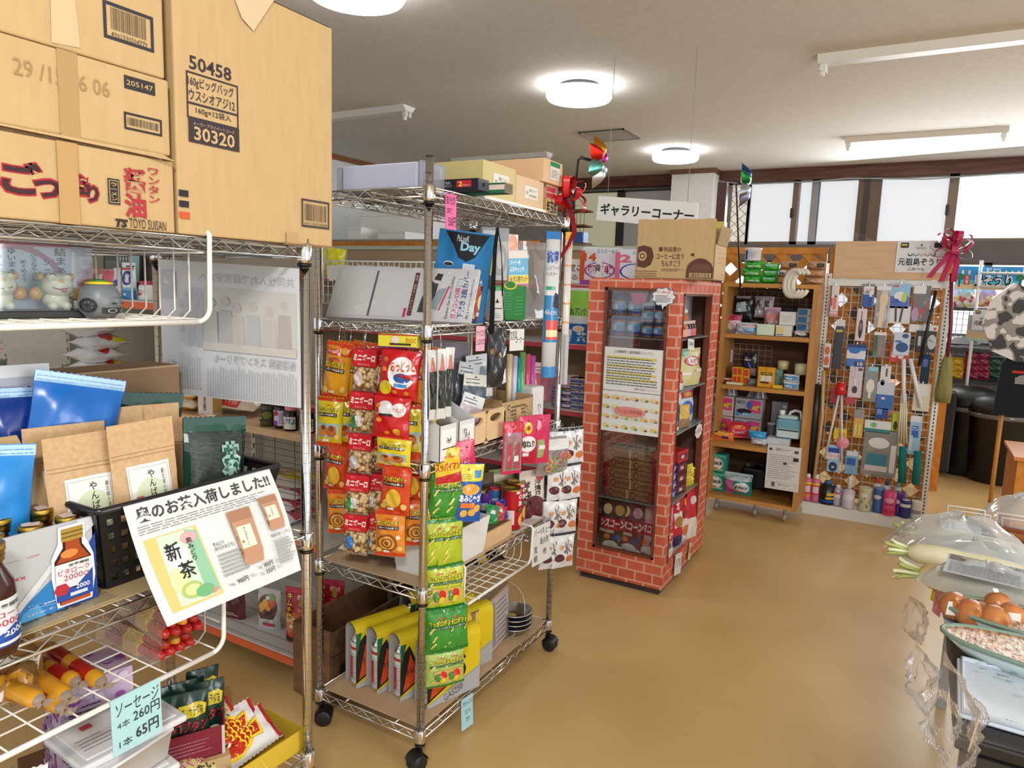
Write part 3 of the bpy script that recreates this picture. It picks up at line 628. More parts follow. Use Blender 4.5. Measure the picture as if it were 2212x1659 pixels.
# black basket of tea
def slotwall(mb,a,b,c,d,nu,nv,m_,t=.003):   # a,b bottom; d,c top; square holes in the odd cells
 a,b,c,d = V(a),V(b),V(c),V(d); n = (b-a).cross(d-a).normalized()*t
 def q(u,v): return (a.lerp(b,u)).lerp(d.lerp(c,u),v)
 for j in range(nv):
  for i in range(nu):
   if i % 2 and j % 2 and j < nv-1: continue
   p_ = [q(i/nu,j/nv),q((i+1)/nu,j/nv),q((i+1)/nu,(j+1)/nv),q(i/nu,(j+1)/nv)]
   mb.face(p_,m_); mb.face([k+n for k in p_[::-1]],m_)
t = thing('plastic_basket','black slotted plastic basket holding tea pouches on the near rack','basket',(-1.465,.982,ZA+.004)); mb = MB(); K = mat('18181a','s')
B_ = [(-.105,-.19),(.085,-.19),(.085,.19),(-.105,.19)]; T_ = [(-.14,-.225),(.13,-.225),(.13,.225),(-.14,.225)]
for i in range(4):
 j = (i+1) % 4; nu = 31 if i % 2 else 17; slotwall(mb,(*B_[i],0),(*B_[j],0),(*T_[j],.175),(*T_[i],.175),nu,11,K)
mb.face([(*p_,.002) for p_ in B_],K); mb.build('body',parent=t)
mb = MB(); mb.tube([(x*1.01,y*1.01,.178) for x,y in ((.122,-.225),(.13,-.217),(.13,.217),(.122,.225),(-.132,.225),(-.14,.217),(-.14,-.217),(-.132,-.225))],.0075,mat('202022','g'),8,True); mb.build('rim',parent=t)
# kraft tea pouches
def tea_pouch(w,h,t_,label,loc,rot,seed,lab=True,col=KRAFT):
 mb = pouch(w,h,t_,col,'p',seed,.0025,.22); p = mb.front
 p.line([(.02,.80),(.98,.80)],.0012,'a5825a'); p.line([(.02,.775),(.98,.775)],.0012,'a07c54')
 if lab:
  p.rect(.2,.28,.86,.72,'e3e4de'); p.frame(.225,.30,.835,.70,.0008,'9a9a94'); p.ell(.53,.46,.26,.17,'cbd3b4')
  p.text('やんばるティ',.50,.32,.6,.68,'2f3028',.012,True); p.text('最北端の奥山に漂う',.70,.36,.745,.67,'55564c',0,True); p.line([(.765,.36),(.765,.67)],.0005,'9a9a94'); p.rect(.28,.44,.39,.52,'b0574e'); p.text('沖縄',.295,.45,.375,.51,'e3c4b8',0)
 mb.build('tea_pouch',label,'tea pouch',loc,rot,group='kraft tea pouches in the black basket')
tea_pouch(.138,.325,.05,'foremost light kraft tea pouch, standing tallest at the front of the black basket',(-1.392,.905,ZA+.008),(-.03,-.04,R(84)),1)
tea_pouch(.145,.31,.05,'kraft tea pouch with a full label, at the left corner of the black basket',(-1.425,.80,ZA+.008),(-.04,-.03,R(80)),2)
tea_pouch(.15,.32,.04,'shaded kraft tea pouch behind the labelled one at the basket\'s left end',(-1.49,.79,ZA+.008),(-.04,0,R(78)),3)
for i,(x,y,h,l) in enumerate(((-1.52,.90,.335,'wide kraft pouch whose top shows behind the tallest tea pouch'),(-1.53,.99,.33,'kraft pouch top peeking out beside the basket\'s middle'),(-1.50,1.06,.295,'kraft pouch mostly hidden behind the green tea bag'))): tea_pouch(.15,h,.03,l,(x,y,ZA+.008),(-.05,.03*i,R(82)),5+i,False)
LEAF = noisy('dried_tea_leaves','0f1714','31403a',(1,1,5),70,5,.22,.4,150,.6,.3,.7,.004)
mb = pillow(.16,.29,.055,LEAF,'g',.11,3,.004); p = mb.front; p.rect(0,.885,1,1,'3f8272x'); p.rect(0,0,.06,.89,'2f6a5cx'); p.rect(.92,0,1,.89,'2f6a5cx')
p.text('茶',.5,.52,.86,.80,'8fb8ae',.07); p.text('茶',.53,.545,.83,.775,'1f5a3c',.04); p.text('お',.62,.28,.86,.46,'6a9ea0',.05)
mb.build('green_tea_bag','dark green bag of loose tea marked with a green character in the black basket','tea bag',(-1.41,1.07,ZA+.02),(-.1,.1,R(82)))
mb = pillow(.16,.3,.03,LEAF,'g',.1,5,.004); mb.front.rect(0,.88,1,1,'3f8272x'); mb.build('green_tea_bag','green tea bag whose ribbed edge shows behind the kraft pouches','tea bag',(-1.58,1.0,ZA+.06),(-.02,.12,R(82)))
# sheet announcing the tea, clipped to the basket
mb = MB(); A = [V((-1.318,.797,1.118)),V((-1.318,1.160,1.118)),V((-1.215,1.16,.888)),V((-1.225,.82,.885))]
def shf(u,v,e):
 q_ = A[3].lerp(A[2],u).lerp(A[0].lerp(A[1],u),v); n = V((.91,0,.41)); return q_+n*(e+.012*sin(pi*v)*(1-2*u)*-1*.9)
SH = mat('d8dbda','m'); mb.grid(lambda u,v: shf(u,v,.0004),10,8,SH); mb.grid(lambda u,v: shf(1-u,v,-.0004),10,8,SH)
p = Panel(mb,lambda u,v,e: shf(u/.36,v/.255,e),.36,.255,.03,'m',.0008)
p.text('奥のお茶入荷しました!!',.05,.84,.96,.965,'4c4c4e',.03); p.lines(.04,.745,.97,.825,4,'8d8f90',.4,.2)
p.poly([(.06,.08),(.40,.08),(.37,.7),(.05,.7)],'d8c27a'); p.poly([(.12,.1),(.37,.1),(.345,.69),(.12,.69)],'c9dcc4'); p.poly([(.3,.12),(.39,.12),(.36,.66),(.29,.69)],'8fbf9f')
p.ell(.2,.5,.07,.1,'e6e8e6'); p.ell(.17,.3,.06,.1,'e6e0a8'); p.ell(.3,.62,.05,.05,'d8a8a8'); p.ell(.22,.2,.07,.07,'a8c070'); p.ell(.22,.2,.05,.045,'cfdc98'); p.ell(.34,.14,.03,.03,'d89080'); p.ell(.29,.16,.06,.05,'6fae7c')
p.text('新',.14,.47,.23,.62,'2f3030',.012); p.text('茶',.18,.3,.28,.44,'2f3030',.012); p.text('奥みどり',.275,.42,.315,.62,'3c3a34',.008,True)
p.text('奥みどり',.425,.47,.50,.505,'5c5e60',.012); p.text('(ゆたかみどり)',.425,.425,.56,.465,'5c5e60',.01); p.lines(.43,.2,.63,.41,6,'9a9c9e',.5,.25); p.text('100g',.44,.1,.48,.13,'6c6e70',0); p.text('900円',.5,.1,.58,.145,'3c3c3e',.015); p.text('(税込)',.595,.105,.645,.14,'9a9c9e',0)
def mini(x0,y0,x1,y1):
 w,h = x1-x0,y1-y0; p.poly([(x0,y1),(x1-.02*w,y1),(x1,y0+.2*h),(x1-.1*w,y0),(x0+.12*w,y0),(x0+.1*w,y0+.25*h)],'b98f72'); p.rect(x0+.02*w,y0+.8*h,x1-.05*w,y0+.99*h,'a67c62'); p.poly([(x0+.2*w,y0+.3*h),(x0+.82*w,y0+.3*h),(x0+.78*w,y0+.7*h),(x0+.18*w,y0+.7*h)],'d9dcc8'); p.text('やんばるティー',x0+.44*w,y0+.34*h,x0+.54*w,y0+.67*h,'3a3a34',.008,True); p.rect(x0+.25*w,y0+.4*h,x0+.33*w,y0+.45*h,'b07060')
mini(.57,.22,.74,.72); mini(.81,.44,.95,.76)
p.text('50g',.66,.15,.69,.18,'6c6e70',0); p.text('800円',.705,.15,.775,.195,'3c3c3e',.015); p.text('(税込)',.79,.155,.835,.19,'9a9c9e',0); p.text('30g',.66,.09,.69,.12,'6c6e70',0); p.text('550円',.705,.09,.775,.135,'3c3c3e',.015); p.text('(税込)',.79,.095,.835,.13,'9a9c9e',0)
p.text('奥産紅茶(インザツ)',.81,.375,.96,.41,'5c5e60',.01); p.lines(.82,.13,.97,.36,8,'9a9c9e',.5,.3)
finish(mb,'notice_sheet','white sheet announcing the new Oku tea, hanging off the front of the black basket','notice',(-1.318,.98,1.118))
# tonic carton with bottles
xt = -1.357; mb = MB(); y0,y1,z0,z1 = .44,.762,.937,1.103; GY = mat('b9bcbf','p')
mb.box((xt-.005,y0,z0),(xt,y1,z1),GY); mb.box((xt-.13,y0,z0),(xt-.125,y1,z1),CARD); mb.box((xt-.13,y1-.005,z0),(xt,y1,z1-.004),CARD); mb.box((xt-.13,y0,z0),(xt,y0+.005,z1),CARD); mb.box((xt-.13,y0,z0),(xt,y1,z0+.004),CARD)
p = flat(mb,(xt,y0,z0),(0,1,0),(0,0,1),y1-y0,z1-z0); q,bx = fpx(y0,y1-y0,z0,z1-z0,xt)
BL = '24439a'; a = q(60,1350); p.poly([(.0,0),(1,0),(1,.80),(.93,.60),(.90,.5),(.55,.12),(.42,0)],BL); p.poly([(.52,.0),(.80,0),(.86,.35),(.76,.42),(.55,.12)],'2f7fc0'); p.poly([(.56,.0),(.70,0),(.66,.16),(.58,.1)],'5aa6da'); p.poly([(.5,.1),(.54,.08),(.97,.93),(.93,.95)],'d5d7d8'); p.poly([(.8,.62),(1,.9),(1,1),(.9,1)],'cfd1d3')
p.text('栄養補給',*bx(16,1188,74,1172),'2f3134',.012)
for c,o in (('f0eeee',.075),('c02834',.03)): p.text('ローク',*bx(-32,1232,86,1195),c,o); p.text('0α',*bx(12,1262,54,1242),c,o)
p.text('タウリン',*bx(58,1312,89,1300),'e6eaf0',.015); p.text('2000mg',*bx(92,1302,146,1287),'f0f2f4',.03); p.text('ビタミンB1・B2・B6 配合',*bx(58,1328,146,1303),'dfe4ec',.008); a,b_ = q(58,1316),q(146,1296); p.line([a,b_],.0006,'c8d0dc')
cx = .86; Wb = 'eceef0'
p.poly([(cx-.10,.03),(cx+.1,.03),(cx+.125,.3),(cx+.12,.56),(cx+.09,.72),(cx+.075,.78),(cx+.075,.97),(cx-.075,.97),(cx-.08,.78),(cx-.12,.62),(cx-.125,.4)],Wb)
p.poly([(cx-.085,.06),(cx+.085,.06),(cx+.105,.3),(cx+.105,.55),(cx+.055,.72),(cx+.055,.80),(cx-.055,.80),(cx-.055,.72),(cx-.105,.58),(cx-.105,.35)],'3a1510'); p.poly([(cx-.095,.55),(cx+.095,.55),(cx+.045,.70),(cx+.04,.79),(cx-.04,.79),(cx-.04,.70)],'a3481c'); p.ell(cx-.02,.64,.05,.05,'d88a48')
p.rect(cx-.062,.79,cx+.062,.94,'a98a3a'); p.rect(cx-.062,.83,cx+.062,.845,'6a5420'); p.rect(cx-.062,.88,cx+.062,.895,'6a5420')
p.poly([(cx-.105,.24),(cx+.105,.24),(cx+.105,.54),(cx-.105,.54)],'dfe1e4'); p.poly([(cx-.105,.1),(cx+.105,.1),(cx+.108,.4),(cx,.22),(cx-.105,.3)],'2a4ea0'); p.text('ビタローク',cx-.09,.405,cx+.09,.47,'c0384a',.01); p.text('2000α',cx-.06,.33,cx+.085,.395,'c0384a',0); p.text('栄養補給',cx-.03,.485,cx+.09,.52,'3a3a3e',.01)
p.poly([(cx-.075+.045*cos(R(60*k)),.24+.075*sin(R(60*k))) for k in range(6)],'b83038'); p.text('2000',cx+.005,.2,cx+.085,.255,'e8ecf2',.02); p.rect(cx-.03,.135,cx+.07,.175,'d8dade'); p.rect(cx-.085,.06,cx+.085,.10,'b5502c')
c = V((xt,.6,z0)); mb.xf(Matrix.Translation(-c)); tc_ = mb.build('tonic_carton','open blue and silver carton of tonic bottles with red katakana on the near rack','carton',c)
mb = MB(); a,b_ = V((xt-.128,y0,z1)),V((xt-.128,y1-.005,z1)); d = V((-.035,-.045,.145)); mb.ext([a,b_,b_+d,a+V((-.035,0,.145))],(-.003,0,.001),CARD)
p = flat(mb,a+V((.001,0,0)),(0,1,0),(-.235,0,.97),y1-y0,.149); p.text('1000a.',.55,.56,.86,.72,'2f2a26',.03); p.text('円',.56,.06,.72,.36,'3a342e',.03); mb.xf(Matrix.Translation(-c)); mb.build('lid',label='raised cardboard lid with a handwritten price',parent=tc_)
def tonic(loc,label,s=1.0,rs=None):
 r = .0245*(rs or s); t = thing('tonic_bottle',label,'bottle',loc,0,'brown tonic bottles'); h = .118*s
 br_ = mat('3a1a10','g'); mb = MB(); mb.lathe([(0,0),(r*.9,0),(r,.006*s),(r,.066*s),(r*.95,.076*s),(r*.62,.092*s),(r*.55,.098*s),(r*.55,.104*s)],br_,22); mb.build('body',parent=t)
 mb = MB(); mb.lathe([(r*.6,.098*s),(r*.68,.1*s),(r*.66,.103*s),(r*.7,.105*s),(r*.66,.108*s),(r*.72,.110*s),(r*.72,.117*s),(r*.64,h),(0,h)],mat('b89440','f'),22)
 p = flat(mb,(-r*.6,-r*.6,h),(1,0,0),(0,1,0),r*1.2,r*1.2); p.poly([(.12,.2),(.9,.1),(.95,.8),(.6,.75),(.4,.9),(.05,.75)],'d9c2b8'); mb.build('cap',parent=t); return t
bt = tonic((xt-.035,.73,.942),'brown tonic bottle with gold cap at the right end of the open carton',1.38,1.15); bt2 = bt
for i,(x,y,l) in enumerate(((-.094,.715,'capped tonic bottle in the back row of the carton, right end'),(-.035,.665,'capped tonic bottle second from the right in the carton\'s front row'),(-.094,.64,'capped tonic bottle second from the right in the carton\'s back row'),(-.035,.60,'capped tonic bottle at the left edge of the photo in the carton'))): dup(bt,(xt+x,y,.942+(.008 if i % 2 == 0 else 0)),i*1.1,l)
t = tonic((-1.295,.548,.9335),'large brown tonic bottle with a white and blue label, cut by the left edge',1.62)
mb = MB(); r = .0245*1.62; p = around(mb,r,.012,.09,'p',-5,w=.1); p.rect(0,.25,1,1,'d5d8dc'); p.poly([(0,.1),(1,.1),(1,.6),(.5,.35),(0,.6)],'2a4ea0'); p.text('ビタローク',.1,.66,.95,.78,'b8384a',.01); p.text('2000α',.3,.5,.9,.62,'b8384a',0); p.text('栄養補給',.4,.84,.9,.92,'3a3a3e',.01); p.text('2000',.55,.3,.95,.4,'e8ecf2',.02); p.rect(.2,.14,.9,.2,'d8dade'); mb.build('label',parent=t)
# blue tea bags, tray, carton, cup behind
def blue_bag(label,loc,rot,c,w,h,seed,full=True):
 mb = pillow(w,h,.06,c,'g',.07,seed,.005); p = mb.front; p.rect(0,.93,1,1,'9cc4e0'); p.lines(.02,.94,.98,.99,2,'4a86c0',.3,0)
 if full:
  p.poly([(.2,.50),(.82,.52),(.97,.45),(.9,.55),(.99,.64),(.8,.66),(.22,.63)],'16307c'); p.text('水出しも簡単',.3,.575,.76,.635,'dfe8f2',.02); p.text('おいしい!',.38,.51,.78,.57,'dfe8f2',.02); p.text('伊藤園',.55,.38,.85,.45,'b8d4ea',.02)
  for k in range(4): p.ell(.47+.03*cos(k*pi/2),.415+.02*sin(k*pi/2),.028,.018,'b8d4ea',10)
  p.ell(.42,.2,.22,.12,'d8903a'); p.ell(.45,.18,.18,.09,'e0b860'); p.ell(.55,.16,.13,.07,'5a9a4c'); p.ell(.12,.25,.1,.14,'c9bfa8'); p.text('大麦',.08,.18,.16,.32,'3a3a5a',.01,True)
 mb.build('barley_tea_bag',label,'tea bag',loc,rot,group='blue barley tea bags')
blue_bag('bright blue barley tea bag with a ribbon motto, leaning behind the kraft pouches',(-1.535,.785,1.04),(-.1,.22,R(76)),mat('1f6cc0','g'),.175,.32,1)
blue_bag('dark blue tea bag tucked behind the bright blue one',(-1.60,.745,1.05),(-.05,.02,R(76)),mat('173a8c','g'),.13,.28,4,False)
blue_bag('blue tea bag cut by the left edge of the photo',(-1.47,.60,.96),(-.06,.1,R(74)),mat('2a86d0','g'),.17,.29,7,False)
mb = carton(.4,.02,.36,mat('c2c8d2','g'),bev=.004); p = mb.front; p.rect(0,.93,1,1,'dfe2e4'); p.rect(.97,0,1,.93,'6e6a60'); p.rect(0,.88,.97,.925,'aeb4c4'); p.ell(.73,.8,.02,.022,'8a8f98'); p.text('る期',.60,.56,.72,.62,'3f4248',.012); p.text('とか',.60,.36,.72,.42,'3f4248',.012); p.text('おい',.66,.2,.74,.27,'3f4248',.012)
mb.build('plastic_tray','pale blue-white framed board leaning behind the blue bags','board',(-1.63,.63,1.015),(-.06,0,R(84)))
mb = MB(); mb.box((-.03,-.3,0),(.03,.3,.08),mat('8a8478','m')); mb.build('box','low grey box hidden under the framed board on the near rack','box',(-1.63,.66,ZA+.003))
mb = carton(.5,.13,.4,mat('94795e','m')); mb.front.rect(0,.99,1,1.002,'b59a78'); mb.build('cardboard_carton','plain brown carton behind the blue tea bags on the near rack','carton',(-1.77,.95,ZA+.003),R(90))
t = thing('paper_cup','white paper cup printed with pink flowers at the left edge','cup',(-1.76,.755,1.336)); mb = MB(); mb.lathe([(0,0),(.03,0),(.042,.1),(.044,.102),(.041,.102),(.03,.01)],mat('e4dfdc','p'),24); p = around(mb,.036,.008,.085,'p',0,w=.1,rfn=lambda z: .0305+z*.115)
rd = random.Random(2)
for i in range(60): p.ell(rd.random(),.3+.66*rd.random(),.05,.045,rd.choice(('c890a0','d8a8b0','b87888','9a8a84','e0c0c4')),7)
p.rect(.1,.0,.5,.3,'d8d8d4'); p.rect(.5,0,1,.4,'6e7f68'); mb.build('body',parent=t); mb = MB(); mb.tube([(.0436*cos(a*pi/12),.0436*sin(a*pi/12),.102) for a in range(24)],.0018,mat('efece8','g'),6,True); mb.build('rim',parent=t)
# ================================================================ sausages in the lower basket of the near rack
SAU = mat('b3241c','g'); SAUO = mat('d99a2a','g'); CL = mat('e8dcc8','x')
def sausage(loc,rot,label,c=SAU,L=.2,r=.013,seed=0,band=True,grp='film-wrapped fish sausages'):
 mb = MB(); n = 12
 def rr(t): return r*(.25+.75*min(1,(t/.12)**.6)) if t < .12 else (r*(.25+.75*min(1,((1-t)/.12)**.6)) if t > .88 else r)
 def fn(u,v): a = 2*pi*u; q = rr(v); return V((q*cos(a)+.0008*sin(v*30+a*3),q*sin(a)+r,(v-.5)*L))
 mb.grid(fn,n,16,lambda u,v: CL if v < .06 or v > .94 else (SAUO if (v > .84 or v < .16) else (SAUO if band and .42 < v < .56 else c)))
 for e in (-1,1): mb.grid(lambda u,v: V(((u-.5)*.03*(.4+v),r+.004*sin(u*9),e*(L/2-.004+.02*v))),5,2,CL)
 p = Panel(mb,lambda a,b,e: V(((r+e)*cos(-pi/2+(a-.015)/r),r+(r+e)*sin(-pi/2+(a-.015)/r),b-L/2)),.03,L,.006,'g')
 p.text('おさかなソーセージ',.35,.58,.65,.83,'e8c84a' if c is SAU else 'a02820',.01,True)
 return mb.build('fish_sausage',label,'sausage',loc,rot,group=grp)
zb = .75
def lay(u,v): return Z(u,v,zb)
def between(a,b,z,f,minlen=0):
 A,B = Z(*a,z),Z(*b,z); d = B-A; L = max(d.length,minlen); A = B-d.normalized()*L
 return (A+B)/2,L,math.atan2(d.y,d.x)
for i,(a,b,dz,c,l) in enumerate((((94,1408),(228,1497),0,SAU,'red film-wrapped sausage farthest right among the loose ones, beside bare basket wires'),((54,1434),(172,1494),.0,SAU,'second loose red sausage from the right in the lower white basket'),((23,1439),(152,1528),.016,SAUO,'orange sausage in the middle of the loose ones'),((0,1450),(143,1553),0,SAU,'red sausage with a yellow tip nearest the basket\'s front bar'),((-40,1478),(94,1535),.03,SAUO,'orange sausage cut by the left edge in the lower white basket'))):
 m_,L_,an = between(a,b,zb+dz,0,.19); sausage(m_,(R(90),0,an+R(90)),l,c,L_,.0165,i)
for i,(u,v,l) in enumerate(((25,1440,'crumpled clear sausage wrapper with yellow print at the left edge'),(40,1560,'crumpled clear wrapper with orange ends lying in front of the sausages'))):
 mb = pillow(.12,.15,.05,mat('d8b070','x'),'g',.06,i+3,.012); p = mb.front; p.rect(.2,.1,.8,.3,'d89a28'); p.rect(.1,.45,.9,.6,'e8e0d0'); q_ = lay(u,v); mb.build('sausage_wrapper',l,'wrapper',(q_.x-.03,q_.y,zb+.03),(-1.2,.3,R(70)))
def bundle(loc,rot,label):
 t = thing('sausage_bundle',label,'sausage pack',loc,rot)
 for k,(dx,dz) in enumerate(((-.036,.012),(-.012,.012),(.012,.012),(.036,.012),(-.024,.033),(0,.033),(.024,.033))):
  mb = MB(); mb.lathe([(0,-.1),(.006,-.1),(.0118,-.088),(.0118,.085),(.006,.1),(0,.1)],SAU if k != 5 else SAUO,12,xf=Matrix.Translation((dx,0,dz)) @ Matrix.Rotation(R(90),4,'X')); mb.build('sausage',parent=t)
 mb = MB(); P = [(-.05,.0),(.05,.0),(.05,.03),(.034,.0465),(-.034,.0465),(-.05,.03)]
 for a,b in ((-.03,.02),): mb.ext([(x*1.0,a,z) for x,z in P],(0,b-a,0),mat('d9b02c','g'))
 p = flat(mb,(-.034,-.03,.047),(1,0,0),(0,1,0),.068,.05,'g'); p.text('ちびおさかな',.05,.5,.95,.9,'b02818',.02); p.rect(.05,.25,.95,.45,'1e3a5a'); p.text('DHAたっぷり',.1,.28,.9,.42,'d8d8d0',0); mb.build('band',label='yellow printed band',parent=t)
 mb = MB(); mb.grid(lambda u,v: V((P[int(u*6) % 6][0]*1.06,(v-.5)*.23,P[int(u*6) % 6][1]*1.08-.001)),6,3,mat('ffffff','t'),False); mb.build('film',parent=t); return t
m_,L_,an = between((235,1345),(420,1425),zb+.01,0,.2); bundle((m_.x,m_.y,zb+.004),(0,0,an+R(90)),'bundle of red fish sausages with a yellow paper band at the basket\'s right end')
m_,L_,an = between((260,1300),(425,1385),zb+.07,0,.2); bundle((m_.x-.01,m_.y+.02,zb+.056),(0,.1,an+R(84)),'upper bundle of red and yellow sausages under the hanging tea notice')
mb = tag_card(.104,.118,'a9d3d8',curl=.02); p = mb.front
p.text('ソーセージ',.08,.66,.95,.9,'2a3438',0,sh=.05); p.text('4本',.1,.44,.35,.56,'3a4448',0); p.text('260円',.42,.44,.96,.64,'2a3438',.004); p.text('1本',.12,.1,.38,.24,'3a4448',0); p.text('65円',.45,.12,.92,.34,'2a3438',.012)
mb.build('price_card','light blue handwritten sausage price card clipped to the lower white basket','price card',(-1.2835,.786,.752),(0,0,R(90)))
# ================================================================ bottom shelf of the near rack
Z3 = .322
def wipes(loc,rz,label):
 t = thing('wipes_tub',label,'tub',loc,rz,'white lidded tubs stacked on the bottom shelf'); mb = MB(); w = mat('dcdcde','g')
 mb.lathe([(0,0),(.128,0),(.135,.006),(.15,.062),(.156,.064),(.156,.07),(.15,.07)],w,4,sx=1.0,sy=.72,xf=Matrix.Rotation(R(45),4,'Z')); mb.build('tub',parent=t)
 mb = MB(); mb.box((-.112,-.08,.07),(.112,.08,.086),mat('d6d7da','g'),.005); mb.box((-.095,-.065,.086),(.095,.065,.089),mat('e4e4e6','g'),.002)
 p = flat(mb,(-.095,-.065,.0895),(1,0,0),(0,1,0),.19,.13,'g'); p.ell(.75,.42,.15,.2,'2a58a8'); p.text('おしりナップ',.62,.34,.88,.5,'e8d040',.02); p.ell(.68,.72,.14,.08,'c02830'); p.ell(.9,.7,.03,.03,'2a7a58'); p.ell(.94,.62,.03,.03,'2a7a58'); p.rect(.2,.75,.32,.88,'c8303a'); p.lines(.05,.2,.4,.6,4,'8a8a90',.2)
 p = flat(mb,(-.1,-.0805,.0),(1,0,0),(0,.06,1),.2,.086,'g',.0005); p.rect(.1,.25,.34,.62,'d8c8c8'); p.rect(.12,.3,.2,.5,'b02848'); p.text('Pigeon',.55,.62,.8,.8,'c03040',.01); p.lines(.1,.1,.36,.16,1,'b08060',.5); mb.build('lid',parent=t); return t
p0 = X(300,1560,-1.40); w0 = wipes((-1.41,.82,Z3+.20),R(86),'uppermost white tub with a blue oval logo, right behind the sausage price card')
b = dup(w0,(-1.41,.80,Z3+.10),R(84),'second white tub down, under the one with the blue oval logo'); dup(w0,(-1.40,.81,Z3+.002),R(88),'lowest white tub, resting on the bottom shelf at the picture\'s lower edge')
# violet patterned boxes
mb = carton(.15,.12,.12,'cbb3cd'); rd = random.Random(4)
for p in (mb.front,mb.top,mb.left):
 for i in range(26): p.ell(rd.random()*.9+.05,rd.random()*.9+.05,.07,.07,rd.choice(('a04a9c','b98cc0','d8c8dc','9a58a0')),12)
 p.lines(.1,.4,.6,.6,2,'4a3a50',.3)
vb = mb.build('tissue_box','violet dotted box at the back, under the bare basket wires','box',(-1.60,.86,Z3+.10),R(75),group='violet dotted boxes'); dup(vb,(-1.60,.87,Z3+.22),R(75),'upper violet dotted box, touching the basket'); 
mb = carton(.24,.2,.1,mat('6e4c34','m')); mb.build('carton','low brown carton under the violet boxes','carton',(-1.63,.87,Z3),R(75))
# maroon box of green snack bags
cx_,cy_ = -1.50,1.03; MA = mat('7a2232','p'); t = thing('snack_box','open maroon display box filled with dark green snack bags','box',(cx_,cy_,Z3+.08),R(62)); mb = MB()
for a,b_ in (((-.09,-.075,0),(.09,-.073,.075)),((-.09,.073,0),(.09,.075,.11)),((.088,-.075,0),(.09,.075,.1)),((-.09,-.075,0),(-.088,.075,.1)),((-.09,-.075,0),(.09,.075,.003))): mb.box(a,b_,MA)
p = flat(mb,(-.09,-.0755,0),(1,0,0),(0,0,1),.18,.075); p.lines(.3,.3,.85,.8,4,'a87880',.25); p.rect(0,0,.06,1,'c8bcb0'); p.rect(.96,0,1,1,'c8bcb0'); mb.build('tray',parent=t)
mb = MB(); mb.box((-.1,-.09,0),(.1,.09,.078),CARD); mb.build('carton','carton raising the maroon snack box','carton',(cx_,cy_,Z3+.001),R(62))
def green_snack(loc,rot,label,seed):
 mb = pillow(.085,.16,.03,mat('16352a','g'),'g',.05,seed,.003); p = mb.front; p.poly([(.1,.62),(.9,.66),(.95,.8),(.8,.86),(.2,.84),(.05,.72)],'cdb82a'); p.text('やさいサラダ味',.15,.66,.85,.82,'2a2a20',.01)
 for c,o in (('1a1a18',.08),('a82838',.03)): p.text('コブタン',.05,.42,.95,.6,c,o)
 p.ell(.4,.2,.3,.14,'d8b878'); p.ell(.65,.22,.2,.1,'dad8d0'); mb.build('snack_bag',label,'snack bag',loc,rot,group='green snack bags in the maroon box')
Rz = Matrix.Rotation(R(62),3,'Z')
for i,(dx,dy,l) in enumerate(((-.045,-.05,'front left green snack bag standing in the maroon box'),(.02,-.052,'front middle green snack bag with yellow bubble in the maroon box'),(.06,-.02,'green snack bag at the right end of the maroon box'),(-.05,.0,'green snack bag behind the front left one in the maroon box'),(.01,.005,'green snack bag in the second row, middle of the maroon box'),(.05,.045,'rearmost green snack bag at the maroon box\'s far corner'))):
 q_ = Rz @ V((dx,dy,0)); green_snack((cx_+q_.x,cy_+q_.y,Z3+.086),(-.04,.03*(i-2),R(62+i*5-10)),l,i)
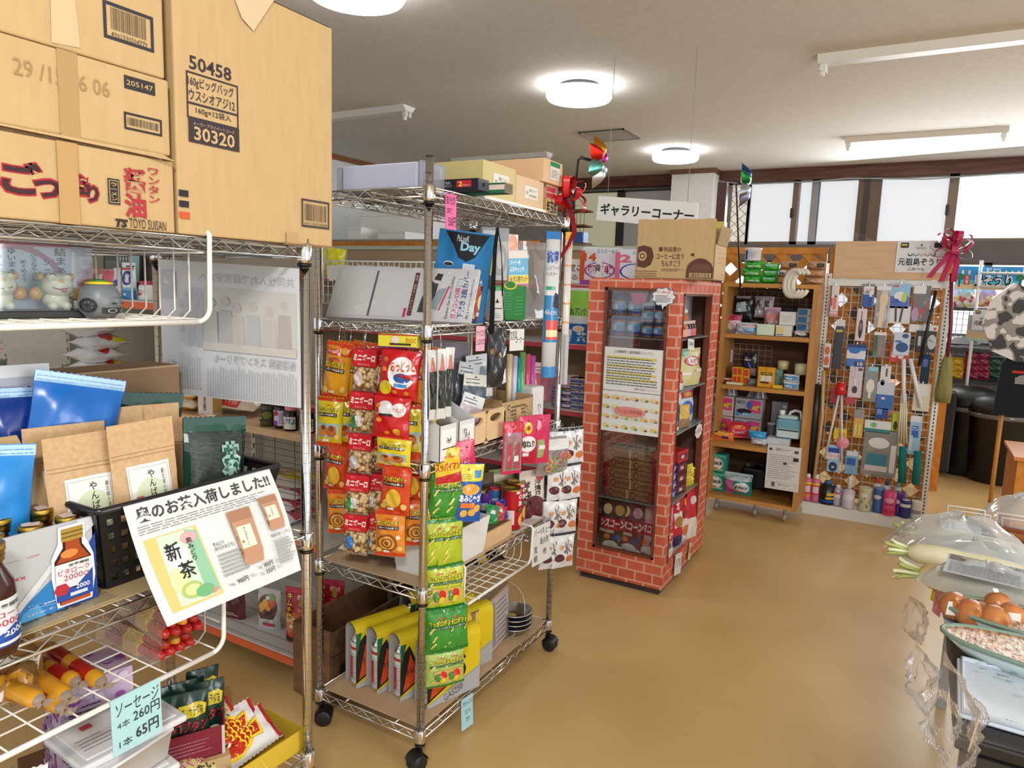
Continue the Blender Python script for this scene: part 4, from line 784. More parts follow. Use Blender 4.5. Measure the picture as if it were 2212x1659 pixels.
# yellow box with fish-shaped wafer packs
YL = mat('cfae34','p'); t = thing('wafer_box','open mustard yellow box of wafer packs at the front of the bottom shelf','box',(-1.43,1.075,Z3),R(88)); mb = MB()
for a,b_ in (((-.2,-.1,0),(.2,-.098,.06)),((-.2,.098,0),(.2,.1,.06)),((-.2,-.1,0),(-.198,.1,.06)),((.198,-.1,0),(.2,.1,.06)),((-.2,-.1,0),(.2,.1,.002))): mb.box(a,b_,YL)
p = flat(mb,(-.2,-.1005,0),(1,0,0),(0,0,1),.4,.06); p.text('10本入',.45,.15,.7,.85,'d8c468',.0); mb.build('tray',parent=t)
mb = MB(); mb.box((-.199,.092,.06),(.12,.094,.16),mat('f0e8e0','k')); mb.build('clear_flap',parent=t)
def wafer(loc,rot,label,kind,seed):
 mb = pillow(.23,.105,.035,mat('c9bf7e' if kind else 'dcdad8','g'),'g',.03,seed,.003); p = mb.front
 p.rect(.95,0,1,1,'b02024'); p.rect(.0,0,.05,1,'b02024' if not kind else 'c9bf7e')
 if kind:
  p.ell(.38,.42,.3,.36,'e6dcc0'); p.ell(.36,.40,.26,.3,'c9a468'); p.ell(.28,.45,.14,.22,'efe9df')
  for c,o in (('5a2a20',.08),('e8e0d8',.05),('c03030',.015)): p.text('ぷくぷく',.5,.62,.92,.88,c,o)
  p.text('たい',.7,.42,.9,.6,'3a2a28',.03); p.text('meito',.1,.08,.28,.2,'a84038',.01); p.ell(.12,.7,.05,.1,'e8e8e8')
 else:
  fx = lambda x,y: (.22+.66*x,.08+.84*y)
  p.poly([fx(*q_) for q_ in ((0,.45),(.04,.62),(.14,.85),(.3,.98),(.5,1),(.7,.86),(.82,.7),(.96,.82),(.93,.5),(.9,.25),(.8,.42),(.62,.16),(.4,.02),(.2,.04),(.1,.1),(.06,.25))],'e8c428')
  p.poly([fx(*q_) for q_ in ((.04,.45),(.08,.62),(.17,.8),(.32,.9),(.5,.92),(.66,.8),(.8,.6),(.92,.7),(.88,.5),(.86,.36),(.78,.5),(.6,.26),(.4,.1),(.22,.12),(.13,.18),(.1,.3))],'b8281c')
  p.ell(*fx(.24,.58),.062,.13,'e8c428'); p.ell(*fx(.24,.58),.05,.105,'e8e8e8'); p.ell(*fx(.24,.58),.03,.065,'1c1c1c')
  for a,b_ in ((.44,.7),(.54,.7),(.64,.62),(.44,.5),(.54,.5),(.64,.46),(.48,.3),(.56,.34),(.72,.54)): p.ring(*fx(a,b_),.045,.1,.45,'e8c428',-80,100)
  p.text('meito',.07,.62,.2,.78,'b83a34',.01); p.text('ぷく',.08,.3,.18,.55,'c02a2a',.04)
 mb.build('wafer_pack',label,'wafer pack',loc,rot,group='wafer packs in the mustard box')
wafer((-1.372,1.12,Z3+.035),(-.95,-.1,R(86)),'white wafer pack with a red and gold fish picture, foremost in the mustard box',0,1)
wafer((-1.40,1.10,Z3+.05),(-.9,-.1,R(84)),'red-edged wafer pack just behind the red fish one',0,2)
wafer((-1.435,1.06,Z3+.06),(-.85,-.16,R(84)),'cream wafer pack with red lettering, highest in the mustard box',1,3)
wafer((-1.47,1.05,Z3+.07),(-.8,-.2,R(82)),'cream wafer pack rearmost in the mustard box',1,4)
wafer((-1.37,.95,Z3+.03),(-.95,.05,R(84)),'cream wafer pack at the box\'s left end by the white tubs',1,5)
# small dark box and white pouch in the lower left corner
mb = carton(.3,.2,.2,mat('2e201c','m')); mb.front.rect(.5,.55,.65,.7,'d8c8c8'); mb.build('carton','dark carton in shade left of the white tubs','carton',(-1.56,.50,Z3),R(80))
mb = pillow(.15,.2,.04,mat('cfcfd2','g'),'g',.06,3,.004); mb.front.poly([(.3,.1),(.7,.1),(.6,.7),(.4,.7)],'c88a90'); mb.build('white_pouch','white pouch with faint red print in the lower left corner','pouch',(-1.35,.56,Z3+.12),(-.3,.1,R(75)))
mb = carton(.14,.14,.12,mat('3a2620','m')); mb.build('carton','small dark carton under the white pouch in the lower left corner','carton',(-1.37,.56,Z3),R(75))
# ================================================================ gondola shelving behind the near rack
def gondola(label,x0,x1,yf,yb,shelves,zt,col='9d9484',deck='dcdcd8',rail='d9653a',zdeck=.115,slot=True):
 t = thing('gondola_shelf',label,'shelving',((x0+x1)/2,yb,0)); c = V(((x0+x1)/2,yb,0)); W_ = x1-x0
 def part(mb,n,lab=None): mb.xf(Matrix.Translation(-c)); return mb.build(n,parent=t,label=lab)
 mb = MB(); mb.box((x0,yb,0),(x1,yb+.03,zt),mat(col,'m')); part(mb,'back_panel')
 n = max(1,round(W_/.9))
 for i in range(n+1):
  x = x1-W_*i/n; mb = MB(); mb.box((x-.02,yb-.03,0),(x+.02,yb,zt),mat('b5b09c','s'))
  if slot:
   for k in range(int(zt/.05)): mb.box((x-.005,yb-.0305,.05+k*.05),(x+.005,yb-.03,.075+k*.05),BLACK)
  part(mb,'upright')
 for z,kind,yfr in shelves:
  mb = MB()
  if kind == 'ply':
   mb.box((x0,yfr,z-.028),(x1,yb,z),PLY); part(mb,'shelf','plywood shelf')
  else:
   m_ = mat(deck,'s'); mb.box((x0,yfr,z-.03),(x1,yb-.001,z),m_)
   if kind == 'perf':
    for row in range(7):
     for k in range(int(W_/.012)):
      if row < 2 or row > 4 or row == 3: x = x1-.012*k-.01; y = yfr+.02+row*.06; mb.face([(x-.0025,y-.0025,z+.0004),(x+.0025,y-.0025,z+.0004),(x+.0025,y+.0025,z+.0004),(x-.0025,y+.0025,z+.0004)],BLACK)
   s = part(mb,'shelf'); r = MB(); r.box((x0,yfr-.006,z-.034),(x1,yfr-.001,z-.004),mat(rail,'s')); r.xf(Matrix.Translation(-c)); r.build('price_rail',parent=s)
 return t
G1 = gondola('gondola shelving with plywood ledge and orange-railed bottom deck behind the near rack',-4.4,-1.93,1.86,2.36,((1.0,'ply',1.865),(.55,'std',1.95),(.118,'perf',1.845)),1.02)
G1B = gondola('upper gondola tier carrying salt pouches and pink bags behind the near rack',-4.4,-2.42,1.9,2.395,((1.455,'std',1.9),),1.75)
# wooden crate on the floor under the wheeled rack's left side
t = thing('wooden_crate','dark wooden crate with a hand slot on the floor beside the gondola','crate',(-1.83,2.2,0)); CW = noisy('dark_crate_wood','4a3222','5c402c',(2,10,10),3,4,.55); CWI = noisy('worn_crate_wood','6a4a34','7a583e',(2,10,10),3,4,.6)
mb = MB()
for z0,z1 in ((.02,.11),(.115,.21)): mb.box((.085,-.4,z0),(.1,.4,z1),CW)
mb.box((.085,-.4,.215),(.1,.4,.30),CW); mb.box((.1,-.36,.11),(.103,-.12,.165),mat('1a120e','m')); mb.build('side_board',parent=t)
mb = MB(); mb.box((-.1,-.4,.02),(-.085,.4,.3),CWI); mb.box((-.085,-.4,.02),(.085,-.385,.3),CWI); mb.box((-.085,.385,.02),(.085,.4,.3),CWI); mb.box((-.085,-.385,0),(.085,.385,.02),CWI); mb.build('box',parent=t)
def on(u,v,z): p = Z(u,v,z); return p,mpp(p)
# retort pouches on the bottom deck
def retort(loc,rz,label,w,h,seed,kind):
 mb = pouch(w,h,.045,mat({'k': 'a01c22','v': 'c3c0c2','p': '6a2a34'}[kind],'g'),'g',seed,.002,.1); p = mb.front
 if kind == 'k':
  p.rect(0,.9,1,1,'b83a50'); p.ell(.55,.3,.42,.28,'c2602a'); p.ell(.3,.4,.2,.1,'e0c090'); p.ell(.25,.28,.16,.1,'d07a4a'); p.ell(.68,.24,.2,.09,'5a8a3a'); p.ell(.75,.3,.16,.06,'3a6a2a'); p.ell(.62,.42,.16,.1,'c8562a'); p.rect(.05,.03,.95,.1,'3a2a2a')
  for c,o in (('1c1410',.1),('e0b430',.03)): p.text('キムチ鍋',.1,.42,.34,.9,c,o,True)
  p.rect(.5,.78,.9,.9,'c83040'); p.text('野菜たっぷり',.52,.8,.88,.88,'f0e8e0',.01); p.rect(.55,.56,.95,.66,'c03028'); p.text('コチュジャン',.57,.58,.93,.64,'f0e8e0',0); p.rect(.6,.68,.78,.86,'9a7a2a'); p.rect(.28,.28,.42,.34,'e8e0e0')
 elif kind == 'v':
  p.ell(.48,.52,.42,.34,'5a3a38'); p.ell(.25,.52,.14,.12,'d8a040'); p.ell(.4,.62,.14,.12,'e0b048'); p.ell(.55,.58,.13,.12,'dc9a38'); p.ell(.68,.68,.16,.12,'c85028'); p.ell(.5,.42,.2,.06,'4a2a3a'); p.ell(.6,.8,.2,.08,'7a9a3a'); p.rect(.3,.2,.8,.27,'d8d4d0'); p.text('たっぷり野菜カレー',.32,.21,.78,.26,'3a3030',0); p.rect(.35,.1,.85,.17,'b83a48'); p.rect(.42,.74,.58,.82,'e0d4e0')
 else: p.ell(.5,.45,.42,.3,'4a1c1a'); p.rect(.05,.7,.95,.85,'c8a058'); p.lines(.1,.1,.9,.2,2,'d8c090')
 mb.build('retort_pouch',label,'food pouch',loc,rz,group='retort food pouches on the orange-railed deck')
p,s = on(575,1358,.119); retort((p.x,p.y+.02,.119),R(10),'silver food pouch with yellow vegetables on the orange-railed deck',.115,.17,1,'v')
p,s = on(637,1388,.119); retort((p.x,p.y+.02,.119),R(14),'nearer red hot-pot pouch with yellow brush lettering, half behind the near rack\'s post',.115,.225,2,'k')
p,s = on(700,1372,.119); retort((p.x-.02,p.y+.06,.119),R(20),'second red hot-pot pouch, behind the wheeled rack\'s left post',.12,.215,3,'k')
p,s = on(498,1335,.119); retort((p.x,p.y+.02,.119),R(8),'purple brown food pouch partly hidden by the tea notice on the deck',.12,.16,4,'p')
# jars and bags on the plywood ledge
def jar(loc,rz,label,r,h,body,lid,deco,grp=None):
 t = thing('jar',label,'jar',loc,rz,grp); mb = MB(); mb.lathe([(0,0),(r*.92,0),(r,.006),(r,h*.74),(r*.8,h*.82)],mat(body,'g'),22); deco(around(mb,r,h*.08,h*.6,'p',w=r*2.6)); mb.build('body',parent=t)
 mb = MB(); mb.lathe([(r*.84,h*.8),(r*.88,h*.82),(r*.88,h*.97),(r*.8,h),(0,h)],mat(lid,'s'),22); mb.build('lid',parent=t); return t
def gohan(p):
 p.rect(0,0,1,.8,'e4e2dc'); p.text('ごはん',.02,.25,.46,.7,'c8408a',.04); p.text('です',.46,.35,.78,.72,'2a7ac0',.04); p.text('よ',.78,.3,1,.7,'2a9a4a',.04); p.rect(0,0,.4,.2,'d8b83a')
p,s = on(615,932,1.0); jar((p.x,p.y+.035,1.0),0,'seaweed jar with pink lid, left one of the pair on the plywood ledge',.029,.098,'14100e','d88a98',gohan,'seaweed paste jars')
p,s = on(649,937,1.0); jar((p.x+.006,p.y+.035,1.0),R(8),'seaweed jar with pink-red lid beside the near rack\'s post',.029,.098,'14100e','c84a5a',gohan,'seaweed paste jars')
def blu(p): p.rect(0,.05,1,.95,'d0cce0'); p.rect(0,.05,.6,.35,'7a4aa0'); p.ell(.5,.78,.14,.16,'b03040'); p.text('のり',.05,.45,.4,.8,'2a2430',.02); p.lines(.65,.2,.95,.85,6,'6a6478',.3)
p,s = on(592,927,1.0); jar((p.x,p.y+.04,1.0),0,'dark jar with a lilac label third from the near rack\'s post',.030,.11,'16121a','2a2a30',blu)
def oli(p): p.rect(0,.2,1,.95,'3a3428'); p.rect(.0,.55,.5,.68,'c05a68'); p.text('Mio',.1,.35,.5,.5,'d8d8d8',.01); p.ell(.75,.6,.2,.25,'6a7a3a')
p,s = on(563,922,1.0); jar((p.x,p.y+.04,1.0),0,'olive green jar leftmost in the row of jars on the plywood ledge',.033,.105,'4a4a26','3a3a34',oli)
mb = pillow(.24,.17,.06,mat('d9c8b4','g'),'g',.05,2,.004); q_ = mb.front; q_.poly([(0,.3),(1,.35),(1,1),(0,1)],'dc9a2c'); q_.ell(.75,.8,.25,.15,'d8762c'); q_.text('マカロニ',.3,.55,.8,.8,'f0d8c8',.03); q_.rect(.05,.4,.5,.5,'c8cce0'); q_.poly([(0,.05),(.6,.02),(.65,.2),(0,.28)],'d0403c'); q_.text('スパゲティサラダ',.02,.08,.58,.2,'f0d8c8',.02)
p,s = on(500,898,1.0); mb.build('pasta_bag','orange and white bag lying on the plywood ledge left of the jars','food bag',(p.x,p.y+.0,1.03),(-1.25,0,R(6)))
mb = carton(.085,.05,.12,'d6c8c0'); q_ = mb.front; q_.text('小麦粉',.38,.15,.58,.95,'3a3434',.008,True); q_.rect(.05,.1,.3,.35,'e0d8d4'); mb.right.rect(0,.1,1,.8,'c8a85a'); p,s = on(432,898,1.0); mb.build('flour_box','pale flour packet with vertical brush lettering on the plywood ledge','packet',(p.x,p.y+.05,1.0),R(4))
for i,(u,z,l) in enumerate(((384,1.0,'lower yellow flour bag by the rear post on the plywood ledge'),(380,1.045,'upper yellow flour bag stacked by the rear post'))):
 mb = pillow(.15,.12,.045,mat('d9a01c','g'),'g',.04,i,.003); mb.front.rect(0,0,1,.3,'d8ccb4'); p,s = on(u,890,1.0); mb.build('flour_bag',l,'flour bag',(p.x,p.y+.02,z+.02),(-1.35,0,R(8*i)),group='yellow flour bags')
# salt bags
for k in range(5):
 mb = pillow(.26,.19,.07,mat('dcdde0','g'),'g',.05,k,.004); q_ = mb.front; q_.poly([(.0,.7),(1,.6),(1,1),(0,1)],'d8c82c') if k % 2 else q_.poly([(.55,.75),(.9,.7),(.95,.95),(.5,.98)],'d8c82c')
 q_.ell(.75,.5,.2,.14,'c83030'); q_.poly([(.2,.3),(.6,.28),(.55,.55),(.25,.55)],'c8382c'); q_.text('ニッポン',.25,.33,.55,.5,'f0e0e0',.02); q_.line([(.5,.75),(.62,.55),(.75,.7)],.012,'2a58a8')
 p = Y(205 if k < 4 else 190,800,2.02); mb.build('salt_bag',('bottom','second','middle','fourth','topmost')[k]+' white and yellow sugar bag in the pile seen above the brown carton','sugar bag',(p.x,1.93+.02*(k % 2),1.01+.062*k+.03),(-1.5,0,R(6-4*k)),group='pile of sugar bags')
# upper shelf: salt, pink bags, jars, framed picture
Zu = 1.457
def at(u,y): return Y(u,690,y).x
mb = pouch(.078,.165,.04,mat('e0e2e8','g'),'g',1,.002,.12); q_ = mb.front; q_.rect(0,0,1,.25,'2a78b8'); q_.rect(0,.25,1,.32,'6ab0d8'); q_.ell(.5,.58,.37,.2,'243a8a'); q_.text('塩',.32,.46,.68,.7,'e6e8f0',.05); q_.rect(.05,.8,.9,.86,'c83a44'); q_.rect(.35,.88,.95,.92,'2a2a2a'); q_.rect(.3,.1,.5,.16,'e8e8e8'); mb.build('salt_pouch','white and blue salt pouch with a dark blue circle on the upper shelf','salt pouch',(at(283,1.97),1.97,Zu),R(12))
mb = pouch(.07,.14,.04,mat('d8d8e0','g'),'g',2,.002,.12); q_ = mb.front; q_.ell(.6,.5,.3,.12,'2a4aa8'); q_.rect(0,.0,1,.2,'c0b4c0'); mb.build('salt_pouch','plain pale salt pouch left of the blue-circled one','salt pouch',(at(258,1.99),1.99,Zu),R(-8))
def wht(p): p.rect(0,0,1,1,'dcdcdc'); p.poly([(.3,.5),(.7,.5),(.5,.2)],'c02830'); p.lines(.3,.6,.8,.8,2,'c06a70')
jar((at(318,1.97),1.97,Zu),0,'small white jar with red lid beside the blue-circled salt pouch',.03,.085,'dcdcdc','b8304a',wht)
for i,(u,y,c,l,w,h) in enumerate(((180,2.02,'d88a94','pink noodle bag behind the grey cat ornament',.2,.13),(225,2.06,'d8707a','red and white bag on the upper shelf, right of the cat ornament',.16,.13),(160,2.12,'dcc8cc','pale pink bag standing highest behind the figurine case',.2,.2),(90,2.05,'d69aa0','pink bag seen through the figurine case',.2,.15))):
 mb = pillow(w,h,.05,mat(c,'g'),'g',.06,i+2,.005); q_ = mb.front; q_.rect(.1,.5,.6,.8,'e8d8da'); q_.ell(.7,.35,.2,.2,'c84a58'); q_.rect(.2,.15,.8,.3,'e4c0c4'); mb.build('noodle_bag',l,'food bag',(at(u,y),y,Zu+.002),(-.2,0,R(10*i-12)),group='pink bags on the upper gondola shelf')
# dark framed picture and things on top of the gondola
mb = MB(); mb.box((-.17,0,0),(.17,.02,.24),mat('241e1e','s')); q_ = flat(mb,(-.17,0,0),(1,0,0),(0,0,1),.34,.24,'g'); q_.rect(.05,.07,.95,.93,'4a5450'); q_.rect(.05,.5,.95,.75,'6e7674'); q_.rect(.75,.3,.95,.93,'9ac4c0')
for k in range(5): q_.poly([(.35+.08*k,.8),(.38+.08*k,.88),(.41+.08*k,.8),(.38+.08*k,.72)],'b8bcbc')
p = Y(262,590,2.3); mb.build('picture_frame','dark framed glossy picture leaning on the gondola behind the cat ornament','picture frame',(p.x,2.30,Zu+.002),(-.04,0,0))
for i,(u,c,l) in enumerate(((195,'b8a878','glass bottle with gold lid leftmost in front of the dark frame'),(215,'9a8a4a','glass bottle with a yellow label in front of the dark frame'),(232,'a8c0b8','pale green glass bottle in front of the dark frame'),(248,'a8b8b0','rightmost pale glass bottle in front of the dark frame'))):
 jar((at(u,2.2),2.2,Zu),0,l,.024,.135,c,'c8c8b8' if i > 1 else 'c8b040',lambda p: p.rect(0,.1,1,.5,'d8c83a' if i < 2 else 'c83a30'),'glass bottles on the gondola')
mb = tag_card(.55,.09,'d8d8d8'); mb.front.text('おみやげ コーナー',.05,.2,.95,.85,'5a5a60',0); p = Y(250,535,1.88); mb.build('shelf_sign','white paper sign with faint handwriting behind the top of the near rack','sign',(p.x,1.9,1.74))
mb = MB(); mb.box((-.3,0,0),(.3,.3,.2),WHITE); p = Y(215,535,2.05); mb.build('box','white box on the gondola top behind the near rack','box',(p.x,2.05,1.752))
# bags on the lower gondola shelf, seen behind the near rack's post
for i,(u,z,c,c2,l) in enumerate(((600,.552,'d8d4d6','c04858','red and white flour bag lowest in the pile behind the near rack\'s post'),(595,.60,'dcc8cc','c03a50','red-printed white bag in the middle of the pile behind the post'),(605,.65,'d9d8d4','c05060','white bag under the yellow one behind the post'),(610,.70,'d8d2c0','d8c82c','yellow-topped flour bag on the pile behind the near rack\'s post'))):
 mb = pillow(.25,.17,.055,mat(c,'g'),'g',.05,i,.004); q_ = mb.front; q_.rect(.0,.2,1,.9,c2); q_.lines(.1,.3,.9,.8,4,'e8dcdc',.5); p = Y(u+40,1100,2.05); mb.build('flour_bag',l,'flour bag',(p.x-.10,2.0,z+.03),(-1.5,0,R(-4+5*i)),group='flour bags on the gondola\'s lower shelf')
# dark wire guard below the plywood ledge
mb = MB(); m_ = mat('6a645c','s')
for k in range(12): mb.cyl((-2.6,1.93,.66+.025*k),(-1.945,1.93,.66+.025*k),.0015,m_,5)
for k in range(7): mb.cyl((-2.6+.109*k,1.934,.64),(-2.6+.109*k,1.934,.95),.002,m_,5)
finish(mb,'wire_guard','dark wire guard under the plywood ledge, behind the black basket','wire panel',(-2.27,1.93,.64))
# ================================================================ goods on the wheeled rack: top shelf
L1 = 1.852
LAV = mat('b9c0dc','x'); mb = MB(); mb.box((-.155,-.06,0),(.145,.06,.078),mat('bcc3de','s'),.008); mb.box((-.175,-.063,0),(-.157,.063,.075),mat('d5dae4','x'),.006); mb.box((.147,-.063,0),(.162,.063,.082),mat('d5dae4','x'),.006)
mb.build('storage_bin','pale lavender plastic bin on the top shelf of the wheeled rack','bin',(-1.475,1.80,L1))
mb = carton(.2,.06,.035,mat('16243c','p')); mb.front.text('Panasonic',.55,.3,.95,.7,'d8d8dc',.01); mb.build('lamp_box','dark lamp box at the far left of the wheeled rack\'s top shelf','box',(-1.68,2.02,L1))
mb = carton(.5,.062,.034,mat('1d1d28','p')); p = mb.front; p.text('プレミア電球色',.72,.55,.80,.8,'c8c8d0',0); p.text('LLC30EX-S',.72,.3,.81,.5,'a0a0a8',0); p.rect(.845,.25,.955,.85,'b02a34'); p.text('2',.86,.33,.89,.78,'e8c848',.03); p.text('本セット',.895,.35,.945,.52,'e0d0d0',.01); q_ = mb.right; q_.rect(0,0,1,1,'4a4c52'); q_.ell(.5,.5,.1,.2,'101014')
mb.build('lamp_box','long black two-lamp carton with a red 2 badge, overhanging the top shelf','box',(-1.44,1.885,L1+.006))
mb = carton(.5,.05,.03,mat('2d6a4c','p')); mb.front.rect(0,.3,1,.8,'d8c8c0'); mb.right.rect(0,0,1,1,'8a745c'); mb.right.rect(.08,.1,.92,.9,'6a563e'); mb.build('lamp_box','green lamp carton with an open end beside the black two-lamp one','box',(-1.385,1.945,L1+.004))
def lab(p,a,b,c): p.rect(.3,.28,.78,.72,'e0dcd4'); p.text(a,.46,.52,.74,.64,'4a4a4e',0); p.text(b,.34,.42,.43,.54,'4a4a4e',0); p.text(c,.46,.34,.74,.46,'4a4a4e',0)
mb = carton(.3,.215,.112,mat('c9b980','p')); lab(mb.right,'御霊前 ワンタッチ','芯型','P-303F 10枚×50入'); mb.build('carton','mustard envelope carton on the top shelf of the wheeled rack, with a white label','carton',(-1.42,2.115,L1+.012))
mb = carton(.26,.21,.10,mat('d9b994','p')); lab(mb.right,'御仏前 ワンタッチ','芯型','P-305F 10枚×50入'); mb.build('carton','peach envelope carton right of the mustard one','carton',(-1.402,2.335,L1+.010))
for i,(x0,y0,w,d) in enumerate(((-1.42,2.115,.32,.22),(-1.40,2.335,.28,.214))):
 mb = MB(); mb.box((-w/2,-d/2,0),(w/2,d/2,.010-.001*i),WHITE); mb.build('tray',('white tray edge under the mustard carton','white tray edge under the peach carton')[i],'tray',(x0,y0,L1))
mb = carton(.26,.1,.06,mat('c9a86a','p')); mb.right.text('年玉袋',.05,.1,.95,.9,'1c1816',.03); mb.build('carton','open tan carton handwritten for new-year envelopes at the rack\'s far end','carton',(-1.41,2.53,L1))
mb = carton(.26,.1,.05,mat('d4b08c','p')); mb.right.rect(.0,.5,.75,.85,'b83848'); mb.right.rect(.0,.05,.75,.4,'b83848'); mb.build('carton','flat carton with two red stripes stacked at the rack\'s far end','carton',(-1.41,2.53,L1+.061))
mb = carton(.34,.16,.085,mat('dcb78f','p')); q_ = mb.right; q_.rect(.35,.2,.85,.95,'dcd8d0'); q_.rect(.35,.75,.85,.95,'2a8a58'); q_.lines(.4,.3,.8,.65,4,'5a5a5e',.3); mb.build('carton','topmost pale peach carton with a green and white label at the rack\'s far end','carton',(-1.43,2.49,L1+.112))
mb = tag_card(.058,.105,'e0679c',curl=.03); p = mb.front; p.text('蛍光灯',.05,.7,.9,.93,'3a1a28',0); p.text('2本で',.1,.44,.6,.62,'3a1a28',0); p.text('550円',.25,.08,.95,.36,'3a1a28',0); q = X(957,416,-1.262); mb.build('price_card','bright pink handwritten price card for fluorescent lamps hung on the top shelf edge','price card',(-1.258,q.y+.035,q.z),R(90))
# red pull bow at the rear post
def bow(name,label,c,s,col1,col2,tails,seed,rot=0):
 t = thing(name,label,'ribbon',c,rot); rd = random.Random(seed); m1,m2 = mat(col1,'g'),mat(col2,'g'); mb = MB()
 for k in range(13):
  a = 2.4*k; el = -.5+1.7*(k/12); d = V((cos(a)*cos(el),sin(a)*cos(el)*.8,sin(el))); n = d.cross(V((0,0,1))).normalized(); up = n.cross(d); w = s*.26
  def lp(u,v,d=d,n=n,up=up,w=w): th = 2*pi*u; return d*(s*.5*(1-cos(th)))+up*(s*.26*sin(th))+n*((v-.5)*w*(.5+.5*sin(pi*u)))
  mb.grid(lp,14,3,m2 if k % 3 == 1 else m1)
 mb.build('loops',parent=t); 
 for pts in tails:
  mb = MB(); P = [V(q_)*s for q_ in pts]; N = len(P)-1
  def tf(u,v): i = min(int(v*N),N-1); f = v*N-i; q_ = P[i].lerp(P[i+1],f); return q_+V((.86,-.5,0))*((u-.5)*s*.34*(1-.15*v))+V((.5,.86,0))*(.04*s*sin(v*7))
  mb.grid(tf,3,16,m1); mb.build('tail',parent=t)
q = X(1220,428,-1.255); bow('ribbon_bow','shiny red ribbon bow tied to the rear post of the wheeled rack',(q.x,q.y,q.z),.10,'c0121c','d82a30',[[(.1,0,-.2),(.35,0,-.8),(.5,0,-1.3),(.3,0,-1.8),(-.2,0,-2.4)]],1)
# pinwheels on black poles
def pinwheel(label,px_,top,bot,y,cols,r,lean=0):
 tp = Y(px_[0],top,y); bt = Y(px_[1],bot,y); hub = Y(px_[2],px_[3],y); t = thing('pinwheel',label,'pinwheel',bt); mb = MB()
 mb.tube([V((0,0,0)),tp-bt,V((tp-bt))+V((.012,0,.012)),hub-bt],.006,BLACK,6); blob(mb,hub-bt,(.012,.012,.012),BLACK); mb.build('pole',parent=t)
 fx = V((.97,.22,0)); A = fx.cross(V((0,0,1)));   # wheel axis along fx, seen nearly edge-on
 for k,c in enumerate(cols):
  a = 2*pi*k/len(cols); d = V((0,0,1))*cos(a)+A*sin(a); e = V((0,0,1))*-sin(a)+A*cos(a); mb = MB()
  def bl(u,v,d=d,e=e): w = sin(pi*min(1,.12+u*.88))**.7; return hub-bt+d*(r*u)+e*((v-.5)*r*.75*w)+fx*(r*(.42*sin(pi*v)*sin(pi*u)-.15*u))
  mb.grid(bl,9,7,mat(c,'f')); mb.build('blade',parent=t,label=None)
 return t
pinwheel('red, gold and silver foil pinwheel on a black pole by the red ribbon bow',(1248,1234,1290,350),347,500,2.72,['c8861c','c82a20','6ab0a8','c8ccd4','c4c4c8','b8308a'],.105)
pinwheel('blue, green and silver foil pinwheel in front of the windows',(1590,1600,1606,400),398,640,5.15,['1258a0','2a7a3a','b8bcd0','9a9ac0','1a5aa8','c4c8cc'],.15)

# ================================================================ second shelf of the wheeled rack
L2 = 1.447
mb = MB(); w,h = .50,.20; mb.box((-w/2,-.006,0),(w/2,.006,h),mat('d6d8dc','p')); p = flat(mb,(-w/2,-.006,0),(1,0,0),(0,0,1),w,h)
FO = mat('dfe3e6','g'); p.rect(.03,.05,.29,.92,FO); p.rect(.30,.05,.56,.92,FO); p.rect(.287,.05,.302,.92,'5a5e64'); p.rect(.54,0,1,1,'dddee2')
p.rect(.565,.08,.595,.9,'5a2430'); p.text('高温・高熱をしっかりカバー',.57,.12,.59,.86,'e0d4d6',0,True); p.rect(.535,.05,.555,.22,'d83a8a'); p.poly([(.63,.15),(.68,.15),(.73,.4),(.74,.8),(.68,.75),(.64,.4)],'3a4648'); p.ell(.73,.82,.05,.12,'e4d4dc'); p.ell(.73,.82,.045,.11,'dfe2e6'); p.poly([(.7,.78),(.75,.75),(.76,.88),(.72,.9)],'2e3638'); p.poly([(.70,.25),(.76,.2),(.80,.62),(.75,.6)],'9ab0b8'); p.line([(.775,.2),(.815,.66)],.005,'d8306a')
P2 = Panel(mb,lambda u,v,e: V((-w/2+u,-.006-e,v)),w,h); P2.e = p.e
def side(s_,x,y0,y1,wd,c,b=.01):  # sideways lettering, reading upward
 vs,fs,ar = glyphs(s_,b); P2.tris([((x-wd*(q_[1]-.5))*w,(y0+(y1-y0)*q_[0])*h) for q_ in vs],fs,c)
side('Kitchen Gas Stove Underlay',.835,.05,.85,.026,'4a4b50',.006); side('ガスコンロ用',.88,.06,.62,.035,'d83a80',.012); side('下敷き 2面カバー',.925,.06,.95,.042,'2a4a98',.014); side('約 2.23m~3.68m×73cm',.972,.06,.8,.018,'5a5c64',.004); P2.frame(.868,.66,.905,.8,.001,'4a70b0')
mb.grid(lambda u,v: V((-w/2-.035+u*(w+.045),-.012-.006*sin(u*20)*sin(v*9),-.003+v*(h+.014))),8,5,FILM)
mb.build('stove_cover_pack','wide flat pack of silver foil stove sheets leaning on the second shelf','stove cover',(-1.475,1.83,L2+.002),(-.55,0,R(17)))
mb = carton(.19,.05,.30,mat('2478b4','p')); p = mb.front
p.poly([(.12,.98),(.92,.98),(.7,.72),(.55,.66),(.4,.7),(.3,.82)],'16161c'); p.text('PaLooK',.34,.88,.56,.95,'c8c8d0',.01); p.text('Day',.42,.75,.78,.88,'8ac0d8',.04); p.ell(.24,.62,.09,.03,'c8ccd4'); p.ell(.24,.615,.08,.02,'1a2a38'); p.rect(.5,.52,.72,.64,'c8d4dc'); p.text('白さくっきり3波長形昼光色',.25,.42,.9,.48,'dfe8f0',.012); p.lines(.1,.37,.9,.41,2,'bcd4e4',.4,.05); p.rect(.1,.04,.86,.33,'dfe4e8'); p.rect(.12,.28,.48,.31,'c04040'); p.rect(.5,.28,.84,.31,'6ab04c'); p.ring(.28,.16,.06,.06,.35,'2a2a2a'); p.lines(.5,.08,.82,.24,4,'5a5a5e',.3)
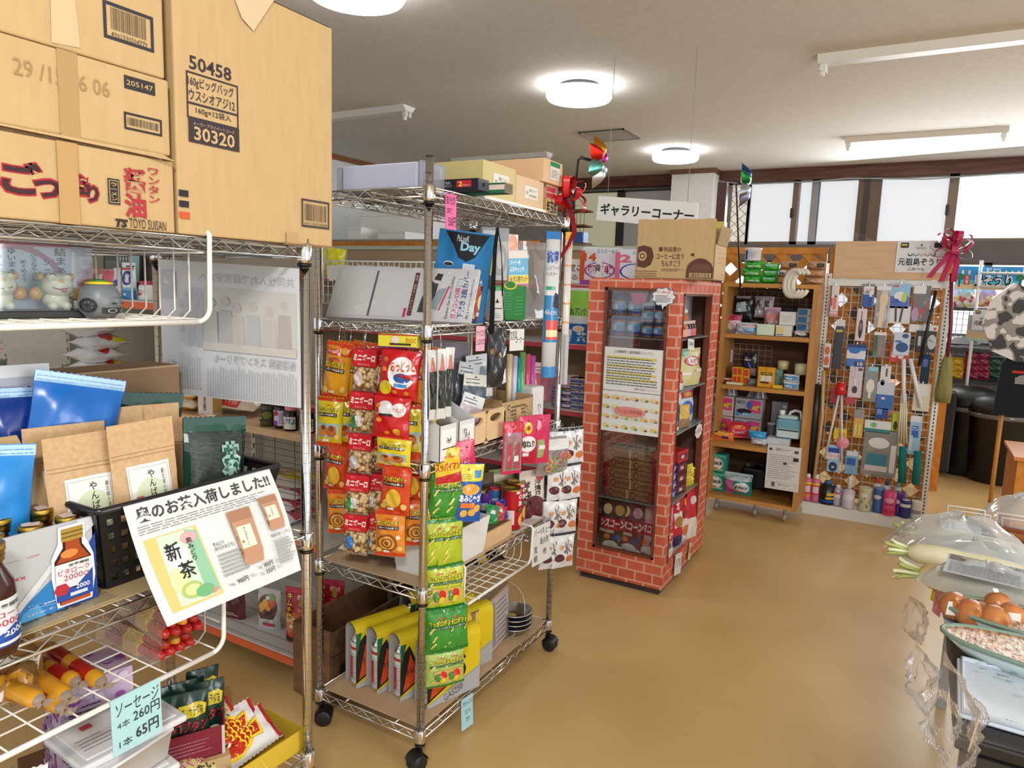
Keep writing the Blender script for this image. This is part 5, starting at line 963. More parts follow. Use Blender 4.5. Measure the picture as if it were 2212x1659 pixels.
q_ = mb.right; q_.rect(0,0,1,.42,'1f78a8'); q_.rect(0,.4,1,1,'1a1a1e'); q_.rect(0,.55,.55,1,'d8c81c'); q_.text('Panasonic',.62,.6,.9,.95,'d0d0d4',.0,True)
mb.build('lamp_box','big blue lamp carton with a black crest, standing behind the foil pack','box',(-1.375,2.03,L2+.004),(-.08,.10,R(22)))
def hang_pack(w,h,label,cat,loc,rot,base,draw,name,k='g',t=.012,hdr=None,grp=None):
 mb = MB(); mb.box((-w/2,-t/2,-h),(w/2,t/2,0),mat(base,k) if isinstance(base,str) else base,min(.003,t/3)); p = flat(mb,(-w/2,-t/2,-h),(1,0,0),(0,0,1),w,h,k)
 if hdr: p.rect(0,1-hdr[1],1,1,hdr[0]); p.ell(.5,1-.05,.04,.012,'2a2a2a')
 draw(p); return mb.build(name,label,cat,loc,rot,group=grp)
def d_tape(p): p.rect(.05,.86,.5,.94,'9a9a9e'); p.text('ハンドテープカッター',.05,.8,.7,.85,'d8d8dc',0); p.poly([(.1,.1),(.3,.08),(.4,.7),(.15,.75)],'76706c'); p.ell(.7,.4,.25,.3,'6c6662'); p.ell(.7,.4,.14,.18,'9a9490')
q = X(1068,492,-1.33); hang_pack(.10,.185,'grey hanging pack with a see-through tape dispenser on the second shelf','tape dispenser pack',(q.x,q.y,q.z),R(48),'8f8a86',d_tape,'tape_dispenser_pack','g',.03,('5e5c5c',.25))
def d_org(p): p.poly([(.2,.1),(.85,.05),(.95,.6),(.6,.98),(.2,.9)],'d8721c'); p.text('ニャー',.15,.3,.6,.6,'e8d0b0',.02); p.line([(.7,.9),(.9,.3)],.003,'c03020')
q = X(1107,506,-1.34); hang_pack(.045,.07,'small orange card pack behind the black strap','card pack',(q.x,q.y,q.z),R(52),'d8d0c4',d_org,'orange_card_pack')
def d_mat(p): p.rect(.02,.78,.98,.98,'d8d0c8'); p.rect(0,.35,1,.78,'58a4cc'); p.text('バーナー用',.1,.6,.6,.74,'e4eef4',.02); p.text('ふきキャッチ!',.08,.42,.8,.56,'e4eef4',.02); p.rect(0,.12,1,.33,'d8c82a'); p.text('ガス用マット',.22,.15,.95,.31,'1a1a1a',.02); p.text('倍',.06,.15,.18,.31,'c83028',.03); p.rect(.2,.0,.95,.1,'b85a78')
q = X(1117,540,-1.325); hang_pack(.085,.14,'blue and yellow gas-ring mat packet hanging above the green carton','mat packet',(q.x,q.y,q.z),(0,-.06,R(58)),'b8ccd8',d_mat,'mat_packet')
mb = carton(.18,.05,.125,mat('2b7a3c','p')); p = mb.front; p.ell(.5,1.0,.2,.12,'c8b83a'); p.ell(.5,1.02,.15,.1,'2b7a3c'); p.lines(.28,.3,.6,.85,7,'5a9a68',.25); p.lines(.66,.15,.95,.75,6,'5a9a68',.25); p.rect(.06,.6,.2,.95,'6aa868'); mb.build('green_carton','green candle carton standing on the second shelf','carton',(-1.335,2.285,L2+.003),R(78))
mb = carton(.04,.05,.12,mat('b8502a','p')); p = mb.front; p.rect(0,.0,1,.12,'7a2018'); p.ell(.55,.5,.35,.25,'e8c890'); p.rect(.5,.85,.9,.98,'3a2020'); p.rect(.1,.15,.6,.25,'e0c8b8'); mb.build('bulb_box','orange light-bulb box behind the right end of the foil pack','box',(-1.31,2.06,L2+.003),R(55))
mb = carton(.055,.03,.105,mat('c9c6c2','p')); p = mb.front; p.text('▲',.35,.6,.65,.75,'2a2a2a',0); p.rect(.1,.4,.9,.43,'2a2a2a'); p.lines(.15,.1,.8,.3,3,'6a6a6a',.25); mb.build('small_box','small grey-white box in front of the green candle carton','box',(-1.30,2.155,L2+.003),R(66))
mb = MB(); mb.grid(lambda u,v: V(((u-.5)*.2,.006*sin(u*11+v*5)+.004*sin(v*14),v*.3)),10,10,mat('d8d4d4','x')); mb.build('clear_sheet_bag','large clear crinkled plastic bag at the rear of the second shelf','plastic bag',(-1.36,2.50,L2+.003),R(62))
# black strap
t = thing('black_strap','black lanyard strap looped on a hook, dangling past the second shelf','strap',X(1072,488,-1.245)); o0 = X(1072,488,-1.245); mb = MB(); Pp = [X(u,v,-1.245)-o0 for u,v in ((1074,492),(1068,540),(1064,620),(1062,680),(1060,722))]
mb.grid(lambda u,v: (lambda i,f: Pp[i].lerp(Pp[i+1],f))(min(int(v*4),3),v*4-min(int(v*4),3))+V((.004*u,(u-.5)*.024*(.6+.6*v),0)),2,12,mat('121214','m')); mb.build('band',parent=t)
mb = MB(); mb.tube([X(u,v,-1.243)-o0 for u,v in ((1074,490),(1082,525),(1086,600),(1087,660),(1092,705))],.0016,BLACK,5); mb.tube([X(u,v,-1.243)-o0 for u,v in ((1076,490),(1084,560),(1085,640))],.0016,BLACK,5); mb.tube([X(u,v,-1.245)-o0 for u,v in ((1083,458),(1080,468),(1066,490),(1074,494))],.0018,CHROME,5); mb.build('cord',parent=t)
mb = pillow(.075,.2,.03,mat('27282b','g'),'g',.05,4,.005); p = mb.front; p.ell(.2,.62,.09,.06,'8a6a40'); p.ell(.6,.55,.08,.05,'7a6040'); p.poly([(.7,.5),(.95,.55),(.9,.7)],'c8ccd0'); p.poly([(.75,.04),(1.25,.1),(1.3,.38),(.85,.3)],'d4d6d8'); q = X(1072,835,-1.235); mb.build('shoulder_strap_pack','shiny black packet hanging below the black strap','packet',(q.x,q.y,q.z),(0,-.03,R(60)))
# handwritten cards under the second shelf
for (u0,v0,w,h,c,l,tx) in ((1102,712,.078,.078,'d8d8d4','white handwritten stationery-corner card under the second shelf',(('文房具',.02,.5,.5,.95),('コーナー',.4,.35,.98,.68))),(1028,705,.042,.083,'dca8b4','pale pink handwritten card beside the black strap',(('ケイロウ',.05,.6,.95,.85),('上にあります',.05,.25,.95,.5)))):
 mb = tag_card(w,h,c); p = mb.front
 for s_,*b in tx: p.text(s_,*b,'2c2a2c',0)
 q = X(u0,v0,-1.26); mb.build('sign_card',l,'sign card',(-1.258,q.y+w*.6,q.z),R(78))
# long filter rolls
def roll(label,u,v0,v1,r,base,bands,x=-1.245,name='filter_roll'):
 a,b_ = X(u,v0,x),X(u,v1,x); L = a.z-b_.z; t = MB(); t.lathe([(0,0),(r,.001),(r,L-.03),(r*.95,L-.03)],mat(base,'g'),16,sy=.6); p = around(t,r,0,L-.03,'g',w=r*2.6,rfn=lambda z: r); p.fn = (lambda f: lambda u_,v_,e: (lambda q_: V((q_.x,q_.y*.6-e*.4,q_.z)))(f(u_,v_,e)))(p.fn)
 for y0,y1,c in bands: p.rect(0,y0,1,y1,c)
 t.box((-r,-.002,L-.035),(r,.002,L),mat('2a70b0' if name == 'filter_roll' else 'd8a83a','p')); return t,p,a,L
t_,p,a,L = roll('',1196,500,812,.030,'d4d6d8',((0,.08,'2a80b8'),(.26,.60,'2a7cb4')))
p.text('抗菌',.1,.83,.75,.92,'2a50a0',.05); p.text('レンジフード',.05,.78,.8,.81,'3a3a3e',0); p.text('フィルター',.05,.74,.7,.77,'3a3a3e',0); p.rect(.1,.64,.6,.665,'2a9a6a'); p.poly([(.5,.52),(.9,.50),(.95,.6),(.6,.62)],'26282c'); p.rect(.2,.28,.85,.42,'d84a3a'); p.rect(.22,.3,.83,.35,'e8d8a0'); p.text('46cm',.1,.46,.7,.5,'e0e8f0',0)
t_.build('filter_roll','long white and blue range-hood filter roll hung at the rear post of the wheeled rack','filter roll',(a.x,a.y,a.z-L),R(50))
t_,p,a,L = roll('',1223,500,828,.016,'d8d2cc',tuple((.95-.13*k,.96-.13*k,'d8842c') for k in range(6)),name='x')
p.rect(.1,0,.9,.35,'b0b0b0'); p.rect(.3,0,.5,.35,'8a8a8c'); t_.build('curtain_rod_pack','slim clear-and-orange packed rods right of the white filter roll','rod pack',(a.x,a.y+.03,a.z-L),R(50))
# ================================================================ hanging snack strips
BOLO,nt,b,N,L = _new('biscuit_balls_in_film'); vo = N('ShaderNodeTexVoronoi'); vo.inputs['Scale'].default_value = 75; tc = N('ShaderNodeTexCoord'); L(tc.outputs['Object'],vo.inputs['Vector'])
cr_ = N('ShaderNodeValToRGB'); cr_.color_ramp.elements[0].color = lin('ead6a8'); cr_.color_ramp.elements[1].position = .75; cr_.color_ramp.elements[1].color = lin('6a4a2c'); e_ = cr_.color_ramp.elements.new(.45); e_.color = lin('d2b27c')
L(vo.outputs['Distance'],cr_.inputs[0]); L(cr_.outputs[0],b.inputs['Base Color']); b.inputs['Roughness'].default_value = .25; bp = N('ShaderNodeBump'); bp.inputs['Strength'].default_value = .6; bp.inputs['Distance'].default_value = .006; bp.invert = True; L(vo.outputs['Distance'],bp.inputs['Height']); L(bp.outputs[0],b.inputs['Normal'])
def b_cal(w,h,c,pic,seed,top=None):
 mb = pillow(w,h,.03,mat(c,'g'),'g',.06,seed,.003); p = mb.front; hd = 'c8401c'
 p.rect(0,.93,1,1,hd); p.rect(0,0,1,.08,hd)
 if top: p.rect(0,.78,1,1,hd); p.text('サッポロポテト',.08,.88,.5,.95,'e0cc30',.03); p.text('バーベQあじ',.08,.81,.5,.87,'e8e4e0',.03); p.ell(.75,.87,.16,.06,'dca83a')
 z0 = .56 if top else .70
 if pic == 'meat': p.ell(.45,z0+.12,.34,.07,'a0522a'); p.ell(.6,z0+.13,.22,.05,'c87a3a')
 if pic == 'pic': p.rect(.08,.2,.9,.48,'8fb8c8'); p.ell(.3,.33,.18,.12,'c87a2c'); p.ell(.64,.33,.2,.12,'b8602a'); p.ell(.64,.38,.1,.06,'7a3a1c'); p.ell(.3,.39,.08,.05,'7a3a1c')
 if pic == 'plain': p.ell(.5,.36,.26,.2,'d8b030'); p.ell(.3,.25,.18,.08,'dcb050')
 if pic == 'leg': p.ell(.42,.32,.36,.2,'8a4a20'); p.ring(.42,.32,.28,.15,.25,'d8a03a'); p.ring(.42,.32,.14,.08,.4,'d8a03a'); p.ell(.82,.46,.08,.05,'e8d8c0')
 p.text('Calbee',.35,z0+.145,.62,z0+.175,'c83a20',.02)
 for o,cc in ((.09,'3a2a14'),(.02,'e4d42c')): p.text('サッポロポテト',.1,z0+.02,.9,z0+.12,cc,o)
 p.rect(.1,z0-.07,.84,z0+.005,'2a1a14'); p.text('バーベQあじ',.13,z0-.06,.81,z0-.005,'e4e2de',.03)
 p.ell(.15,.16,.12,.06,'dcb860',7); p.ell(.85,.2,.1,.07,'e0bc68',7); p.rect(.3,.1,.52,.16,'e4d8d8'); return mb
def b_bolo(w,h,k,seed,i=0):
 mb = pillow(w,h*.64,.035,BOLO,'g',.04,seed,.004); p = mb.front; p.rect(0,0,1,.14,'d8cfc0x')
 c = ('d8c8c8','3a7a40','b8b8bc','3a8a40','3a7ac0')[i]; p.ell(.28,.5,.2,.26,c); p.rect(.3,.32,.52,.72,'d8d4d8') if i in (1,3) else None
 mb.box((-w*.48,-.019,h*.60),(w*.48,.019,h),mat('c41c26','p'),.004); f = flat(mb,(-w*.48,-.0195,h*.60),(1,0,0),(0,0,1),w*.96,h*.4)
 f.text('ミニボーロ',.06,.32,.94,.74,'f0e4e0',.05,sh=.08); f.text('カルシウム',.25,.08,.75,.22,'e8c8c4',.0); f.text('ミニ',.25,.84,.42,.93,'e8d0d0',0); return mb
def b_otto(w,h,k,seed):
 mb = pillow(w,h,.04,mat('bf1d22','g'),'g',.05,seed,.004); p = mb.front
 if k == 0: p.ell(.58,.55,.36,.33,'e0dede'); p.text('おっとっと',.28,.58,.9,.8,'c8501c',.04,rot=.1); p.ell(.6,.45,.22,.1,'2a5aa0'); p.poly([(.4,.5),(.8,.5),(.9,.42),(.95,.56)],'b82a28'); p.rect(.42,.26,.75,.33,'3a8ac8'); p.ell(.2,.22,.17,.15,'d8c828')
 else: p.ell(.72,.72,.2,.17,'e2e0e0'); p.text('おっとっと',.56,.68,.88,.8,'c8501c',.03,rot=.1); p.ell(.35,.8,.2,.12,'d8d6d8'); p.rect(.18,.6,.55,.75,'d0ced0'); p.rect(.2,.56,.56,.62,'2a2a28'); p.ell(.7,.2,.1,.07,'d8a838'); p.ell(.2,.45,.08,.06,'d8902c')
 for x,y in ((.12,.6),(.15,.8),(.75,.15),(.45,.15)): p.ell(x,y,.07,.05,'d87a28',7)
 return mb
def b_veg(w,h,c,seed,k):
 mb = pillow(w,h,.03,mat(c,'g'),'g',.05,seed,.003); p = mb.front; p.rect(0,.92,1,1,'2a7a28'); p.rect(0,0,1,.06,'2a7a28'); p.text('Calbee',.4,.8,.7,.85,'c83a20',.02)
 for o,cc in ((.08,'2a3a14'),(.02,'e4d83a')): p.text('サッポロポテト',.1,.66,.95,.79,cc,o)
 p.rect(.12,.58,.92,.65,'1e5a24'); p.text('つぶつぶベジタブル',.15,.59,.9,.64,'dce4dc',.0)
 for x,y in ((.12,.5),(.2,.3),(.15,.14),(.85,.5)): p.line([(x,y),(x+.12,y+.1),(x+.18,y+.13)],.006,'d8c868')
 if k: p.rect(.25,.16,.85,.5,'c8a860'); p.ell(.4,.33,.14,.12,'3a8a3a'); p.ell(.62,.36,.14,.12,'c82a20'); p.ell(.6,.24,.12,.08,'d8c030')
 return mb
def strip(label,hookp,rz,bags,hook=.075,tw=0,grp=None,cat='snack strip'):
 t = thing('snack_strip',label,cat,hookp,rz,grp); m_ = hookwire(hook); hk = m_.build('hook',parent=t); z = -hook+.014
 for k,(mb,h,rx,ry,rzz,dx,nm) in enumerate(bags):
  z -= h; mb.build(nm,loc=(dx,-.008*(k % 2),z+.006),rot=(rx,ry,rzz),parent=t); z += .004
 return t
g_ = 'snack strips on the front end of the wheeled rack'
def cal_strip(label,p,rz,first=None):
 return strip(label,p,rz,[(b_cal(.088,.185,'d89a20','meat',1,True),.185,.05,.14,0,-.015,'snack_bag'),(b_cal(.086,.16,'d8c424','pic',2),.16,0,.05,.05,-.03,'snack_bag'),(b_cal(.088,.155,'c8421c','plain',3),.155,.03,.1,-.2,-.012,'snack_bag'),(b_cal(.09,.145,'d8842a','leg',4),.145,0,-.02,.1,.012,'snack_bag')],.07,grp=g_)
P1 = Y(734,702,1.705); s1 = cal_strip('foremost strip of orange and yellow potato snack bags at the left front post',(P1.x,1.70,1.428),R(22))
dup(s1,(P1.x+.018,1.735,1.428),R(30),'second strip of potato snack bags, just behind the foremost one at left'); dup(s1,(P1.x+.04,1.775,1.428),R(34),'rearmost left strip of potato snack bags')
P2_ = Y(790,707,1.705); s2 = strip('foremost strip of red-headed mini biscuit ball packs in the middle',(P2_.x,1.70,1.428),R(22),[(b_bolo(.082,.138,0,k+1,k),.138,.0,.05,.05*(k % 2),-.007*k,'biscuit_pack') for k in range(5)],.085,grp=g_)
dup(s2,(P2_.x+.03,1.745,1.428),R(26),'middle strip of mini biscuit ball packs, half behind the foremost one'); dup(s2,(P2_.x+.065,1.79,1.44),R(30),'rear strip of mini biscuit ball packs, shifted right')
P3_ = Y(870,712,1.705); s3 = strip('strip with two red chef-hat snack bags above yellow and orange ones',(P3_.x,1.70,1.43),R(22),[(b_otto(.125,.15,0,1),.17,.02,.1,.05,-.012,'snack_bag'),(b_otto(.118,.125,1,2),.125,0,.06,0,-.03,'snack_bag'),(b_cal(.112,.10,'d8c424','pic',3),.10,.06,.06,0,-.022,'snack_bag'),(b_cal(.10,.15,'c8421c','plain',4),.15,0,.06,-.1,-.015,'snack_bag'),(b_cal(.098,.145,'d8842a','leg',5),.145,0,-.01,0,-.028,'snack_bag')],.06,grp=g_)
mb = MB(); mb.box((-.06,-.0215,-.052),(.06,.014,-.012),mat('d6cc3a','p')); f = flat(mb,(-.06,-.022,-.052),(1,0,0),(0,0,1),.12,.04); f.rect(0,.92,1,1,'b81c3a'); f.rect(0,0,1,.08,'5a2a6a'); f.text('おっとっと',.72,.4,.97,.8,'c83a20',.03); f.ell(.45,.6,.1,.3,'d8c8c8'); f.rect(.3,.2,.85,.35,'3a3428'); mb.xf(Matrix.Translation((-.006,0,0))); mb.build('header_card',label='yellow header card',parent=s3)
s4 = cal_strip('strip of potato snack bags behind the red chef-hat bags',(P3_.x+.022,1.755,1.428),R(28)); dup(s4,(P3_.x+.05,1.79,1.428),R(32),'rearmost right strip of potato snack bags by the corner post')
# strips on the long side
def xs(u,v,x=-1.245): return X(u,v,x)
q = xs(976,1015); q = V((-1.235,q.y,1.0)); s5 = strip('strip of green vegetable snack bags hanging on the long side of the wheeled rack',q,R(58),[(b_veg(.088,.16,'3a8a30',1,0),.16,0,.06,0,.0,'snack_bag'),(b_veg(.09,.16,'a8b82c',2,0),.16,0,0,.1,-.012,'snack_bag'),(b_veg(.092,.15,'b4c02c',3,1),.15,0,-.05,-.1,.0,'snack_bag'),(b_veg(.1,.15,'3a8c34',4,0),.15,.03,-.05,-.1,.008,'snack_bag'),(b_veg(.092,.13,'a8c064',5,1),.13,0,-.02,0,.006,'snack_bag')],.03,grp='green snack strips')
dup(s5,(q.x-.025,q.y-.035,1.0),R(50),'second green vegetable snack strip, behind and left of the first')
def amb(w,h): 
 mb = pillow(w,h,.03,mat('1f55a8','g'),'g',.04,7,.003); p = mb.front; p.rect(0,.72,1,1,'d8c83a'); p.lines(.1,.76,.6,.86,3,'5a5a4a',.3); p.rect(.62,.78,.9,.9,'3a8ac0'); p.ell(.5,.58,.36,.1,'d8a04a'); p.text('あみじゃが',.1,.36,.95,.5,'e4e8f0',.05); p.rect(.15,.26,.7,.35,'d8702c')
 for x,y in ((.3,.16),(.6,.18),(.8,.25)): p.ell(x,y,.14,.07,'d8a850')
 return mb
q = xs(988,1005); strip('blue lattice-potato snack bag with yellow top, on a hook beside the corner post',(-1.205,q.y,q.z+.02),R(52),[(amb(.09,.19),.19,0,.06,0,0,'snack_bag')],.03)
def kon(w,h,k):
 mb = pillow(w,h,.03,mat('d8d8da','g'),'g',.05,k,.004); p = mb.front; p.rect(0,.93,1,1,'2a2624'); p.ell(.25,.3,.2,.12,'5a3038'); p.ell(.3,.6,.12,.07,'d89a70'); p.ell(.75,.25,.2,.1,'c8703c'); p.line([(.45,.75),(.55,.5),(.6,.4)],.004,'6a625a'); p.line([(.6,.8),(.55,.55),(.75,.45)],.004,'6a625a'); p.text('サクマ',.4,.45,.85,.62,'6a5a48',.02,rot=.8); p.poly([(.5,.85),(.9,.7),(.8,.9)],'f0f4f8'); return mb
q = xs(1222,925,-1.24); s6 = strip('strip of silver-white konjac jelly bags at the far post of the wheeled rack',(-1.22,2.70,1.0),R(60),[(kon(.115,.155,k),.155,0,-.04+.03*k,.08*(k % 2),-.012*k,'jelly_bag') for k in range(4)],.03,grp='silver jelly bag strips'); dup(s6,(-1.25,2.655,1.0),R(52),'second silver jelly bag strip, left of and behind the first')
def ume(k,w,h):
 mb = pillow(w,h,.02,mat('c92c58','g'),'g',.04,k,.002); p = mb.front
 if k == 1: p.text('梅',.4,.45,.75,.66,'dca0b0',.01); p.ell(.42,.76,.16,.09,'d86a88'); p.rect(.35,.12,.85,.4,'8a4048'); p.rect(.5,.3,.8,.42,'d8d0d0'); p.lines(.15,.88,.7,.93,1,'e0a8b8',.6)
 elif k == 2: p.rect(0,.82,1,1,'c42038'); p.rect(.05,.06,.95,.8,'d8c0c8x'); p.rect(.15,.1,.45,.6,'b83a58'); p.rect(.55,.1,.85,.6,'b83a58'); p.frame(.15,.1,.45,.6,.003,'5a7a3a'); p.frame(.55,.1,.85,.6,.003,'5a7a3a'); p.rect(.5,.25,.75,.36,'e0d8d8')
 elif k == 3: p.rect(0,0,1,.42,'b01a30'); p.ell(.45,.42,.5,.17,'e4dede'); p.text('梅ねり',.1,.34,.85,.5,'2a1a1c',.04); p.ell(.45,.76,.22,.13,'d8c030'); p.ell(.45,.76,.08,.05,'b83038'); p.rect(.2,.16,.5,.24,'e0d8d8'); p.text('ロリン',.3,.72,.6,.8,'5a3a20',.02)
 else: p.ell(.3,.8,.15,.1,'d88aa0'); p.rect(.3,.12,.65,.5,'8aa86a'); p.rect(.4,.3,.7,.38,'e0dcd8')
 return mb
for k,u,v,w,h,l,x,rz in ((1,1008,940,.10,.175,'plain pink plum candy bag on a hook right of the yellow one',-1.22,55),(1,1000,935,.10,.19,'pink plum candy bag hanging just behind the front one',-1.25,48),(2,1108,900,.085,.19,'clear pink pack of plum strips under the wooden rack',-1.23,60),(3,1140,888,.085,.18,'red plum paste candy bag with a yellow badge',-1.24,62),(4,1168,885,.09,.19,'rightmost pink candy bag hanging under the kraft box',-1.23,62)):
 q = xs(u,v,x); strip(l,(x,q.y,q.z+.01),R(rz),[(ume(k,w,h),h,0,-.14 if k == 1 else .02,0,.0,'candy_bag')],.05,grp='plum candy bags on hooks',cat='candy bag')
def sup(w,h):
 mb = pillow(w,h,.012,mat('d8b82a','g'),'g',.04,2,.002); p = mb.front; p.poly([(0,0),(1,.0),(1,.3),(0,.2)],'b82a30'); p.text('スッパイマン',.02,.35,.98,.62,'b02a20',.03); p.ell(.2,.85,.1,.07,'b83038'); p.lines(.4,.75,.9,.85,1,'c86a20',.5); return mb
q = xs(968,955,-1.24); strip('yellow sour plum bag with red brush lettering below the A4 file boxes',(-1.235,q.y,q.z),R(48),[(sup(.085,.11),.11,0,-.08,0,0,'candy_bag')],.04,cat='candy bag')
q = xs(955,742,-1.24); strip('hanging bundle of slim black-and-white chopstick packs on an S-hook',(-1.235,q.y-.01,q.z+.03),R(50),[(hb,.21,0,.04*(i-1),.1*i,.02*(i-1),'chopstick_pack') if i == 0 else (hb,0,0,.04*(i-1),.1*i,.02*(i-1),'chopstick_pack') for i,hb in enumerate((lambda: [(lambda mb: (mb.front.rect(.1,.15,.9,.7,'2a2e28'),mb.front.poly([(.2,.7),(.8,.7),(.6,.9),(.4,.9)],'b86a60'),mb)[2])(pillow(.03,.21,.012,mat('c8c8c4','g'),'g',.04,j,.002)) for j in range(3)])())],.07,cat='packet')
# ================================================================ third shelf: stationery
L3 = 1.0235
for k,(y,l) in enumerate(((1.80,'white A4 file box nearest the corner post'),(1.905,'white A4 file box beside the wooden rack'))):
 t = thing('file_box',l,'file box',(-1.36,y,L3),R(90),'white A4 file boxes'); mb = MB(); w = mat('d8d8d8','s'); mb.ext([(-.047,-.12,0),(-.047,.13,0),(-.047,.13,.23),(-.047,-.12,.115)],(.002,0,0),w); mb.ext([(.045,-.12,0),(.045,.13,0),(.045,.13,.23),(.045,-.12,.115)],(.002,0,0),w); mb.box((-.047,-.12,0),(.047,-.118,.115),w); mb.box((-.047,.128,0),(.047,.13,.23),w); mb.box((-.047,-.12,0),(.047,.13,.002),w); mb.build('body',parent=t)
 mb = MB(); mb.box((-.035,-.1215,.015),(.035,-.12,.1),WHITE); p = flat(mb,(-.035,-.1215,.015),(1,0,0),(0,0,1),.07,.085,'p',.0003); p.text('A4',.3,.5,.7,.72,'5a5a5e',.0); p.rect(0,.28,1,.32,'3a3a3e'); p.rect(.5,.22,.95,.25,'5a5a5e'); mb.build('label_card',label='white card printed A4',parent=t)
mb = MB(); m_ = noisy('light_wood','d2b184','ddbf94',(2,12,12),3,3,.5)
for sg in (-1,1): # wooden rack front made of two boards with oval hand holes
 pts = []; x0,x1 = (-.13,-.001) if sg < 0 else (.001,.13); cx,cz = (x0+x1)/2,.085
 o = [(x0,0),(x1,0),(x1,.115),(x0,.115)]; hole = [(cx+.042*cos(2*pi*k/24),cz+.015*sin(2*pi*k/24)) for k in range(24)]
 rect = []
 for k in range(24):
  a = 2*pi*k/24; dx,dz = cos(a),sin(a); s_ = min(((x1-cx) if dx > 0 else (cx-x0))/max(abs(dx),1e-6),((.115-cz) if dz > 0 else cz)/max(abs(dz),1e-6)); rect.append((cx+dx*s_,cz+dz*s_))
 for k in range(24):
  j = (k+1) % 24
  for yy,fl in ((-.1,0),(-.09,1)):
   f_ = [(rect[k][0],yy,rect[k][1]),(rect[j][0],yy,rect[j][1]),(hole[j][0],yy,hole[j][1]),(hole[k][0],yy,hole[k][1])]; mb.face(f_ if fl else f_[::-1],m_)
  mb.face([(hole[k][0],-.1,hole[k][1]),(hole[j][0],-.1,hole[j][1]),(hole[j][0],-.09,hole[j][1]),(hole[k][0],-.09,hole[k][1])],m_)
 for (xa,xb,za,zb_) in ((x0,x1,.1,.115),): mb.box((xa,-.1,zb_),(xb,-.09,zb_+.001),m_)
mb.box((-.13,-.1,0),(-.122,.14,.1),m_); mb.box((.122,-.1,0),(.13,.14,.1),m_); mb.box((-.13,-.1,0),(.13,.14,.006),m_)
mb.build('wooden_rack','pale wooden box with two oval hand holes on the third shelf','wooden box',(-1.375,2.082,L3),R(90))
KR = noisy('kraft_box','b39468','bd9e72',(1,1,1),60,3,.7); mb = MB()
for a,b_ in (((-.11,-.09,0),(.11,-.087,.12)),((-.11,.087,0),(.11,.09,.16)),((-.11,-.09,0),(-.107,.09,.13)),((.107,-.09,0),(.11,.09,.13)),((-.11,-.09,0),(.11,.09,.003))): mb.box(a,b_,KR)
p = flat(mb,(-.11,-.0905,0),(1,0,0),(0,0,1),.22,.12); p.text('C',.18,.72,.26,.9,'5a4632',.02); p.lines(.3,.55,.8,.9,3,'6a563e',.4); p.rect(.45,.2,.6,.75,'c9a87c'); p.rect(.2,.12,.35,.3,'3a3028'); mb.build('kraft_box','open kraft box with S-hooks clipped on its rim, behind the candy bags','box',(-1.385,2.345,L3),R(86))
for i,(u,c,l) in enumerate(((1100,'d8c49a','cream'),(1111,'c8c2e0','lilac'),(1121,'2a9a94','teal'),(1128,'6aba5a','green'),(1139,'d84a74','pink'),(1150,'b04a9a','magenta'))):
 q = X(u,800,-1.38); mb = MB(); mb.lathe([(0,0),(.011,0),(.012,.28-.01*(i % 3)),(0,.28-.01*(i % 3))],mat(c,'g'),12); mb.build('wrapping_roll',l+' wrapping-paper roll standing in the kraft box','paper roll',(q.x,q.y,L3+.005),group='coloured wrapping rolls in the kraft box')
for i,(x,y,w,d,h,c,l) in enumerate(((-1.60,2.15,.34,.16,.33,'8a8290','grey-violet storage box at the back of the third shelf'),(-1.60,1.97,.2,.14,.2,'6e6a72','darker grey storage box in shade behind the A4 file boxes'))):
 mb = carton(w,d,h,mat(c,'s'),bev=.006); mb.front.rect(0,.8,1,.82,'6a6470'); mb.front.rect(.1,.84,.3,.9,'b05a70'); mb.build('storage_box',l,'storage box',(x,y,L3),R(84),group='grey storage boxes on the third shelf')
mb = MB(); mb.box((-.04,-.05,0),(.04,.05,.15),mat('d8d8da','s'),.01); mb.build('white_bin','white tapered plastic bin at the far end of the third shelf','bin',(-1.36,2.55,L3),R(80))
def pack(u,v,x,w,h,c,l,draw,rz=60,ry=0,rx=-.1):
 q = X(u,v,x); mb = pouch(w,h,.02,mat(c,'g'),'g',u % 7,.002,.2); draw(mb.front); mb.build('stationery_pack',l,'stationery pack',(x,q.y,q.z),(rx,ry,R(rz)),group='stationery packs on the third shelf')
hd = lambda c,c2='4a4a50': (lambda p: (p.rect(0,.72,1,1,c),p.lines(.1,.78,.7,.95,2,c2,.3),p.ell(.5,.93,.05,.02,'3a3a3a')))
for a in ((1000,940,-1.37,.09,.15,'c8b4bc','pale pink pack with a white barcode header in the A4 box',hd('dcdcde'),60,.35),(1020,900,-1.42,.10,.16,'4a5a66','dark blue-grey pack with orange-dotted header',hd('d8d4c8'),60,.12),(1000,880,-1.46,.09,.17,'3a4248','dark pack with a pale header leaning left behind the file boxes',hd('c8ccd0'),60,.2),(1045,905,-1.40,.08,.12,'56524e','pack with a white header above the wooden box',hd('dcdad8'),62,0),(1058,925,-1.37,.05,.08,'d8c02a','small yellow pack poking out of the wooden box',hd('2a2a2a'),62,.3),(1040,860,-1.44,.1,.17,'7a8a94','clear grey-blue pack under the black strap',hd('d8dce0'),62,-.1),(1165,865,-1.36,.08,.16,'a84a58','dark pink card pack at the far end of the third shelf',hd('c8a0a8'),64,.1),(945,960,-1.33,.06,.15,'2e2a2e','dark ribbed pack standing in the first A4 box',hd('c8c8cc'),55,0)): pack(*a)
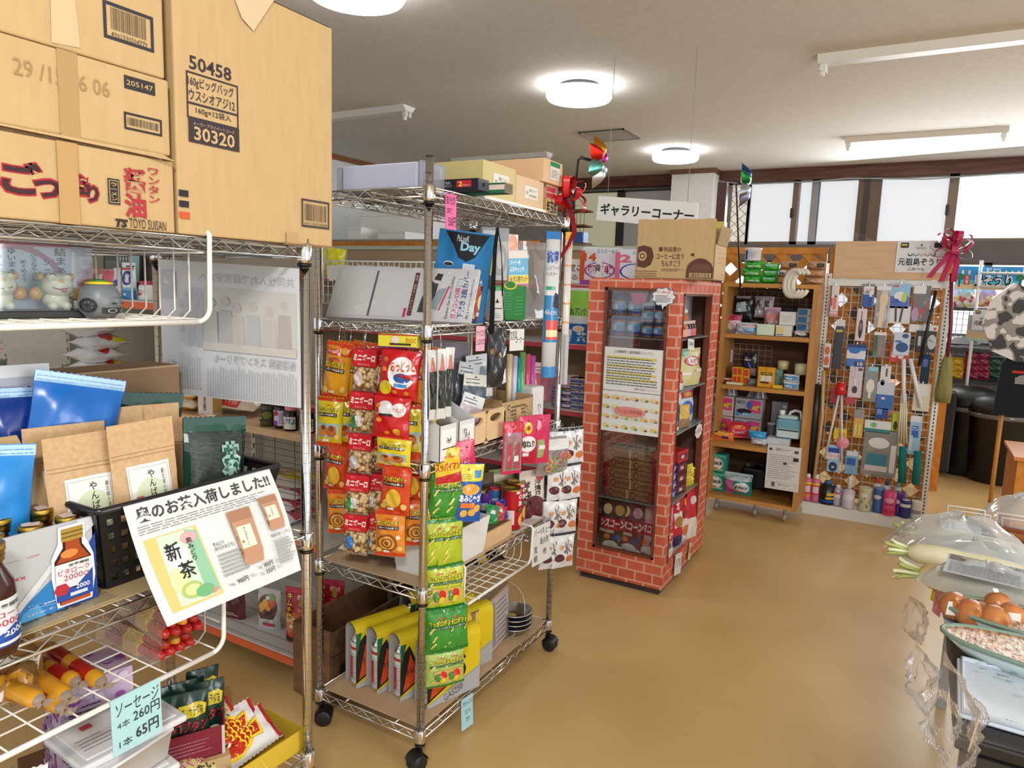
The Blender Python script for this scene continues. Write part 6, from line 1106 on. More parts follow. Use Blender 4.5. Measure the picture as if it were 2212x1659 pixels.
# ================================================================ fourth shelf: sweets
L4 = .617
mb = MB(); w = mat('dcdcda','s'); 
def taper(mb,bx,by,tx,ty,h,m_,t=.003):
 B = [(-bx,-by,0),(bx,-by,0),(bx,by,0),(-bx,by,0)]; T = [(-tx,-ty,h),(tx,-ty,h),(tx,ty,h),(-tx,ty,h)]
 for i in range(4):
  j = (i+1) % 4; mb.face([B[i],B[j],T[j],T[i]],m_); k = lambda q_: (q_[0]*(1-t/bx),q_[1]*(1-t/by),q_[2]+.0005); mb.face([k(T[i]),k(T[j]),k(B[j]),k(B[i])],m_); mb.face([T[i],T[j],k(T[j]),k(T[i])],m_)
 mb.face(B[::-1],m_); mb.face([(q_[0]*.98,q_[1]*.98,.003) for q_ in B],m_); return mb
taper(mb,.155,.075,.17,.09,.135,w); mb.build('plastic_bin','white plastic bin of sweets at the front corner of the fourth shelf','bin',(-1.365,1.955,L4),R(90))
def sweet(loc,rot,w,h,c,l,c2,txt=None): 
 mb = pillow(w,h,.02,mat(c,'g'),'g',.05,int(h*1000),.003); mb.front.rect(.1,.3,.9,.6,c2)
 if txt: mb.front.text(txt,.15,.35,.85,.55,'e8e4e0',.02)
 mb.build('sweet_bag',l,'sweet bag',loc,rot,group='sweet bags in the white bin')
sweet((-1.37,1.86,L4+.02),(-.3,.3,R(50)),.10,.17,'a81c2c','dark red sweet bag at the near end of the white bin','d8c8c0'); sweet((-1.40,1.92,L4+.02),(-.2,-.2,R(60)),.1,.16,'6aa83a','light green sweet bag in the white bin','e0d8a0'); sweet((-1.37,1.98,L4+.01),(-.3,.1,R(55)),.11,.15,'8a1c2a','maroon sweet bag in the middle of the white bin','2a7a3a'); sweet((-1.42,1.84,L4+.01),(-.2,.1,R(30)),.1,.16,'b8303a','bright red pack seen past the orange snack strip','e0d0a0')
mb = pillow(.24,.16,.05,mat('d8cfc6','g'),'g',.06,5,.006); p = mb.front; p.poly([(.0,.5),(.5,.6),(.4,1),(0,1)],'d8842c'); p.poly([(.7,.0),(1,0),(1,.5),(.75,.35)],'d8803a'); p.ell(.85,.55,.1,.14,'e4e4e8'); p.text('70円',.79,.48,.91,.62,'2a3a5a',.0); mb.build('bread_bag','clear bag of buns with a round price sticker lying under the snack strips','bread bag',(-1.56,1.80,L4+.03),(-1.25,0,R(12)))
mb = carton(.20,.11,.06,noisy('pale_wood_tray','c8a67c','d2b188',(2,12,12),3,3,.5)); mb.top.rect(.04,.06,.96,.94,'6a5038'); mb.build('wooden_tray','pale wooden tray of small sweets beside the white bin','tray',(-1.345,2.215,L4),R(90))
for i,(u,v,c) in enumerate(((1045,1092,'4a2a7a'),(1058,1080,'5a3a8a'),(1068,1068,'2a6a9a'),(1078,1062,'3a2a6a'),(1012,1090,'6a3a6a'),(1024,1086,'8a3a5a'))):
 q = X(u,v,-1.40); mb = can(.022,.095,c,'g','d82a3ag' if i == 2 else '3a3a4ag',16); mb.front.rect(.1,.3,.9,.6,'b8c8d8'); mb.build('gum_bottle',('violet','purple','blue','dark violet','plum','wine-coloured')[i]+' gum bottle in the row behind the wooden tray','gum bottle',(-1.40-.015*(i % 2),q.y,L4+.064 if i < 4 else L4+.05),group='gum bottles behind the wooden tray')
for i,(u,v,c,l) in enumerate(((1088,1125,'2a3a9a','shiny blue sweets packet in the wooden tray'),(1066,1130,'2a8a4a','green sweets packet at the wooden tray\'s near end'),(1078,1110,'b83a3a','red and white sweets packet in the wooden tray'))):
 q = X(u,v,-1.32); mb = pillow(.06,.07,.02,mat(c,'g'),'g',.06,i,.004); mb.front.rect(.3,.5,.6,.7,'d8d8e0'); mb.build('sweets_packet',l,'sweets packet',(-1.33,q.y,L4+.062),(-.4,.3*i,R(60)),group='sweets packets in the wooden tray')
mb = MB(); taper(mb,.07,.10,.085,.115,.014,mat('dcd8d2','s')); mb.build('white_tray','white tray under the red biscuit tubs','tray',(-1.352,2.425,L4))
for i,(x,y,l) in enumerate(((-1.325,2.375,'nearest red biscuit tub with gold lid on the white tray'),(-1.36,2.47,'second red biscuit tub with gold lid, behind the nearest'),(-1.44,2.30,'red biscuit tub left of the others, behind the pink candy bag'))):
 mb = can(.037,.165,'b01a24','g','b8963af',26); p = mb.front; p.text('Chip',.55,.74,.9,.86,'e4dcd8',.05); p.text('Star',.55,.6,.9,.72,'e4dcd8',.05); p.rect(.5,.46,.95,.55,'3a2018'); p.text('うすしお',.55,.48,.9,.53,'d8b060',.02); p.ell(.72,.24,.18,.16,'d8a850'); p.rect(.15,.15,.4,.5,'d8c8c8'); p.rect(.45,.9,.6,.96,'e0d0d0'); mb.build('biscuit_tub',l,'biscuit tub',(x,y,L4+(.004 if i < 2 else 0)),R(62),group='red biscuit tubs')
def bean(p): p.rect(0,.0,1,.32,'4a1a20'); p.ell(.5,.25,.45,.22,'5a2028'); p.text('ぜんざい',.12,.25,.42,.78,'241014',.06,True); p.text('沖縄風',.55,.45,.8,.8,'2a1a18',.02,True); p.ell(.78,.86,.16,.1,'b02a2c')
for x,y,c,l,d in ((-1.33,2.545,'d4ccc0','pouch of sweet red beans with big black brush lettering on the white tray',bean),(-1.45,2.5,'8a9a5a','greenish snack pouch behind the red biscuit tubs',lambda p: (p.ell(.4,.5,.3,.25,'c8b070'),p.rect(.1,.75,.9,.9,'d8d0b8'))),(-1.48,2.38,'5a4a3a','brown food pouch in the back row of the fourth shelf',lambda p: p.ell(.5,.4,.4,.3,'a8946a')),(-1.47,2.2,'6a1c24','dark red pouch in the back row behind the pink candy bags',lambda p: p.rect(.2,.5,.8,.7,'c8a060'))):
 mb = pouch(.13,.2,.04,mat(c,'g'),'g',int(y*10) % 5,.002,.1); d(mb.front); mb.build('food_pouch',l,'food pouch',(x,y,L4+(.004 if x > -1.4 else 0)),(0,0,R(64)),group='food pouches on the fourth shelf')
mb = pillow(.16,.16,.05,mat('d8d4d4','x'),'g',.05,3,.004); p = mb.front; rd = random.Random(6)
for i in range(22): p.ring(.15+.7*rd.random(),.12+.5*rd.random(),.09,.08,.25,rd.choice(('c84a58','5aa85a','d8b84a','d88a8a')))
p.rect(.05,.7,.95,.96,'d8d8d8'); q = X(1190,1010,-1.30); mb.build('rubber_ring_bag','clear bag of coloured rubber rings near the far post','ring bag',(-1.265,2.60,.80),(0,0,R(60)))
def bbq(mb,p): p.text('バーベキュー',.12,.74,.98,.93,'2a2a2c',0); p.text('着火剤',.45,.48,.9,.66,'2a2a2c',0); p.text('炭',.12,.3,.3,.5,'2a2a2c',0); p.text('網',.1,.08,.28,.26,'2a2a2c',0); p.text('他',.6,.2,.78,.36,'2a2a2c',0)
mb = tag_card(.135,.16,'d6d4d0',curl=.05); bbq(mb,mb.front); mb.build('sign_card','white handwritten barbecue supplies sheet hanging from the fourth shelf','sign card',(-1.256,2.50,.612),R(84))
under_basket('white wire basket hooked under the fourth shelf, holding a black charcoal pouch',-1.5,-1.275,1.94,2.43,.475,.612,.56)
mb = pillow(.19,.12,.045,mat('181818','g'),'g',.05,3,.004); p = mb.front; p.poly([(.35,0),(.55,0),(.7,1),(.5,1)],'c8a82a'); p.rect(.1,.3,.35,.8,'8a2a20'); p.text('約100g',.6,.25,.9,.55,'c8c8c4',.01); q = X(1060,1255,-1.34); mb.build('charcoal_pouch','black and yellow pouch lying in the lower white basket of the wheeled rack','pouch',(-1.37,q.y,.505),(-1.3,0,R(62)))
# ================================================================ bottom shelf: gas canisters and grill goods
L5 = .1375
def gaspack(loc,rz,label):
 t = thing('gas_canister_pack',label,'gas pack',loc,rz,'yellow gas canister packs'); yl = mat('d8be1c','p'); gr = mat('1f6a48','p'); gy = mat('a8a8a6','p'); w,L_,h = .036,.115,.235
 mb = MB(); arc = [(w*cos(a),h-.03+.03*sin(a)) for a in [pi*k/8 for k in range(9)]]; pr = [(w,.0)]+arc+[(-w,0)]
 for i in range(len(pr)-1):
  (xa,za),(xb,zb_) = pr[i],pr[i+1]; mb.face([(xa,-L_,za),(xb,-L_,zb_),(xb,L_,zb_),(xa,L_,za)],yl); mb.face([(xa*.98,L_,za),(xb*.98,L_,zb_),(xb*.98,-L_,zb_),(xa*.98,-L_,za)],gy)
 p = flat(mb,(w,-L_,0),(0,1,0),(0,0,1),2*L_,h-.03); p.poly([(0,.0),(1,.0),(1,.42),(0,.05)],'a9aaac'); p.poly([(.0,.08),(.42,.3),(.16,.95),(0,.78)],'24211c'); p.poly([(0,.55),(.1,1),(0,1)],'1f6a48'); p.poly([(.05,.15),(.36,.3),(.17,.8)],'c8481c'); p.text('PAL',.12,.42,.28,.55,'3a1a10',0,rot=.3); p.ring(.55,.45,.17,.16,.3,'24211c',150,400); p.ring(.62,.62,.1,.12,.35,'24211c',20,320); p.poly([(.02,.02),(.98,.02),(.98,.40),(.02,.06)],'a9aaac'); p.text('GAS250',.3,.06,.66,.18,'3a3a3c',0,rot=.25)
 p = flat(mb,(-w,L_,0),(0,-1,0),(0,0,1),2*L_,h-.03); p.rect(0,0,1,.98,'a9aaac')
 mb.build('sleeve',label='yellow card sleeve',parent=t)
 for k,(body,c2) in enumerate((('d4d4d4','b82a30'),('c8b42a','1f6a48'),('d4d4d4','b82a30'))):
  r = .033; y = -.078+.078*k; mb = MB(); mb.lathe([(r*.9,.004),(r,.008),(r,.155),(r*.97,.16)],mat(body,'g'),20,c=(0,y,0)); mb.lathe([(r*.97,.16),(r*.98,.165),(r*.75,.178),(r*.62,.182),(r*.66,.187),(r*.6,.192),(r*.35,.194),(r*.3,.2),(0,.2)],mat('c8c8c8','c'),20,c=(0,y,0))
  p = around(mb,r,.006,.15,'g',c=(0,y),w=.09); p.rect(0,.86,1,.93,c2); p.lines(.1,.1,.9,.8,12,'9a9a9e',.4) if k != 1 else p.ring(.4,.4,.2,.25,.4,'24211c'); 
  if k == 0: p.rect(.42,.15,.58,.7,'b82a30')
  mb.build('canister',parent=t)
 return t
g1 = None
for i,((u,v),l) in enumerate((((790,1500),'leftmost yellow gas pack showing a white canister end'),((836,1512),'second yellow gas pack from the left, with a red-striped canister'),((886,1528),'third yellow gas pack from the left, with a yellow canister end'),((945,1545),'yellow gas pack printed GAS250 nearest the corner post'))):
 q = Z(u,v-8,L5); loc = (q.x-.035,q.y+.11,L5)
 g1 = gaspack(loc,R(-18+0*i),l) if g1 is None else dup(g1,loc,R(-18),l)
dup(g1,(-1.60,2.20,L5),R(-12),'yellow gas pack at the back left of the bottom shelf'); dup(g1,(-1.46,2.14,L5),R(-15),'yellow gas pack standing behind the front four'); dup(g1,(-1.37,2.12,L5),R(-15),'yellow gas pack behind the green strip, by the grill boxes')
for i in range(5):
 mb = carton(.215-.012*i,.014,.225,mat('8f8884' if i % 2 else 'a4825c','p')); p = mb.front; p.rect(.04,.04,.96,.96,'b0a8a6' if i != 1 else 'a8a09e'); p.rect(.1,.1,.3,.9,'8a8488'); p.lines(.35,.1,.9,.9,9,'7a7478',.3); mb.right.rect(0,0,1,1,'7a6a58'); mb.build('grill_box',('first','second','third','fourth','last')[i]+' of the flat grey grill boxes from the aisle side','flat box',(-1.345-.0*i,2.335-.034*i,L5),(-.05,0,R(98+2*i)),group='flat grill boxes on the bottom shelf')
t = thing('wire_grill','round wire barbecue grill in clear film leaning beside the flat boxes','grill',(-1.37,2.395,L5),(0,0,R(62))); mb = MB(); r = .115
mb.tube([(r*cos(2*pi*k/32),.03*sin(2*pi*k/32),r+r*sin(2*pi*k/32)) for k in range(32)],.002,CHROME,5,True)
for k in range(-9,10): x = k*.0115; z = (r*r-x*x)**.5; mb.cyl((x,-.03*z/r,r-z),(x,.03*z/r,r+z),.0007,mat('8a8a8a','c'),4)
mb.build('mesh',parent=t)
for k in range(4):
 mb = MB(); mb.lathe([(0,0),(.05,0),(.052,.004),(.066,.03),(.074,.031),(.076,.034),(.072,.035),(.063,.031),(.05,.006),(0,.005)],mat('c8c8c8','f'),26)
 if k == 3: p = flat(mb,(-.045,-.045,.0065),(1,0,0),(0,1,0),.09,.09); p.ell(.5,.5,.48,.48,'6a4a28'); p.ell(.4,.5,.2,.15,'c8b040'); p.ell(.7,.6,.16,.12,'3a2a20')
 mb.build('foil_pan',('lowest','second','third','topmost')[k]+' round foil pan in the stack at the far end of the bottom shelf','foil pan',(-1.352,2.475,L5+.0005+.02*k),group='stacked foil pans')
mb = tag_card(.062,.118,'a8d0dc',curl=.08); p = mb.front; p.text('カセットコンロ',.1,.72,.95,.9,'2a3a40',0); p.text('ボンベ',.3,.45,.8,.62,'2a3a40',0); p.text('です',.35,.2,.7,.36,'2a3a40',0); q = X(1006,1495,-1.262); mb.build('price_card','pale blue handwritten card hanging from the bottom shelf edge','price card',(-1.256,q.y,.132),R(82))
# ================================================================ far gondola, left wall goods, hanging sign
G2 = gondola('long far gondola with pink-red price rails behind the wheeled rack',-5.2,-1.66,4.2,4.66,((1.60,'std',4.3),(1.215,'std',4.2),(.775,'std',4.2),(.36,'std',4.2),(.1,'std',4.18)),1.84,'a08a70','d8d4d0','c8505c')
mb = MB(); mb.box((-5.2,4.64,1.84),(-1.66,4.68,1.87),mat('a9ac98','s')); finish(mb,'top_rail','grey-green metal top rail of the far gondola','rail',(-3.4,4.66,1.84))
mb = MB(); w = mat('dedddb','s'); x0,x1,z0,z1 = -4.6,-2.95,1.40,1.722
for i in range(34): x = x0+(x1-x0)*i/33; mb.cyl((x,4.12,z0),(x,4.12,z1),.003 if i % 11 else .006,w,5)
for k in range(6): z = z1-.065*k; mb.cyl((x0,4.123,z),(x1,4.123,z),.003 if k else .006,w,5)
finish(mb,'wire_grid','white wire grid panel hung with spare price clips behind the wheeled rack','wire panel',(-3.77,4.12,1.4))
rd = random.Random(8)
for i in range(44):
 u = 712+3.7*i; q = Y(u,0,4.1); mb = MB(); h = .075+.03*rd.random(); mb.box((-.008,-.03,-h),(.008,0,0),mat(rd.choice(('e2e2e0','dcdcdc','d4dcdc')),'s')); mb.box((-.004,-.034,-.012),(.004,-.028,.02),w)
 mb.build('price_clip','white plastic price clip in the row hooked along the wire grid panel','price clip',(q.x,4.108,1.665+.012*rd.random()),group='white price clips on the wire grid panel')
for i,(u,c,hc,l,tx) in enumerate(((712,'d6d2c4','2a4a9a','white pouch with black brush lettering and a blue corner behind the snack strips','海'),(772,'d4d8d8','2a8a58','white pouch with a green top behind the biscuit strips','わか'),(828,'d4d8d8','c8582c','white pouch with an orange top behind the chef-hat snack strip','しそ'))):
 q = Y(u,800,4.0); mb = pouch(.24,.40,.05,mat(c,'g'),'g',i,.003,.1); p = mb.front; p.rect(0,.86,1,1,hc); p.text(tx,.3,.2,.7,.66,'24262a',.04,True); p.ell(.72,.75,.16,.1,'d8c860' if i == 0 else 'c8c8c8'); mb.build('seaweed_pouch',l,'pouch',(q.x,4.26,1.218),R(10),group='white pouches on the far gondola')
for i,(u,l) in enumerate(((694,'yellow bag peeking beside the wheeled rack\'s rear left post'),(672,'pale yellow bag left of the rear left post'))):
 q = Y(u,660,3.6); mb = pillow(.16,.22,.06,mat('d8d02a' if i == 0 else 'c8c87a','g'),'g',.06,i,.008); mb.build('yellow_bag',l,'bag',(q.x-.5,4.25,1.605),(0,.1,R(20)))
def tp(u,w,h,l,c1,c2,t1,t2,y=4.42,z=1.603):
 q = Y(u,600,y); mb = carton(w,.2,h,mat('d8d8e0','g'),bev=.02); p = mb.front; p.rect(.02,0,.98,.12,c2); p.rect(0,.1,.12,.9,c1); p.rect(.88,.1,1,.9,c1); p.ell(.5,.38,.36,.2,'dcdce8'); p.ring(.5,.38,.38,.22,.12,c2); p.text(t1,.2,.28,.82,.52,'b02a50' if t1 == '超吸収' else 'e8e8f0',.04); p.text(t2,.1,.62,.4,.84,c1,.04); p.text('エリエール',.42,.84,.85,.94,'5a6aa8',0); mb.build('paper_pack',l,'paper pack',(q.x,y,z),R(8))
q0 = tp(1303,.27,.24,'orange and white kitchen-paper pack marked 14 on top of the far gondola','d8582c','9a4aa0','超吸収','14')
tp(1378,.26,.23,'blue and white double-roll kitchen towel pack, half hidden by the brown carton','d86a8a','1a4aa8','2倍巻','2')
q = Y(1354,572,4.38); 
mb = MB(); mb.box((-.19,-.004,0),(.19,0,.16),WHITE); p = flat(mb,(-.19,-.004,0),(1,0,0),(0,0,1),.38,.16); p.text('村指定ごみ袋',.05,.5,.98,.8,'3a3a3e',.02); p.text('もえるごみ',.1,.15,.9,.38,'4a4a4e',0); q = Y(1240,575,4.3); mb.build('shelf_sign','white sign for village rubbish bags on the far gondola','sign',(q.x,4.32,1.605))
mb = carton(.3,.16,.07,'d8c81c'); q = Y(1235,540,4.45); mb.build('yellow_box','yellow box lying behind the rubbish bag sign','box',(q.x,4.45,1.605+.01))
def teap(u,v,y,w,h,c,l,d): q = Y(u,v,y); mb = pouch(w,h,.05,mat(c,'g'),'g',u % 5,.003,.1); d(mb.front); mb.build('grocery_pouch',l,'pouch',(q.x,y,1.218),R(8))
teap(1258,735,4.26,.20,.36,'d4dcd4','white and lime tea-bag pouch at the right end of the far gondola',lambda p: (p.rect(0,.5,1,.95,'8ac83a'),p.text('お茶パック',.05,.5,.95,.64,'2a3a2a',.02),p.text('90',.5,.1,.9,.28,'2a2a2a',.02)))
mb = carton(.2,.12,.13,mat('1c68b4','p')); p = mb.front; p.text('茶',.55,.1,.9,.6,'dce8f0',.04); p.ell(.62,.75,.2,.16,'e0c8a0'); p.ring(.62,.75,.2,.16,.2,'e8e8e8'); p.rect(.2,.4,.4,.7,'d8e0e8'); p.text('さ',.15,.1,.4,.4,'dce8f0',.03); q = Y(1243,735,4.24); mb.build('tea_box','bright blue tea box on the pink-red rail shelf beside the brick stand','box',(q.x,4.27,1.217),R(6))
for i,(u,c,l) in enumerate(((1232,'5a8a3a','green leafy packet behind the blue tea box'),(1248,'b89a6a','tan leafy packet behind the blue tea box'),(1222,'b8402c','red packet behind the packed rods'))): q = Y(u,690,4.36); mb = pillow(.13,.26,.04,mat(c,'g'),'g',.06,i,.006); mb.front.ell(.5,.5,.3,.2,'c8b080'); mb.build('packet',l,'packet',(q.x,4.40,1.218),(0,.15*i,R(12)))
k = 0
for u,n,c,l in ((1222,3,'3a3070','purple'),(1240,5,'c8c8d4','white'),(1254,5,'bcc0d0','pale blue'),(1200,3,'b8a84a','gold')):
 for j in range(n):
  q = Y(u,870,4.25); mb = can(.045,.042,c,'s','b0b0b4c',20); mb.front.rect(.1,.25,.9,.7,'d0d0dc' if c == '3a3070' else '5a68a0'); mb.build('tuna_can','%s tuna can, %s in its stack on the lower pink-red rail shelf' % (l,('lowest','second','third','fourth','topmost')[j]),'can',(q.x,4.29,.777+.0425*j),group='tuna can stacks on the far gondola')
for i,(u,c) in enumerate(((1180,'d8a0b8'),(1190,'c890b0'),(1212,'e0c0cc'))): q = Y(u,850,4.3); mb = pillow(.12,.2,.03,mat(c,'g'),'g',.06,i,.004); mb.build('pink_packet',('left','middle','right')[i]+' pink packet beside the tuna cans on the far gondola','packet',(q.x,4.44,.78),R(10))
for i in range(7):
 mb = carton(.3,.2,.22,mat(('6a4a3a','8a8a90','b8b0a8','9a3a3a','4a5a6a','a89a70','70605a')[i],'p')); mb.front.rect(.2,.3,.8,.6,'c8c4bc'); mb.build('box',('brown','grey','pale','dark red','blue-grey','straw-coloured','umber')[i]+' box on the shaded lower shelves of the far gondola','box',(-1.95-.42*i,4.42,.363 if i % 2 else .104),R(3*i-8))
# lattice rail, white foam boxes by the left wall
def lattice(x0,x1,y,z0,z1,label,step=.13,sw=.042):
 t = thing('lattice_panel',label,'lattice panel',((x0+x1)/2,y,z0)); c = V(((x0+x1)/2,y,z0)); mb = MB()
 for a,b in (((x0,y-.015,z1-.05),(x1,y+.015,z1)),((x0,y-.015,z0),(x1,y+.015,z0+.05)),((x0,y-.016,z0),(x0+.05,y+.016,z1)),((x1-.05,y-.016,z0),(x1,y+.016,z1))): mb.box(a,b,ORANGEWOOD,.003)
 mb.xf(Matrix.Translation(-c)); mb.build('frame',parent=t); mb = MB(); H = z1-z0; W_ = x1-x0
 for sg in (-1,1):
  d = -H
  while d < W_:
   A,B = max(.03,d+.03),min(W_-.03,d+H-.03)
   if B > A+.02:
    for_ = lambda s: (x0+s if sg > 0 else x1-s,z0+(s-d)); a,b = for_(A),for_(B); u = V((b[0]-a[0],0,b[1]-a[1])).normalized(); n = V((-u.z,0,u.x))*sw/2; o = V((0,.006*sg-.004,0))
    mb.ext([V((a[0],y,a[1]))-n+o,V((b[0],y,b[1]))-n+o,V((b[0],y,b[1]))+n+o,V((a[0],y,a[1]))+n+o],(0,.006,0),ORANGEWOOD)
   d += step
 mb.xf(Matrix.Translation(-c)); mb.build('slats',parent=t); return t
lattice(-6.05,-2.9,5.55,1.2,1.975,'orange lattice partition whose top rail shows above the far gondola')
for i,(u0,v0,u1,v1,d,l) in enumerate(((746,450,880,500,.5,'large white foam box above the lattice rail'),(750,490,778,520,.3,'small white foam box front left on the ledge by the left wall'),(815,500,875,532,.4,'white foam box with an open lid on the right of the ledge'),(690,518,830,535,.5,'low white foam lid lying along the ledge'))):
 y = 5.75+.12*(i == 0); a,b = Y(u0,v0,y),Y(u1,v1,y); zt = a.z; zb_ = 2.0 if i != 0 else 2.02; mb = carton(b.x-a.x,d,zt-zb_,WHITE,bev=.01); mb.front.line([(0,.8),(1,.8)],.006,'c8c8c8'); mb.build('foam_box',l,'foam box',((a.x+b.x)/2,y+d/2+(.0 if i else .25),zb_),R(6-3*i),group='white foam boxes by the left wall')
mb = MB(); mb.box((-6.1,5.6,1.94),(-3.6,6.75,1.995),mat('8f8d88','m')); mb.box((-6.1,6.6,0),(-3.6,6.7,1.94),mat('8f8d88','m')); finish(mb,'storage_ledge','grey ledge by the left wall carrying the white foam boxes','ledge',(-4.9,6.6,0))
a = Y(772,440,6.2); mb = carton(.26,.1,.2,mat('1c2238','p')); mb.build('navy_box','dark navy box standing behind the white foam boxes','box',(a.x+.1,6.5,1.997),R(6))
# hanging sign and its strings
P = [Y(u,v,4.45) for u,v in ((1293,423),(1508,438),(1505,495),(1288,475))]; c = (P[0]+P[2])/2; t = thing('hanging_sign','white hanging sign reading gallery corner in black katakana','sign',c)
mb = MB(); mb.ext([p_-c for p_ in (P[3],P[2],P[1],P[0])],(0,.006,0),WHITE); ux = (P[1]-P[0]); uz = (P[0]-P[3]); p = flat(mb,P[3]-c,ux,V((0,0,1)),ux.length,uz.length); f0 = p.fn; p.fn = lambda u,v,e: P[3]-c+ux*(u/ux.length)+uz*(v/uz.length)+V((0,-e,0)); p.text('ギャラリーコーナー',.035,.24,.975,.72,'26262a',.03); mb.build('board',parent=t)
for f in (.1,.9): q = P[0]+ux*f-c; mb = MB(); mb.cyl(q,V((q.x,q.y,3.04-c.z)),.002,GRAYP,5); mb.build('string',parent=t)
# small wire cage shelf
a = Y(1235,515,4.9); t = thing('wire_cage','small wooden and wire cage shelf behind the red ribbon bow','cage',(a.x,4.95,1.9)); mb = MB(); c1 = mat('6a4a30','m')
for z in (.0,.13,.24): mb.box((-.11,-.08,z),(.11,.08,z+.012),c1)
for i in range(8): mb.cyl((-.105+.03*i,-.075,0),(-.105+.03*i,-.075,.24),.002,BLACK,4)
mb.box((-.06,-.05,.012),(.09,.05,.09),mat('1f5a98','s')); mb.build('frame',parent=t); mb = MB(); mb.box((-.13,-.1,0),(.13,.1,1.9),mat('6f6a62','m')); mb.build('cabinet','grey cabinet standing behind the far gondola under the wire cage','cabinet',(a.x,4.95,0))
# ================================================================ brick-print display tower
def brick(name,ax):
 m,nt,b,N,L = _new(name); tc = N('ShaderNodeTexCoord'); sp = N('ShaderNodeSeparateXYZ'); cb = N('ShaderNodeCombineXYZ'); L(tc.outputs['Object'],sp.inputs[0]); L(sp.outputs[ax],cb.inputs[0]); L(sp.outputs['Z'],cb.inputs[1])
 br = N('ShaderNodeTexBrick'); br.inputs['Scale'].default_value = 1; br.inputs['Brick Width'].default_value = .095; br.inputs['Row Height'].default_value = .054; br.inputs['Mortar Size'].default_value = .0055; br.inputs['Mortar Smooth'].default_value = .2
 br.inputs['Color1'].default_value = lin('c4563a'); br.inputs['Color2'].default_value = lin('d0664a'); br.inputs['Mortar'].default_value = lin('d8a08c'); L(cb.outputs[0],br.inputs['Vector'])
 n = N('ShaderNodeTexNoise'); n.inputs['Scale'].default_value = 14; n.inputs['Detail'].default_value = 5; L(tc.outputs['Object'],n.inputs[0]); mx = N('ShaderNodeMix'); mx.data_type = 'RGBA'; mx.blend_type = 'MULTIPLY'; mx.inputs[0].default_value = .35
 L(br.outputs['Color'],mx.inputs[6]); L(n.outputs[0],mx.inputs[7]); rp = N('ShaderNodeValToRGB'); rp.color_ramp.elements[0].color = (.55,.5,.5,1); rp.color_ramp.elements[0].position = .3; rp.color_ramp.elements[1].position = .6; L(n.outputs[0],rp.inputs[0]); L(rp.outputs[0],mx.inputs[7]); L(mx.outputs[2],b.inputs['Base Color']); b.inputs['Roughness'].default_value = .55; return m
BX,BY = brick('brick_print_front','X'),brick('brick_print_side','Y')
tx0,tx1,ty0,ty1,tz = -1.508,-1.02,3.45,4.25,1.633; TC = V((-1.264,3.85,0)); T = thing('display_tower','red brick-print display tower with glass window and open right side','display stand',TC)
wx0,wx1,wz0,wz1 = -1.415,-1.075,.19,1.585; oy0,oy1,oz0,oz1 = 3.51,4.06,.155,1.565; th = .018
def tp_(mb,n,lab=None,par=None): mb.xf(Matrix.Translation(-TC)); return mb.build(n,parent=par or T,label=lab)
mb = MB()
for x0,x1,z0,z1 in ((tx0,wx0,.035,tz),(wx1,tx1,.035,tz),(wx0,wx1,wz1,tz),(wx0,wx1,.035,wz0)): mb.box((x0,ty0,z0),(x1,ty0+th,z1),BX)
tp_(mb,'front_panel'); mb = MB()
for y0,y1,z0,z1 in ((ty0+th,oy0,.035,tz),(oy1,ty1,.035,tz),(oy0,oy1,oz1,tz),(oy0,oy1,.035,oz0)): mb.box((tx1-th,y0,z0),(tx1,y1,z1),BY)
tp_(mb,'side_panel'); mb = MB(); mb.box((tx0,ty0+th,.035),(tx0+th,ty1,tz),BY); tp_(mb,'side_panel'); mb = MB(); mb.box((tx0+th,ty1-th,.035),(tx1-th,ty1,tz),mat('8a6a5c','m')); tp_(mb,'back_panel','plain back panel')
mb = MB(); mb.box((tx0+th,ty0+th,tz-.02),(tx1-th,ty1-th,tz),mat('b89080','m')); tp_(mb,'top','plain top'); mb = MB(); mb.box((tx0+th,ty0+th,.13),(tx1-th,ty1-th,.15),mat('c8c0bc','s')); tp_(mb,'floor_board','grey floor board'); mb = MB(); mb.box((tx0+.02,ty0+.02,0),(tx1-.02,ty1-.02,.05),mat('3a3430','s')); tp_(mb,'plinth','dark plinth')
FRB = mat('6e3a26','s'); mb = MB()
for a,b in (((wx0,ty0-.006,wz0),(wx0+.014,ty0+.02,wz1)),((wx1-.012,ty0-.006,wz0),(wx1,ty0+.02,wz1)),((wx0,ty0-.006,wz1-.014),(wx1,ty0+.02,wz1)),((wx0,ty0-.006,wz0),(wx1,ty0+.02,wz0+.012))): mb.box(a,b,FRB)
for y in (oy0,oy1-.01): mb.box((tx1-.03,y,oz0),(tx1+.004,y+.01,oz1),FRB)
mb.box((tx1-.03,oy0,oz1-.012),(tx1+.004,oy1,oz1),FRB); tp_(mb,'window_frame','brown wooden frame'); mb = MB(); mb.box((wx0+.01,ty0+.004,wz0+.01),(wx1-.01,ty0+.007,wz1-.01),GLASS); tp_(mb,'window_pane','clear pane')
SH = (1.335,.845,.472,1.06); SG = mat('c4ccca','x')
for z in (1.335,1.065,.845,.472): mb = MB(); mb.box((tx0+th,ty0+th+.005,z-.008),(tx1-.004,ty1-th-.1 if z != 1.065 else ty1-th,z),SG); tp_(mb,'glass_shelf','glass shelf')
zf = .151
